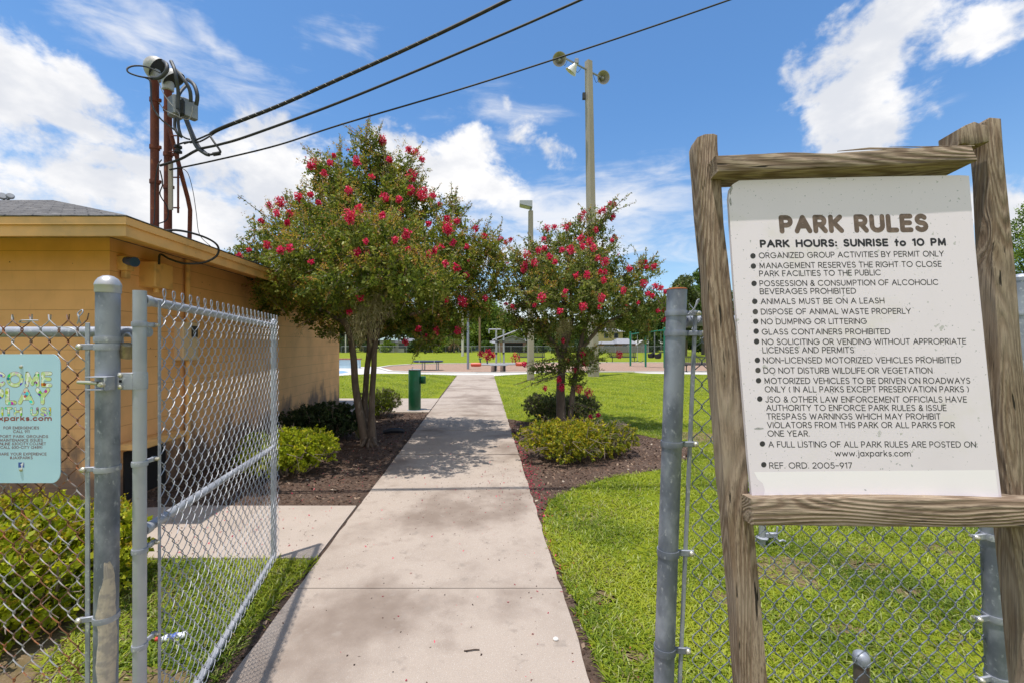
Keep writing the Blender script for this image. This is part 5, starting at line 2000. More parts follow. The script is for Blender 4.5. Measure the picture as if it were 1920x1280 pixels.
py_ = 28.6
pb = P(803, HY + CH * F / py_, py_)
PT = thing('play_platform', pb, 'low navy oval platform on steel legs at the edge of the wood chips', 'play platform')
mb = MB()
n = 40
hw, hd = .98, .55
vs, fs = [], []
prof = [(.0, .52), (.90, .52), (.97, .535), (1.0, .58), (.97, .625), (.9, .64), (0, .64)]
for (k, z) in prof:
    for i in range(n):
        a = 2 * math.pi * i / n
        ca_, sa_ = math.cos(a), math.sin(a)
        vs.append((pb.x + hw * k * math.copysign(abs(ca_) ** .8, ca_), pb.y + hd * k * math.copysign(abs(sa_) ** .8, sa_), z))
for r in range(len(prof) - 1):
    for i in range(n):
        j = (i + 1) % n
        fs.append((r * n + i, r * n + j, (r + 1) * n + j, (r + 1) * n + i))
mb.add(vs, fs)
mb.build('platform_top', M['navy'], PT)
for (dx, dy) in ((-.34, -.25), (-.28, .25), (.58, -.22), (.62, .22)):
    mb = MB()
    mb.tube([(pb.x + dx, pb.y + dy, -.05), (pb.x + dx, pb.y + dy, .54)], .038, 10)
    mb.build('leg', M['steel'], PT)
mb = MB()
for dx in (-.48, .48):
    mb.box((pb.x + dx, pb.y - .50, .58), (.05, .08, .13))
mb.build('joint_clip', M['steel'], PT)

# digging crane and its neighbour the seesaw
cy = 28.2
cg = P(940, HY + CH * F / cy, cy)
CR = thing('play_crane', cg, 'steel play crane frame with a long tilted arm on the wood chips', 'play crane')
for px in (930.5, 944):
    mb = MB()
    a = P(px, 618, cy)
    mb.tube([P(px + (1 if px > 940 else 0), HY + CH * F / cy, cy), a], .058, 10)
    pz = mb.build('post', M['steel'], CR)
    mb = MB()
    for py in (640, 662):
        c = P(px, py, cy)
        mb.lathe([(.075, -.05), (.078, 0), (.075, .05)], c, n=12)
    mb.build('collar', M['black_metal'], pz)
mb = MB()
mb.tube([P(917, 617.5, cy), P(945, 617.5, cy)], .04, 8)
mb.tube([P(917, 617.5, cy), P(917, 625, cy)], .04, 8)
mb.build('top_bar', M['steel'], CR)
mb = MB()
mb.tube([P(923, 637.5, cy), P(976, 616.5, cy)], .045, 8)
mb.build('arm', M['steel'], CR)
mb = MB()
mb.tube([P(977, 617, cy), P(986, 640, cy)], .03, 8)
mb.tube([P(936, 643, cy), P(939, 680, cy)], .02, 6)
mb.build('hanging_rod', M['steel'], CR)

sy = 26.9
SS = thing('seesaw', P(935, 697, sy), 'grey sprung seesaw with a red padded seat end in front of the crane', 'seesaw')
mb = MB()
mb.tube([P(903, 683, sy), P(968, 682, sy)], .055, 8)
mb.build('beam', M['steel'], SS)
mb = MB()
c = P(893, 683, sy)
mb.lathe([(.06, -.34), (.115, -.30), (.125, -.1), (.125, .1), (.115, .28), (.06, .31)], c, (1, 0, 0), 18)
mb.build('seat', M['red'], SS)
mb = MB()
c = P(977, 682, sy)
mb.lathe([(.06, -.34), (.115, -.30), (.125, -.1), (.125, .1), (.115, .28), (.06, .31)], c, (1, 0, 0), 18)
mb.build('seat', M['red'], SS)
for px in (901, 914):
    mb = MB()
    mb.tube([P(px, 683, sy), P(px - 1, 672, sy)], .045, 8)
    mb.tube([P(px - 4, 672, sy), P(px + 3, 672, sy)], .03, 8)
    mb.build('handle', M['navy'], SS)
for px in (926, 943):
    mb = MB()
    c = P(px, 697, sy)
    h_ = CH - (684 - HY) / F * sy
    mb.tube([c + Vector((.16 * math.cos(a), .16 * math.sin(a), .02 + h_ * a / 38)) for a in np.linspace(0, 36, 110)], .022, 6)
    mb.build('spring', M['black_metal'], SS)
mb = MB()
mb.box(P(935, 684, sy) + Vector((0, 0, .0)), (1.1, .35, .05), bev=.01)
mb.build('plate', M['steel'], SS)


def bench(c, w, label, rot=0.0, near=False):
    o = thing('park_bench', c, label, 'bench', 'black mesh benches round the playground')
    cr, sr = math.cos(rot), math.sin(rot)

    def tr(x, y, z):
        return Vector((c.x + x * cr - y * sr, c.y + x * sr + y * cr, z))
    for nm, (y0, z0), (y1, z1), nb in (('seat', (-.02, .45), (.40, .46), 6), ('backrest', (.43, .52), (.52, .90), 6)):
        mb = MB()
        for k in range(nb + 1):
            y, z = y0 + (y1 - y0) * k / nb, z0 + (z1 - z0) * k / nb
            mb.tube([tr(-w / 2, y, z), tr(w / 2, y, z)], .028 if k in (0, nb) else .013, 6)
        for k in range(24):
            x = -w / 2 + w * k / 23
            mb.tube([tr(x, y0, z0), tr(x, y1, z1)], .028 if k in (0, 23) else .009, 5)
        mb.build(nm, M['black_metal'], o)
    for s in (-.42, .42):
        mb = MB()
        mb.tube(smooth_pts([tr(s * w, .52, .90), tr(s * w, .44, .46), tr(s * w, .38, .40), tr(s * w, .10, .40)], 4), .03, 8)
        mb.tube([tr(s * w, .22, .42), tr(s * w, .22, -.05)], .035, 8)
        mb.tube([tr(s * w, .0, .02), tr(s * w, .44, .02)], .025, 8)
        mb.build('leg', M['black_metal'], o)
    return o


def fwd(px, Y):
    return P(px, HY + CH * F / Y, Y)


bench(fwd(996, 41.5), 2.6, 'black mesh bench beyond the playground, behind the tan lamp post')
bench(fwd(1170, 41.5), 2.5, 'black mesh bench beyond the playground, left of the green swing posts')
bench(fwd(1322, 26.6), 2.5, 'black mesh bench nearest of the three, behind the right gate post', near=True)

# swing set
SWG = thing('swing_set', fwd(1212, 33), 'teal green swing frame of three posts with a top beam', 'swing set')
tops = []
for px, Y, py in ((1182, 34.0, 624), (1210.5, 32.6, 620), (1246, 31.3, 616)):
    a, b = fwd(px, Y), P(px, py, Y)
    mb = MB()
    mb.tube([a + Vector((0, 0, -.1)), b], .075, 12)
    mb.lathe([(.08, 0), (.08, .04), (.03, .08)], b, n=12)
    mb.build('post', M['green_post'], SWG)
    tops.append(b)
mb = MB()
for a, b in zip(tops[:-1], tops[1:]):
    mb.tube([a + Vector((0, 0, -.12)), b + Vector((0, 0, -.12))], .045, 10)
mb.build('top_beam', M['green_post'], SWG)


def swing(px, py, Y, kind, label):
    c = P(px, py, Y)
    o = thing('bucket_swing' if kind else 'belt_swing', c, label, 'swing', 'swings hanging from the green frame')
    zt = tops[1].z - .14
    for s in (-.22, .22):
        mb = MB()
        mb.tube([c + Vector((s, 0, .12 if kind else .0)), Vector((c.x + s, c.y, zt))], .011, 5)
        mb.build('chain', M['steel'], o)
    mb = MB()
    if kind:
        n, vs, fs = 16, [], []
        for (r_, z) in ((.10, -.20), (.19, -.16), (.22, .0), (.225, .12), (.20, .12), (.19, 0), (.15, -.12)):
            for k in range(n):
                a = 2 * math.pi * k / n
                up_ = .14 * max(0, math.cos(a)) if z > .1 else 0
                vs.append((c.x + r_ * math.cos(a) * 1.15, c.y + r_ * math.sin(a), c.z + z + up_))
        for i in range(6):
            for k in range(n):
                l = (k + 1) % n
                fs.append((i * n + k, i * n + l, (i + 1) * n + l, (i + 1) * n + k))
        fs.append(tuple(range(n)))
        mb.add(vs, fs)
    else:
        pts = [c + Vector((-.23 + .46 * k / 8, 0, -.10 * math.sin(math.pi * k / 8))) for k in range(9)]
        for p, q in zip(pts[:-1], pts[1:]):
            mb.prism([p + Vector((0, -.09, 0)), q + Vector((0, -.09, 0)), q + Vector((0, .09, 0)), p + Vector((0, .09, 0))], (0, 0, -.025))
    mb.build('seat', M['black_rubber'], o, smooth=bool(kind))
    return o


swing(1190, 675, 33.6, 0, 'flat black belt swing, left of the two in the left bay')
swing(1200.5, 675.5, 33.2, 0, 'flat black belt swing, right of the two in the left bay')
swing(1221, 666, 32.2, 1, 'black bucket swing, left of the two in the right bay')
swing(1233.5, 667, 31.8, 1, 'black bucket swing, right of the two in the right bay')

# ------------------------------------------------------------------ houses, shed, car and fence beyond the field
M['hw_white'] = pmat('white_siding', (.46, .445, .41), rough=.7, var=[(1, (.39, .375, .345), .4, .7, 3)])
M['hw_brick'] = pmat('red_brown_brick', (.30, .18, .14), rough=.8, var=[(3, (.24, .13, .10), .4, .7, 3)])
M['hw_yellow'] = pmat('yellow_siding', (.55, .45, .17), rough=.7)
M['hr_grey'] = pmat('pale_grey_roof', (.27, .27, .285), rough=.85, var=[(2, (.21, .21, .225), .4, .7, 3)])
M['hr_green'] = pmat('grey_green_roof', (.22, .29, .27), rough=.8)
M['hr_dark'] = pmat('dark_grey_roof', (.16, .165, .19), rough=.8)
M['glass'] = pmat('dark_window_glass', (.03, .035, .045), rough=.15)
M['grey_wood'] = pmat('grey_fence_boards', (.25, .235, .225), rough=.9, var=[(6, (.17, .16, .15), .4, .7, 3)])


def house(px0, px1, Y, hw_, rise, mw, mr, label, depth=8, gable=False, z_base=0.0, name='house', wins=(), over=.5, door=None, porch=None):
    x0, x1 = (px0 - CX) / F * Y, (px1 - CX) / F * Y
    o = thing(name, ((x0 + x1) / 2, Y, 0), label, 'house' if name == 'house' else name.split('_')[-1])
    mb = MB()
    mb.prism([(x0, Y, z_base), (x1, Y, z_base), (x1, Y + depth, z_base), (x0, Y + depth, z_base)], (0, 0, hw_ - z_base))
    if gable:
        mb.prism([(x0, Y, hw_), (x1, Y, hw_), ((x0 + x1) / 2, Y, hw_ + rise)], (0, depth, 0))
    mb.build('wall', mw, o, smooth=False)
    mb = MB()
    a, b, c_, d_ = x0 - over, x1 + over, Y - over, Y + depth + over
    if gable:
        m_ = (x0 + x1) / 2
        zz = hw_ - over * rise / ((x1 - x0) / 2)
        mb.prism([(a, c_, zz), (m_, c_, hw_ + rise), (m_, c_, hw_ + rise + .15), (a, c_, zz + .15)], (0, d_ - c_, 0))
        mb.prism([(b, c_, zz), (b, c_, zz + .15), (m_, c_, hw_ + rise + .15), (m_, c_, hw_ + rise)], (0, d_ - c_, 0))
    else:
        r_ = min(depth / 2, (x1 - x0) * .3)
        ym_ = (c_ + d_) / 2
        v = [(a, c_, hw_), (b, c_, hw_), (b, d_, hw_), (a, d_, hw_), (a + r_, ym_, hw_ + rise), (b - r_, ym_, hw_ + rise)]
        mb.add(v, [(0, 1, 5, 4), (1, 2, 5), (2, 3, 4, 5), (3, 0, 4), (3, 2, 1, 0)])
    mb.build('roof', mr, o, smooth=False)
    for (u, z, w, h) in wins:
        xx = x0 + (x1 - x0) * u
        q = MB()
        q.box((xx, Y - .03, z), (w + .16, .08, h + .16))
        fo = q.build('window', M['hw_white'], o, smooth=False)
        q = MB()
        q.box((xx, Y - .075, z), (w, .03, h))
        q.build('pane', M['glass'], fo, smooth=False)
    if door:
        u, w, h, mt = door
        xx = x0 + (x1 - x0) * u
        q = MB()
        q.box((xx, Y - .04, z_base + h / 2), (w, .1, h))
        q.build('door', mt, o, smooth=False)
    return o, x0, x1


house(712, 762, 93, 2.5, 1.25, M['hw_white'], M['hr_green'], 'small white house with a grey green roof, at left under the trees', wins=[(.5, 1.5, 1.1, 1.1), (.75, 1.5, 1.0, 1.1)], door=(.62, .9, 2.0, M['hw_white']))
house(745, 776, 91, 2.2, .7, M['hw_white'], M['hr_dark'], 'white wing with a dark roof in front of the green roofed house', depth=3, wins=[(.25, 1.35, 1.2, 1.0)], door=(.55, .9, 1.9, M['glass']))
ho, hx0, hx1 = house(935, 987, 92, 2.35, .95, M['hw_brick'], M['hr_grey'], 'grey roofed brick house with an open carport, across the field', gable=True, wins=())
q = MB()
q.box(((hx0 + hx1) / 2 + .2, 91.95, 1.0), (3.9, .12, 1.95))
q.build('carport_shade_panel', M['cavity_shade'], ho, smooth=False)  # solid box on the wall, coloured dark as the carport's inner shade
q = MB()
q.prism([(hx0 + .1, 91.9, 2.1), (hx1 - .1, 91.9, 2.1), (hx1 - .1, 91.9, 2.4), ((hx0 + hx1) / 2, 91.9, 3.2), (hx0 + .1, 91.9, 2.4)], (0, .12, 0))
q.build('gable_board', M['hr_grey'], ho, smooth=False)
house(918, 935, 95, 1.9, .5, M['hw_white'], M['hr_grey'], 'low white garage just left of the carport house', depth=5, wins=[(.5, 1.1, .7, .6)], name='garage', door=(.8, .6, 1.6, M['hw_white']))
house(1122, 1168, 104, 4.6, 1.0, M['hw_yellow'], M['hr_grey'], 'two storey pale yellow house behind the grey roofs', wins=[(.32, 3.7, .9, 1.1), (.72, 3.7, .9, 1.1)], door=(.5, .9, 2.0, M['hw_white']))
house(1125, 1165, 92, 1.75, .55, M['hw_brick'], M['hr_grey'], 'long low brick house with a pale roof in front of the yellow house', wins=[(.3, 1.1, 1.0, .8), (.55, 1.1, 1.0, .8)])
house(1160, 1192, 90, 1.8, 1.1, M['hw_brick'], M['hr_grey'], 'brick house with a pale grey hipped roof left of the shed', wins=[(.35, 1.1, .9, .8)], door=(.6, .8, 1.6, M['hw_white']))
house(1193, 1216, 94, 1.5, .9, M['hw_white'], M['hw_white'], 'small white roofed shed seen between the green swing posts', depth=4, gable=True, name='garden_shed', door=(.5, .8, 1.4, M['grey_wood']))

# board fence behind the swings, chain fence along the field edge
bf = thing('board_fence', fwd(1185, 88), 'grey board fence in front of the brick houses', 'fence')
mb = MB()
for k in range(64):
    x = (1125 - CX) / F * 88 + k * .155
    mb.box((x, 88, .62), (.14, .03, 1.24 + .03 * math.sin(k * 2.1)))
mb.build('boards', M['grey_wood'], bf, smooth=False)
mb = MB()
mb.box(((1125 - CX) / F * 88 + 4.9, 88.05, .9), (9.9, .05, .09))
mb.box(((1125 - CX) / F * 88 + 4.9, 88.05, .35), (9.9, .05, .09))
mb.build('rails', M['grey_wood'], bf, smooth=False)
ff = thing('field_fence', fwd(980, 86), 'far chain link fence along the back of the field', 'fence')
for k in range(34):
    x = -34 + k * 2.6
    if x > 32:
        break
    mb = MB()
    mb.tube([(x, 87, -.05), (x, 87, 1.3)], .035, 6)
    mb.build('post', M['galv'], ff)
mb = MB()
mb.tube([(-34, 87, 1.28), (32, 87, 1.28)], .025, 6)
mb.build('top_rail', M['galv'], ff)
mb = MB()
for k in range(440):
    x = -34 + k * .15
    mb.tube([(x, 87.03, 0), (x + .15, 87.03, .42), (x, 87.03, .84), (x + .15, 87.03, 1.27)], .006, 3, caps=False)
    mb.tube([(x + .15, 87.03, 0), (x, 87.03, .42), (x + .15, 87.03, .84), (x, 87.03, 1.27)], .006, 3, caps=False)
mb.build('mesh', M['wire_dark'], ff, fix=False)

# a parked car far behind the fence
cc = fwd(893, 95)
car = thing('parked_car', cc, 'dark blue car parked far off beyond the chain fence', 'car')
mb = MB()
prof = [(-2.1, .35), (-2.15, .7), (-1.9, .85), (-1.2, .95), (-.7, 1.42), (.7, 1.45), (1.3, 1.0), (2.0, .9), (2.15, .65), (2.1, .35)]
mb.prism([(cc.x + x, cc.y - .85, z) for x, z in prof], (0, 1.7, 0))
mb.build('body', pmat('dark_blue_car_paint', (.03, .06, .11), rough=.3), car, smooth=False)
mb = MB()
mb.prism([(cc.x + x, cc.y - .87, z) for x, z in ((-1.05, .98), (-.65, 1.36), (.62, 1.38), (1.1, 1.0))], (0, .03, 0))
mb.build('window', M['glass'], car, smooth=False)
for dx in (-1.35, 1.35):
    mb = MB()
    mb.lathe([(.05, -.1), (.32, -.1), (.33, 0), (.32, .1), (.05, .1)], (cc.x + dx, cc.y - .8, .33), (0, 1, 0), 16)
    mb.build('wheel', M['black_rubber'], car)

# ------------------------------------------------------------------ foliage
class Cloud:
    """Leaf-sized quads with colour, gathered and written as one mesh."""
    def __init__(self, seed):
        self.r = np.random.default_rng(seed)
        self.V, self.C = [], []

    def leaves(self, base, direc, L, Wr, col, fold=.18):
        n = len(base)
        r = self.r
        d = direc / (np.linalg.norm(direc, axis=1, keepdims=True) + 1e-9)
        a = r.normal(size=(n, 3))
        a[:, 2] *= .55
        s = np.cross(d, a)
        s /= (np.linalg.norm(s, axis=1, keepdims=True) + 1e-9)
        nn = np.cross(s, d)
        L = np.asarray(L)[:, None]
        W = L * Wr
        v = np.empty((n, 4, 3))
        v[:, 0] = base
        v[:, 1] = base + d * L * .45 - s * W / 2 + nn * W * fold
        v[:, 2] = base + d * L - nn * L * .12
        v[:, 3] = base + d * L * .5 + s * W / 2 + nn * W * fold
        self.V.append(v)
        self.C.append(col)

    def build(self, name, mat, parent=None, **tags):
        v = np.concatenate(self.V)
        c = np.concatenate(self.C)
        return np_mesh(name, v, 4, mat, parent, color=c, **tags)


def lerp(a, b, t):
    return a + (b - a) * t


def unit(r, n):
    v = r.normal(size=(n, 3))
    return v / np.linalg.norm(v, axis=1, keepdims=True)


GREEN = [np.array(c) for c in ((.06, .092, .016), (.13, .172, .026), (.24, .27, .046), (.38, .37, .10))]
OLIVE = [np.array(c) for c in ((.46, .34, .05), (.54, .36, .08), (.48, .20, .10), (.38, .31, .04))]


def blob_leaves(cl, tw, blobs, dens, llen, seed, olive=.25, twigs=True, green=GREEN, oliv=OLIVE, per=26, spread=1.0, up=.35, tl=1.0, tstep=3, wr=.55, shell=.45):
    """Clusters of leaves on short twigs through each ellipsoid (centre, radii)."""
    r = cl.r
    for (c, rad) in blobs:
        c, rad = np.array(c, float), np.array(rad, float)
        area = (rad[0] * rad[2] + rad[0] * rad[1] + rad[1] * rad[2]) * 4
        n = max(3, int(area * dens))
        u = unit(r, n)
        rr = r.uniform(.25, 1.0, n) ** shell
        rr *= 1 + r.normal(0, .08, n)
        p = c + u * rad * rr[:, None]
        out = u * .8 + r.normal(0, .55, (n, 3))
        out[:, 2] += up
        out /= np.linalg.norm(out, axis=1, keepdims=True)
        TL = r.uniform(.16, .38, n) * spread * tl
        iso = r.random(n) < olive * np.clip((u[:, 2] + .9), .25, 1.5)
        tone = r.random(n)
        m = per
        t = r.random((n, m))
        ax = p[:, None, :] + out[:, None, :] * ((t - .55) * TL[:, None])[:, :, None]
        ax += r.normal(0, .018 * spread, (n, m, 3))
        dd = out[:, None, :] * .5 + r.normal(0, .75, (n, m, 3))
        dd[:, :, 2] -= .05
        size = llen * r.uniform(.6, 1.25, (n, m)) * (1.05 - .35 * t)
        k = np.clip(tone[:, None] * .7 + r.normal(.12, .2, (n, m)), 0, .999)
        idx = k * (len(green) - 1)
        i0 = np.floor(idx).astype(int)
        g = np.array(green)
        col = g[i0] + (g[np.minimum(i0 + 1, len(green) - 1)] - g[i0]) * (idx - i0)[:, :, None]
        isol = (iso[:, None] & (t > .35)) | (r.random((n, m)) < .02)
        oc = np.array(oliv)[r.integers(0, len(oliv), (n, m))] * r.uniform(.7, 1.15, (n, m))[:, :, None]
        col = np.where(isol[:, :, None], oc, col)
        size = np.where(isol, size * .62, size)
        cl.leaves(ax.reshape(-1, 3), dd.reshape(-1, 3), size.ravel(), wr, col.reshape(-1, 3))
        if twigs:
            for i in range(0, n, tstep):
                a = p[i] - out[i] * TL[i] * .75
                b = p[i] + out[i] * TL[i] * .4
                tw.tube([a, b], [.0045 * spread, .002 * spread], 3, caps=False)


def shoot(cl, tw, a, b, llen, n=70, w=.06, olive=.3, green=GREEN):
    """One leafy shoot from a to b."""
    r = cl.r
    a, b = np.array(a), np.array(b)
    t = r.random(n)
    p = a + (b - a) * t[:, None] + r.normal(0, .028, (n, 3)) * (1.15 - t[:, None])
    d = (b - a) / np.linalg.norm(b - a)
    dd = d * .5 + r.normal(0, .7, (n, 3))
    g = np.array(green)
    col = g[r.integers(0, len(green), n)] * r.uniform(.8, 1.2, (n, 1))
    il = (r.random(n) < olive) | (t > .8) & (r.random(n) < .7)
    col = np.where(il[:, None], np.array(OLIVE)[r.integers(0, 4, n)], col)
    cl.leaves(p, dd, llen * r.uniform(.5, 1.1, n) * np.where(il, .65, 1), .55, col)
    tw.tube([a, b], [.008, .003], 4, caps=False)


def edge_shoots(cl, tw, blobs, n, llen, green, olive):
    """Leafy sprays standing out of the crown all round."""
    r = cl.r
    for i in range(n):
        c, rad = blobs[r.integers(0, len(blobs))]
        u = unit(r, 1)[0]
        u[2] = abs(u[2]) * .8 + .1
        u /= np.linalg.norm(u)
        a = np.array(c) + u * np.array(rad) * .75
        d = u + np.array([0, 0, .35]) + r.normal(0, .25, 3)
        d /= np.linalg.norm(d)
        shoot(cl, tw, a, a + d * r.uniform(.26, .50), llen * 1.1, 36, olive=olive, green=green)


def flower(cl, c, rad, bright=1.0, n=None, aim=None):
    r = cl.r
    n = n or int(40 + 900 * rad)
    u = unit(r, n)
    p = np.array(c) + u * np.array([rad, rad, rad * 1.15]) * (r.random(n) ** .4)[:, None]
    col = np.array([(.78, .020, .135), (.86, .065, .22), (.58, .010, .075), (.80, .11, .18)])[r.integers(0, 4, n)] * r.uniform(.75, 1.15, (n, 1)) * bright
    cl.leaves(p, unit(r, n), np.full(n, .026) * r.uniform(.7, 1.4, n), .95, col, fold=.35)


def moss(cl, c, w, h, n):
    r = cl.r
    for i in range(n):
        x0 = np.array(c) + np.array([r.normal(0, w * .4), r.normal(0, w * .35), r.uniform(-.1, .12) * h])
        L = h * r.uniform(.35, 1.0)
        m = 9
        z = np.linspace(0, 1, m)
        wig = np.cumsum(r.normal(0, .012, (m, 2)), axis=0)
        p = x0 + np.stack([wig[:, 0], wig[:, 1], -z * L], 1)
        d = np.diff(p, axis=0)
        k = len(d)
        base = np.repeat(p[:-1], 2, axis=0) + r.normal(0, .012, (2 * k, 3))
        dd = np.repeat(d, 2, axis=0) * 3 + r.normal(0, .06, (2 * k, 3))
        col = np.array([.34, .30, .17]) * r.uniform(.6, 1.35, (2 * k, 1))
        cl.leaves(base, dd, np.full(2 * k, L / m * 1.5), .13, col, fold=.0)


def front_of(blobs, px, py):
    """Nearest crown surface along the sight line of a photo pixel."""
    d = np.array([(px - CX) / F, 1.0, (HY - py) / F])
    o = np.array([0, 0, CH])
    best = None
    for c, rad in blobs:
        c, rad = np.array(c), np.array(rad)
        q, e = (o - c) / rad, d / rad
        A, B, Cc = e @ e, 2 * q @ e, q @ q - 1.0
        D = B * B - 4 * A * Cc
        if D > 0:
            t = (-B - math.sqrt(D)) / (2 * A)
            best = t if best is None else min(best, t)
    return best


def px_blobs(lst, Y):
    out = []
    for (px, py, dY, rx, ry) in lst:
        y = Y + dY
        c = P(px, py, y)
        k = y / F
        out.append(((c.x, c.y, c.z), (rx * k, (rx * .6 + ry * .4) * k * .95, ry * k)))
    return out


def limb(mb, pts, r, n=8, jit=.0, rnd=None):
    p = smooth_pts([Vector(q) for q in pts], 4)
    m = len(p)
    rad = []
    k = len(r)
    for i in range(m):
        f = i / (m - 1) * (k - 1)
        a = min(int(f), k - 2)
        rad.append(r[a] + (r[a + 1] - r[a]) * (f - a))
    if jit and rnd:
        p = [q + Vector((rnd.uniform(-jit, jit), rnd.uniform(-jit, jit), 0)) for q in p]
    mb.tube(p, rad, n)


# ---- left crape myrtle
LY = 7.55
lt_b = G(688, 832)
LT1 = thing('crape_myrtle', lt_b, 'larger crape myrtle with pink blooms and hanging moss, beside the tan building', 'tree')
L_BL = [(692, 270, 0, 22, 28), (700, 300, .1, 38, 32), (655, 322, -.2, 55, 40), (600, 318, 0, 24, 26), (622, 345, 0, 40, 36), (752, 322, .3, 40, 40), (738, 345, .2, 50, 40), (700, 385, 0, 100, 62), (628, 398, -.6, 72, 52),
        (775, 385, .3, 52, 50), (560, 395, 0, 42, 34), (535, 432, -.4, 58, 44), (482, 470, .2, 36, 42), (600, 470, -1.0, 92, 66), (700, 465, -1.2, 105, 76), (800, 455, -.6, 78, 62), (850, 405, .4, 28, 36), (862, 470, .1, 52, 50),
        (905, 460, .5, 32, 34), (905, 515, .3, 44, 42), (562, 530, -.8, 76, 46), (660, 545, -1.0, 96, 46), (770, 540, -.7, 84, 56), (850, 560, .2, 58, 44), (470, 535, 0, 36, 32), (500, 572, .3, 44, 24), (590, 578, .1, 50, 30),
        (700, 592, .6, 100, 42), (790, 600, .5, 66, 34), (840, 610, .2, 40, 22), (640, 530, 1.2, 115, 72), (770, 500, 1.2, 115, 76), (690, 420, 1.0, 100, 70), (720, 620, .4, 40, 22), (610, 615, 0, 30, 16), (800, 640, 0, 30, 16), (430, 505, -.2, 22, 14), (928, 480, .3, 26, 32), (935, 540, .3, 24, 26), (890, 570, .3, 36, 28), (462, 505, 0, 30, 40), (520, 545, -.4, 50, 36), (640, 525, -1.9, 78, 36), (735, 510, -2.0, 92, 42), (690, 445, -1.8, 80, 46), (800, 520, -1.5, 66, 40), (570, 480, -1.5, 64, 40), (840, 500, 1.2, 70, 50)]
lb_ = px_blobs(L_BL, LY)
lb_ = [((c[0], c[1], c[2]), (r_[0], min(r_[1], 1.15), r_[2])) for c, r_ in lb_]
cl = Cloud(101)
tw = MB()
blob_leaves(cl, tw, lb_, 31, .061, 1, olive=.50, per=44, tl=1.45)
for a, b in (((690, 270), (693, 226)), ((700, 275), (718, 230)), ((612, 318), (570, 268)), ((668, 300), (655, 238)), ((640, 315), (640, 262)), ((725, 330), (718, 268)), ((765, 320), (782, 285)), ((780, 345), (795, 330)), ((850, 400), (856, 345)), ((862, 410), (884, 380)), ((830, 420), (820, 360)),
             ((880, 430), (898, 410)), ((545, 390), (540, 348)), ((520, 420), (498, 380)), ((480, 450), (478, 410)), ((455, 500), (412, 510)), ((470, 540), (445, 560)), ((600, 590), (560, 615)), ((880, 540), (905, 570)), ((790, 640), (770, 670)), ((910, 450), (935, 430)), ((568, 372), (575, 340)), ((700, 270), (660, 245))):
    for k in range(2):
        j = cl.r.normal(0, 5, 2)
        shoot(cl, tw, P(a[0] + j[0], a[1], LY - .1), P(b[0] + j[0] * .6, b[1] + j[1], LY - .1 + .1 * k), .046, 46)
edge_shoots(cl, tw, lb_, 90, .046, GREEN, .42)
cl.build('crown', M['leaf'], LT1)
tk = MB()
rn = random.Random(5)
limb(tk, [G(687, 832) + Vector((0, 0, -.1)), P(683, 812, LY), P(673, 764, LY), P(666, 719, LY), P(663, 671, LY), P(656, 629, LY), P(640, 590, LY - .2), P(600, 520, LY - .4), P(560, 450, LY - .4)], [.10, .085, .066, .060, .056, .052, .042, .03, .014], 12)
limb(tk, [G(693, 832) + Vector((0, 0, -.1)), P(690, 799, LY + .08), P(683.5, 759, LY + .12), P(685.5, 733, LY + .1), P(688, 693, LY + .05), P(693, 645, LY), P(688, 570, LY - .1), P(660, 470, LY - .3), P(640, 360, LY - .1)], [.09, .062, .052, .050, .048, .046, .04, .026, .012], 12)
limb(tk, [G(698, 832) + Vector((0, 0, -.1)), P(697, 800, LY - .05), P(697, 772, LY - .06), P(698, 733, LY - .06), P(701, 690, LY - .05), P(703, 650, LY), P(715, 580, LY + .2), P(740, 480, LY + .2), P(745, 360, LY + .2), P(720, 290, LY)], [.10, .066, .054, .050, .048, .046, .042, .028, .016, .01], 12)
for k_, (gx_, gy_) in enumerate(((672, 838), (700, 842), (712, 834), (690, 845))):
    limb(tk, [P(690 + k_ * 3, 815, LY), G(690 + (gx_ - 690) * .6, 833, .03), G(gx_, gy_, -.02)], [.045, .035, .012], 7)
limb(tk, [P(698, 640, LY), P(720, 600, LY + .2), P(790, 540, LY + .2), P(870, 470, LY + .2)], [.055, .045, .03, .012])
limb(tk, [P(715, 590, LY), P(770, 590, LY - .1), P(840, 570, LY - .1)], [.035, .025, .01])
limb(tk, [P(650, 610, LY), P(610, 585, LY + .1), P(540, 560, LY + .1), P(480, 530, LY)], [.045, .035, .022, .01])
for (bx_, by_, ex, ey, dy) in ((640, 500, 590, 330, .1), (700, 460, 690, 280, .1), (740, 430, 780, 330, .2), (790, 540, 850, 410, .4), (640, 480, 520, 420, -.2), (690, 560, 760, 480, -.7), (660, 560, 620, 480, -.8), (700, 520, 700, 430, -.8), (640, 560, 570, 520, -.7)):
    limb(tk, [P(bx_, by_, LY - .1), P((bx_ + ex) / 2 + rn.uniform(-8, 8), (by_ + ey) / 2, LY + dy), P(ex, ey, LY + dy)], [.03, .02, .007], 6)
tk.build('trunk', M['bark'], LT1)
tw.build('twigs', M['twig'], LT1, fix=False)
fl = Cloud(102)
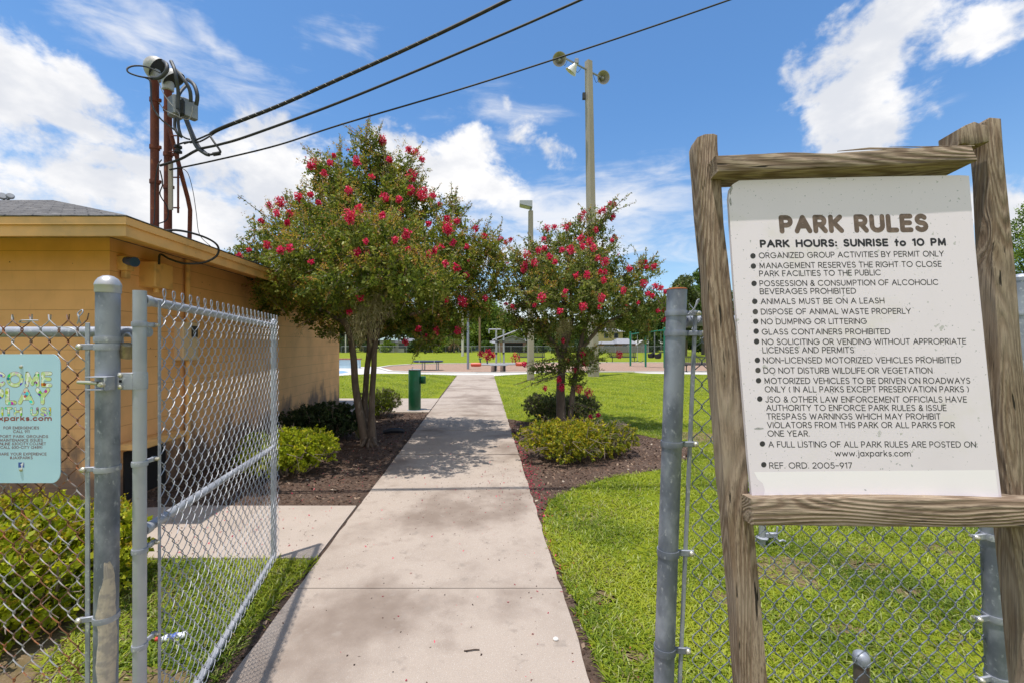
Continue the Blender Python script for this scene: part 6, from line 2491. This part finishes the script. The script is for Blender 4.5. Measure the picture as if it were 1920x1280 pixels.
Z4 = [(970, 190, 24), (1117, 247, 17), (1157, 262, 19), (1193, 302, 14), (570, 330, 22), (667, 322, 14), (820, 310, 24), (1010, 310, 13), (632, 383, 16), (1135, 390, 30), (1200, 495, 36), (1130, 475, 22), (775, 480, 20), (975, 515, 22), (1060, 530, 18), (385, 545, 30), (318, 568, 20),
      (485, 515, 22), (555, 505, 12), (830, 590, 26), (775, 625, 34), (967, 625, 15), (1340, 695, 32), (1105, 728, 24), (1040, 762, 16), (272, 652, 14), (435, 612, 18), (600, 548, 12), (310, 790, 22), (385, 820, 20), (435, 810, 18), (823, 833, 19), (1300, 805, 14), (1370, 775, 14),
      (1230, 845, 18), (1265, 825, 16), (1325, 900, 16), (1392, 922, 20), (1110, 818, 14), (145, 857, 16), (840, 1090, 18), (1420, 1110, 26), (1330, 1105, 14), (1555, 1095, 14), (1445, 965, 14), (1395, 655, 14), (1230, 670, 12), (1295, 560, 12), (1075, 590, 10), (560, 890, 10), (780, 1175, 12), (425, 665, 12), (205, 820, 10), (360, 610, 18), (1255, 510, 16), (905, 400, 14), (690, 280, 8), (1000, 300, 10), (1340, 640, 14), (870, 770, 10), (1450, 800, 12), (1500, 700, 14), (1550, 740, 14)]
for zx, zy, rr_ in Z4:
    px, py = 400 + zx / 3.048, 200 + zy / 3.048
    t_ = front_of(lb_, px, py)
    y = (t_ - .10) if t_ else LY
    rad = rr_ / 3.048 * y / F * 1.08
    flower(fl, P(px, py, y), rad)
    if rr_ > 20:
        flower(fl, P(px + fl.r.normal(0, 4), py + 5, y + .05), rad * .7)
rq = np.random.default_rng(77)
for i in range(16):
    c, rad = lb_[rq.integers(0, len(lb_))]
    u = unit(rq, 1)[0]
    if u[1] > .3:
        continue
    flower(fl, np.array(c) + u * np.array(rad) * 1.02, rq.uniform(.02, .05), bright=.85, n=9)
for px, py, rr_ in ((858, 620, 5), (800, 632, 4), (818, 620, 5), (760, 640, 4), (785, 617, 4)):
    flower(fl, P(px, py, LY), rr_ / 109 * 1.4)
fl.build('blooms', M['petal'], LT1)
ms = Cloud(103)
for (px, py, w, h, n) in ((672, 575, .08, .55, 22), (690, 566, .07, .62, 24), (708, 560, .07, .58, 22), (722, 548, .08, .42, 18), (660, 590, .06, .36, 16), (700, 548, .16, .30, 26), (622, 612, .05, .30, 12), (565, 610, .04, .25, 10), (735, 560, .05, .30, 8)):
    moss(ms, P(px, py, LY - 1.75 if px > 650 else LY - .5), w, h, n)
ms.build('hanging_moss', M['moss'], LT1)

# ---- right crape myrtle
RY = 8.7
rt_b = G(1062, 806)
RT1 = thing('crape_myrtle', rt_b, 'smaller crape myrtle with pink blooms in the right bed, behind the yellow shrub', 'tree')
R_BL = [(1122, 425, 0, 22, 26), (1140, 398, 0, 12, 12), (1082, 440, 0, 40, 26), (1035, 462, 0, 40, 30), (998, 490, 0, 46, 36), (957, 500, .3, 28, 28), (1070, 490, -.5, 72, 46), (1128, 478, 0, 38, 34), (1060, 545, -.8, 84, 52), (985, 555, 0, 46, 38), (962, 600, .3, 28, 22),
        (1120, 556, -.3, 62, 46), (1175, 520, 0, 36, 24), (1215, 505, .2, 26, 18), (1195, 562, 0, 42, 34), (1232, 560, 0, 20, 26), (1150, 600, .2, 50, 26), (1062, 606, 0, 70, 30), (1005, 612, 0, 42, 22), (1070, 530, .9, 90, 60), (1150, 550, .8, 60, 40), (1020, 540, .8, 60, 45), (1215, 600, .2, 24, 20), (1205, 625, .2, 20, 10)]
rb_ = px_blobs(R_BL, RY)
rb_ = [(c, (r_[0], min(r_[1], 1.0), r_[2])) for c, r_ in rb_]
cl = Cloud(111)
tw = MB()
G2 = [np.array(c) for c in ((.07, .10, .024), (.145, .185, .04), (.25, .285, .075), (.38, .37, .15))]
blob_leaves(cl, tw, rb_, 25, .064, 1, olive=.36, green=G2, per=42, tl=1.45)
for a, b in (((1125, 430), (1157, 372)), ((1120, 420), (1150, 400)), ((1085, 430), (1095, 398)), ((1065, 440), (1060, 418)), ((1030, 450), (1025, 425)), ((1000, 470), (985, 450)), ((1140, 470), (1152, 442)), ((1170, 510), (1165, 480)), ((1215, 500), (1230, 485)), ((950, 490), (930, 470)), ((1000, 560), (940, 590)), ((955, 560), (935, 545)),
             ((1110, 440), (1098, 400)), ((1200, 500), (1210, 478)), ((1238, 570), (1250, 545)), ((1055, 690), (968, 722)), ((1060, 700), (1000, 720)), ((1050, 670), (985, 690)), ((1075, 700), (1125, 690)), ((1080, 690), (1150, 665)), ((1085, 670), (1120, 650)), ((1075, 730), (1100, 720)), ((1068, 760), (1100, 785)), ((1080, 755), (1125, 775)), ((1045, 650), (1020, 640))):
    for k in range(3):
        j = cl.r.normal(0, 5, 2)
        shoot(cl, tw, P(a[0] + j[0], a[1], RY - .1), P(b[0] + j[0], b[1] + j[1], RY - .15 + .1 * k), .050, 38, olive=.12, green=G2)
low = px_blobs([(1085, 680, -.2, 34, 26), (1060, 655, .1, 24, 22), (1078, 715, -.1, 16, 16), (1110, 665, 0, 24, 16), (1040, 690, 0, 20, 9), (1010, 690, 0, 22, 8)], RY)
blob_leaves(cl, tw, low, 48, .060, 2, olive=.05, green=G2)
edge_shoots(cl, tw, rb_, 70, .050, G2, .25)
cl.build('crown', M['leaf'], RT1)
tk = MB()
limb(tk, [G(1052, 806) + Vector((0, 0, -.1)), P(1052, 770, RY), P(1051, 720, RY), P(1056, 670, RY), P(1060, 620, RY), P(1058, 540, RY - .1), P(1080, 440, RY)], [.125, .095, .082, .080, .070, .045, .015], 12)
limb(tk, [G(1068, 808) + Vector((0, 0, -.1)), P(1070, 770, RY - .05), P(1077, 715, RY - .05), P(1085, 670, RY), P(1095, 620, RY), P(1120, 540, RY), P(1130, 450, RY)], [.075, .056, .05, .047, .044, .032, .012], 10)
limb(tk, [P(1052, 680, RY), P(1043, 650, RY), P(1025, 625, RY), P(990, 560, RY), P(960, 510, RY + .2)], [.05, .045, .035, .022, .01])
limb(tk, [P(1062, 640, RY), P(1072, 600, RY + .1), P(1068, 520, RY - .2), P(1060, 470, RY - .2)], [.06, .045, .025, .01])
limb(tk, [P(1085, 660, RY), P(1130, 610, RY), P(1175, 585, RY), P(1215, 530, RY)], [.045, .035, .022, .008])
limb(tk, [P(1098, 600, RY), P(1150, 530, RY), P(1200, 505, RY)], [.03, .02, .008])
limb(tk, [P(1090, 590, RY - .7), P(1093, 530, RY - .8), P(1092, 490, RY - .85)], [.010, .008, .005], 6)
tk.build('trunk', M['bark'], RT1)
tw.build('twigs', M['twig'], RT1, fix=False)
fl = Cloud(112)
Z6 = [(1240, 20, 18), (1205, 10, 20), (1225, 35, 16), (1140, 70, 26), (1100, 85, 16), (1230, 130, 24), (1215, 150, 16), (1070, 250, 24), (930, 140, 36), (960, 90, 18), (620, 235, 32), (690, 225, 22), (795, 230, 26), (825, 200, 14), (590, 340, 18), (930, 325, 28), (950, 400, 28), (1010, 360, 34), (1050, 415, 34), (840, 435, 38), (755, 435, 24), (545, 440, 28), (595, 425, 22), (430, 480, 34), (415, 575, 38),
      (405, 620, 28), (500, 555, 34), (1090, 515, 24), (1155, 545, 36), (990, 670, 30), (885, 670, 24), (1145, 715, 24), (1380, 610, 28), (1490, 560, 26), (1530, 545, 16), (1600, 590, 26), (1240, 320, 20), (1220, 350, 14), (1510, 745, 34), (1320, 810, 30), (1670, 790, 22), (1620, 770, 22), (570, 875, 40), (1125, 880, 36), (950, 960, 36), (735, 1000, 24), (505, 945, 14), (1105, 965, 20), (785, 820, 18), (240, 935, 14), (300, 960, 14),
      (1700, 990, 18), (1640, 1000, 14), (1710, 820, 16), (1150, 640, 22), (1110, 640, 18), (640, 500, 26), (690, 550, 20), (1460, 925, 12), (1550, 840, 20), (1700, 1080, 18), (1590, 860, 16), (240, 370, 20), (190, 340, 26), (280, 345, 16), (1540, 600, 18)]
for zx, zy, rr_ in Z6:
    px, py = 900 + zx / 4.922, 380 + zy / 4.922
    t_ = front_of(rb_, px, py)
    y = (t_ - .10) if t_ else RY
    rad = rr_ / 4.922 * y / F * 1.08
    flower(fl, P(px, py, y), rad)
Zb = [(875, 540, 22), (895, 600, 24), (740, 445, 14), (705, 720, 20), (725, 775, 28), (848, 787, 30), (915, 808, 34), (610, 780, 18), (1135, 545, 26), (400, 570, 36), (930, 980, 16), (985, 970, 14), (210, 525, 24), (160, 540, 26), (215, 560, 30), (240, 550, 20), (465, 610, 18), (765, 585, 16), (820, 650, 14)]
for zx, zy, rr_ in Zb:
    px, py = 860 + zx / 3.765, 520 + zy / 3.765
    y = RY - .2
    flower(fl, P(px, py, y), rr_ / 3.765 * y / F * .95)
for i in range(16):
    c, rad = rb_[rq.integers(0, len(rb_))]
    u = unit(rq, 1)[0]
    if u[1] < .3:
        flower(fl, np.array(c) + u * np.array(rad) * 1.02, rq.uniform(.02, .05), bright=.9, n=10)
fl.build('blooms', M['petal'], RT1)
ms = Cloud(113)
for (px, py, w, h, n) in ((1060, 600, .13, .30, 70), (1145, 605, .10, .20, 40), (1050, 615, .10, .22, 30)):
    moss(ms, P(px, py, RY - .75), w, h, n)
ms.build('hanging_moss', M['moss'], RT1)

# ------------------------------------------------------------------ shrubs
YEL = [np.array(c) for c in ((.11, .15, .018), (.22, .26, .026), (.44, .41, .03), (.62, .50, .035))]
LIM = [np.array(c) for c in ((.15, .20, .014), (.29, .35, .018), (.42, .46, .026), (.55, .53, .04))]
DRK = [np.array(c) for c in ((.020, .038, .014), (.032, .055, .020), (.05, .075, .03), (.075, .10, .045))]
GRY = [np.array(c) for c in ((.065, .092, .03), (.11, .135, .048), (.17, .18, .08), (.24, .23, .12))]


def shrub(c, rad, label, seed, green, oliv, dens, llen, nst=26, olive=.2, twigvis=60, lobes=7, name='shrub', per=14):
    c = Vector(c)
    o = thing(name, (c.x, c.y, 0), label, 'shrub')
    cl = Cloud(seed)
    r = cl.r
    tw = MB()
    bl = []
    for i in range(lobes):
        a = 2 * math.pi * i / lobes + r.uniform(-.3, .3)
        k = r.uniform(.45, .62)
        bl.append(((c.x + rad[0] * k * math.cos(a), c.y + rad[1] * k * math.sin(a), c.z + rad[2] * r.uniform(-.15, .22)), (rad[0] * r.uniform(.42, .55), rad[1] * r.uniform(.42, .55), rad[2] * r.uniform(.65, .85))))
    bl.append(((c.x, c.y, c.z + rad[2] * .1), (rad[0] * .6, rad[1] * .6, rad[2] * .85)))
    blob_leaves(cl, tw, bl, dens * 5.5, llen * 1.2, seed, olive=olive, green=green, oliv=oliv, per=per, spread=.30, up=.05, tstep=14, wr=.72, shell=.22)
    cl.build('foliage', M['leaf'], o)
    st = MB()
    for i in range(nst):
        a = r.uniform(0, 6.283)
        q = r.uniform(.2, .95)
        b = Vector((c.x + rad[0] * .18 * math.cos(a), c.y + rad[1] * .18 * math.sin(a), -.03))
        e = Vector((c.x + rad[0] * q * math.cos(a), c.y + rad[1] * q * math.sin(a), c.z + rad[2] * r.uniform(.0, .75)))
        m_ = b.lerp(e, .5) + Vector((r.uniform(-.06, .06), r.uniform(-.06, .06), -.04))
        st.tube(smooth_pts([b, m_, e], 3), [.011, .010, .009, .008, .007, .006, .004], 5, caps=False)
    for i in range(twigvis):
        u = unit(r, 1)[0]
        if u[2] < -.5:
            continue
        p = Vector((c.x + u[0] * rad[0] * .98, c.y + u[1] * rad[1] * .98, c.z + u[2] * rad[2] * .98))
        d = Vector((u[0] + r.normal(0, .5), u[1] + r.normal(0, .5), u[2] * .5 + r.normal(.2, .4))).normalized()
        s_ = r.uniform(.06, .15)
        st.tube([p - d * s_, p + Vector((0, 0, r.uniform(-.015, .02))), p + d * s_ * .5], [.004, .003, .0015], 4, caps=False)
    tw2 = tw
    st.v += []
    b0 = len(st.v)
    st.v.extend(tw2.v)
    st.f.extend(tuple(b0 + i for i in f_) for f_ in tw2.f)
    st.build('stems', M['twig'], o, fix=False)
    return o


YO = [np.array(c) for c in ((.50, .38, .03), (.42, .30, .03), (.36, .33, .04), (.42, .34, .05))]
shrub((P(1060, 830, 6.45).x, 6.45, .30), (.72, .56, .31), 'yellow green leaved shrub at the front of the right bed', 201, YEL, YO, 26, .034, olive=.55, twigvis=130)
shrub((P(1140, 825, 6.75).x, 6.75, .27), (.46, .40, .26), 'sparse twiggy olive shrub touching the right of the yellow shrub', 202, [c * .9 for c in YEL], GRY, 17, .034, olive=.4, twigvis=120)
shrub((P(1035, 765, 9.7).x, 9.7, .33), (.62, .42, .31), 'grey green shrub behind the right tree, left of its trunk', 203, GRY, GRY, 24, .036, olive=.15, twigvis=110)
shrub((P(1090, 765, 9.8).x, 9.8, .32), (.42, .36, .28), 'small thin grey shrub behind the right tree, right of its trunk', 207, GRY, GRY, 20, .034, olive=.2, twigvis=130)
shrub((P(545, 845, 5.75).x, 5.75, .31), (.60, .52, .31), 'bright lime green shrub at the end of the open gate', 204, LIM, YEL, 22, .040, olive=.25, twigvis=70)
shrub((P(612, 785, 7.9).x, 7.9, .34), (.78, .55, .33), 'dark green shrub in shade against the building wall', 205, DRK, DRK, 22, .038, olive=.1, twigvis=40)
shrub((P(712, 760, 10.3).x, 10.3, .33), (.52, .42, .33), 'twiggy grey and lime shrub behind the left tree trunk', 206, LIM[:2] + GRY[1:3], GRY, 22, .036, olive=.3, twigvis=150)
shrub((-2.95, 2.72, .33), (.46, .58, .36), 'lime and yellow hedge shrub behind the rusty fence, nearest the gate post', 208, LIM, YO, 22, .044, olive=.5, twigvis=90, per=14)
shrub((-3.65, 2.8, .34), (.70, .66, .37), 'lime and yellow hedge shrub behind the rusty fence at the left edge', 209, LIM, YO, 20, .044, olive=.5, twigvis=80, per=14)

# grass-like sprig at left tree foot, twig and litter on the ground
sprig = Cloud(220)
o = thing('grass_sprig', G(672, 822), 'pale grassy sprig at the foot of the left tree', 'plant')
n_ = 26
sprig.leaves(np.array([G(672, 822)] * n_) + sprig.r.normal(0, .02, (n_, 3)) * [1, 1, 0], np.stack([sprig.r.normal(0, .35, n_), sprig.r.normal(0, .35, n_), np.ones(n_)], 1), sprig.r.uniform(.12, .28, n_), .05, np.array([[.22, .20, .08]]) * sprig.r.uniform(.7, 1.3, (n_, 1)))
sprig.build('blades', M['leaf'], o)
mb = MB()
c = G(737, 812)
mb.tube([c + Vector((-.18, -.02, .03)), c + Vector((-.05, .0, .06)), c + Vector((.10, .02, .06)), c + Vector((.2, .03, .04))], [.035, .045, .045, .03], 8)
mb.build('edging_scrap', pmat('dark_blue_edging', (.012, .017, .026), rough=.6), label='short dark piece of lawn edging lying on the mulch', cat='edging', origin=c)
mb = MB()
mb.tube(smooth_pts([G(870, 1219, .028), G(880, 1218, .030), G(890, 1216.5, .030), G(899, 1217, .028)], 4), .0035, 6)
mb.build('dry_stick', pmat('dark_stick', (.075, .05, .035), rough=.9), label='short dark stick lying on the concrete path', cat='stick', origin=G(885, 1218))
mb = MB()
mb.ball(G(1042, 1197, .030), (.016, .013, .011), 9, 6)
mb.build('white_pebble', pmat('white_pebble', (.72, .70, .66), rough=.8), label='small white pebble at the right edge of the path', cat='pebble', origin=G(1042, 1197))
bc = G(324, 1200)
bt = thing('crushed_bottle', bc, 'crushed clear plastic bottle with a red and blue label by the gate', 'bottle')
d = Vector((1, .25, .06)).normalized()
mb = MB()
mb.lathe([(.004, -.075), (.011, -.073), (.011, -.06), (.021, -.042), (.026, -.02), (.017, -.005), (.026, .012), (.020, .035), (.025, .06), (.016, .072), (.004, .073)], bc + Vector((0, 0, .028)), d, 14)
mb.v = [(p[0], p[1], .006 + (p[2] - .006) * .72) for p in mb.v]
mb.build('bottle_body', pmat('clear_plastic', (.66, .68, .72), rough=.2), bt)
mb = MB()
mb.lathe([(.0262, -.022), (.0185, -.006), (.0268, .010), (.0225, .026)], bc + Vector((0, 0, .0285)), d, 14)
mb.v = [(p[0], p[1], .006 + (p[2] - .006) * .73) for p in mb.v]
mb.build('label_band', pmat('blue_label', (.08, .13, .42), rough=.4), bt)
mb = MB()
mb.lathe([(.0122, -.085), (.0125, -.072), (.0122, -.064), (.010, -.063)], bc + Vector((0, 0, .026)), d, 14)
mb.build('bottle_cap', pmat('red_cap', (.55, .04, .04), rough=.4), bt)

# ------------------------------------------------------------------ distant trees, each its own crown and trunk
FG = [[np.array(c) * 1.4 for c in s] for s in (((.028, .052, .012), (.048, .082, .018), (.075, .12, .024), (.11, .155, .03)), ((.048, .08, .012), (.085, .135, .018), (.14, .195, .025), (.21, .255, .03)),
                                         ((.018, .036, .013), (.028, .052, .018), (.045, .07, .024), (.065, .09, .03)), ((.04, .06, .02), (.065, .085, .03), (.09, .11, .04), (.13, .14, .06)))]


def far_tree(px, wpx, top, Y, label, kind=0, seed=0, low=.12, dens=1.0, name='tree', leaf=None, nb=15):
    b = fwd(px, Y)
    k = Y / F
    H = CH + (HY - top) * k
    R_ = wpx * k / 2 * (1.35 if name == 'tree' and Y > 80 else 1.0)
    o = thing(name, b, label, 'tree', None)
    r = np.random.default_rng(seed)
    cl = Cloud(seed)
    g = np.array(FG[kind])
    lf = leaf or max(.16, .0050 * Y)
    z0 = H * low
    tk = MB()
    limb(tk, [b + Vector((0, 0, -.1)), b + Vector((r.normal(0, .1), 0, H * .3)), b + Vector((r.normal(0, .3), 0, H * .62))], [max(.02 * H, .12), .014 * H, .006 * H], 8)
    for i in range(nb):
        if i == 0:
            u, zz, br_ = np.array([0, 0]), H * .84, R_ * .42
        else:
            a = r.uniform(0, 6.283)
            f = i / nb
            zz = lerp(z0 + R_ * .22, H * .82, f)
            env = math.sin(math.pi * (.22 + .70 * f)) ** .7
            u = np.array([math.cos(a), math.sin(a)]) * R_ * .60 * env * r.uniform(.5, 1.1)
            br_ = R_ * r.uniform(.36, .52)
        rad = np.array([br_, br_, min(br_ * .72, H * .16)])
        c = np.array([b.x + u[0], b.y + u[1], min(zz, H - rad[2])])
        limb(tk, [b + Vector((0, 0, max(H * .18, c[2] * .5))), Vector(c) * .5 + (b + Vector((0, 0, c[2] * .75))) * .5, Vector(c)], [.007 * H, .005 * H, .002 * H], 5)
        n = int(620 * dens * (br_ / R_ / .45) ** 2)
        uu = unit(r, n)
        p = c + uu * rad * (r.uniform(.2, 1.05, n) ** .45)[:, None]
        p += r.normal(0, .06 * br_, (n, 3))
        tone = np.clip(r.random(n) * .65 + r.normal(.12, .15, n) + r.uniform(-.15, .2), 0, .99) * 3
        i0 = np.floor(tone).astype(int)
        col = g[i0] + (g[np.minimum(i0 + 1, 3)] - g[i0]) * (tone - i0)[:, None]
        d_ = uu * .5 + r.normal(0, .7, (n, 3))
        cl.leaves(p, d_, lf * r.uniform(.6, 1.4, n), .7, col, fold=.15)
    cl.build('crown', M['leaf_far'], o)
    tk.build('trunk', M['bark_far'], o)
    return o


TR = [(637, 46, 585, 96, 'dark tree just past the building end, behind the pale pole', 2), (664, 52, 572, 101, 'dark tree left of the small white house', 2), (700, 58, 570, 104, 'dark tree rising behind the left of the small white house', 2), (745, 60, 572, 106, 'dense dark tree behind the green roof of the white house', 0),
      (790, 58, 566, 99, 'dark green tree right of the small white house', 0), (828, 60, 562, 103, 'tall mid green tree left of the tan utility pole', 0), (858, 40, 585, 100, 'green tree directly behind the tan utility pole', 1),
      (888, 40, 566, 112, 'green tree between the two utility poles', 1), (915, 58, 556, 108, 'bright rounded green tree right of the brown utility pole', 1), (946, 46, 584, 112, 'green tree above the carport roof', 1), (975, 46, 598, 110, 'low green tree behind the right of the carport', 1), (1012, 56, 600, 108, 'green tree behind the tan lamp post', 0),
      (1055, 60, 604, 110, 'green tree hidden behind the right crape myrtle trunk', 0), (1100, 50, 600, 112, 'green tree behind the tall floodlight pole', 1), (1150, 52, 600, 116, 'green tree above the yellow house', 1), (1188, 50, 582, 108, 'bright green tree behind the pale hipped roof', 1),
      (1222, 56, 560, 100, 'green tree above the bucket swings', 0), (1258, 56, 548, 92, 'green tree behind the right gate post', 0), (1318, 90, 490, 70, 'large airy tree behind the left sign post', 0), (1400, 80, 520, 76, 'green tree hidden behind the park rules board', 0),
      (1490, 90, 530, 84, 'green tree hidden behind the middle of the park rules board', 1), (1590, 100, 540, 90, 'dark green tree hidden behind the right half of the board', 0), (1700, 100, 520, 78, 'green tree hidden behind the right edge of the board', 1), (1800, 110, 505, 70, 'dark green tree hidden behind the right sign post', 2), (2010, 120, 500, 66, 'green tree just outside the right edge', 0), (2130, 130, 490, 64, 'dark green tree outside the right edge', 2),
      (655, 70, 590, 122, 'dark tree in the back row near the building end', 2), (720, 70, 586, 124, 'dark tree in the back row over the white house', 2), (780, 70, 588, 126, 'dark tree in the back row right of the white house', 0), (840, 60, 590, 122, 'green tree in the back row left of the steel pole', 0), (1040, 80, 606, 126, 'green tree in the back row behind the lamp post', 0), (1130, 80, 604, 128, 'green tree in the back row over the yellow house', 0)]
for i, (px, w, top, Y, lab, kd) in enumerate(TR):
    far_tree(px, w, top, Y, lab, kd, 300 + i, low=.10 if i < 9 else .16, dens=1.0 if i != 18 else 1.6)
far_tree(1285, 62, 500, 62, 'airy tree with thin grey green leaves right of the crape myrtle', 3, 341, low=.16, dens=1.3)
far_tree(1945, 130, 335, 30, 'tree at the right edge with light green leaves, beside the sign', 1, 342, low=.30, dens=1.7, leaf=.13)
far_tree(434, 46, 447, 44, 'small dark tree showing above the roof edge, left of the blooms', 0, 343, low=.45, dens=1.2, leaf=.17)
# low growth and shrubs along the far fence
SH = [(640, 26, 634, 90, 2), (662, 30, 630, 92, 2), (690, 26, 636, 92, 2), (726, 18, 640, 90, 1), (782, 26, 638, 88, 2), (808, 26, 632, 89, 0), (826, 20, 628, 88, 1), (845, 24, 634, 90, 0), (872, 26, 640, 92, 0), (912, 18, 640, 94, 0), (996, 26, 646, 90, 3), (1015, 22, 640, 92, 0), (1046, 36, 642, 90, 0), (1085, 30, 640, 92, 2), (1228, 24, 640, 92, 2), (1262, 34, 630, 88, 2), (1300, 40, 632, 86, 2), (1345, 44, 630, 86, 2)]
WH = ['left of the thin pale pole', 'in front of the darkest trees', 'left of the white house wall', 'against the white house front', 'right of the white house', 'left of the palm', 'with yellow leaves near the palm', 'right of the palm', 'beside the tan utility pole', 'left of the carport', 'right of the carport', 'right of the lamp post',
      'behind the right tree trunk', 'left of the yellow house', 'right of the shed', 'behind the right gate post', 'behind the left sign post', 'behind the board']
for i, ((px, w, top, Y, kd), wh) in enumerate(zip(SH, WH)):
    t_ = far_tree(px, w * 1.5, top, Y, ('dark' if kd == 2 else 'light green' if kd == 1 else 'green') + ' bush along the field edge, ' + wh, kd, 400 + i, low=.0, dens=.45, name='far_shrub', nb=8)
    t_['category'] = 'shrub'
# small palm near the field edge
pc = fwd(851, 87)
pl = thing('palm_tree', pc, 'short yellowish palm with a skirt of dry fronds at the field edge', 'palm')
mb = MB()
mb.tube([pc + Vector((0, 0, -.1)), pc + Vector((.1, 0, 1.9))], [.22, .18], 10)
mb.build('trunk', M['bark_far'], pl)
cl = Cloud(360)
for k in range(46):
    a = cl.r.uniform(0, 6.283)
    e = cl.r.uniform(-.9, 1.2)
    L = cl.r.uniform(1.0, 1.7)
    st_ = np.array([pc.x + .1, pc.y, 2.0])
    m = 10
    t = np.linspace(.1, 1, m)
    p = st_ + np.stack([np.cos(a) * np.cos(e) * L * t, np.sin(a) * np.cos(e) * L * t, np.sin(e) * L * t - .6 * t ** 2], 1)
    p = np.repeat(p, 2, axis=0)
    d = cl.r.normal(0, .5, (2 * m, 3)) + np.array([math.cos(a), math.sin(a), -.2])
    col = (np.array([.15, .17, .035]) if e > 0 else np.array([.25, .16, .09])) * cl.r.uniform(.7, 1.3, (2 * m, 1))
    cl.leaves(p, d, np.full(2 * m, .5), .16, col)
cl.build('fronds', M['leaf_far'], pl)
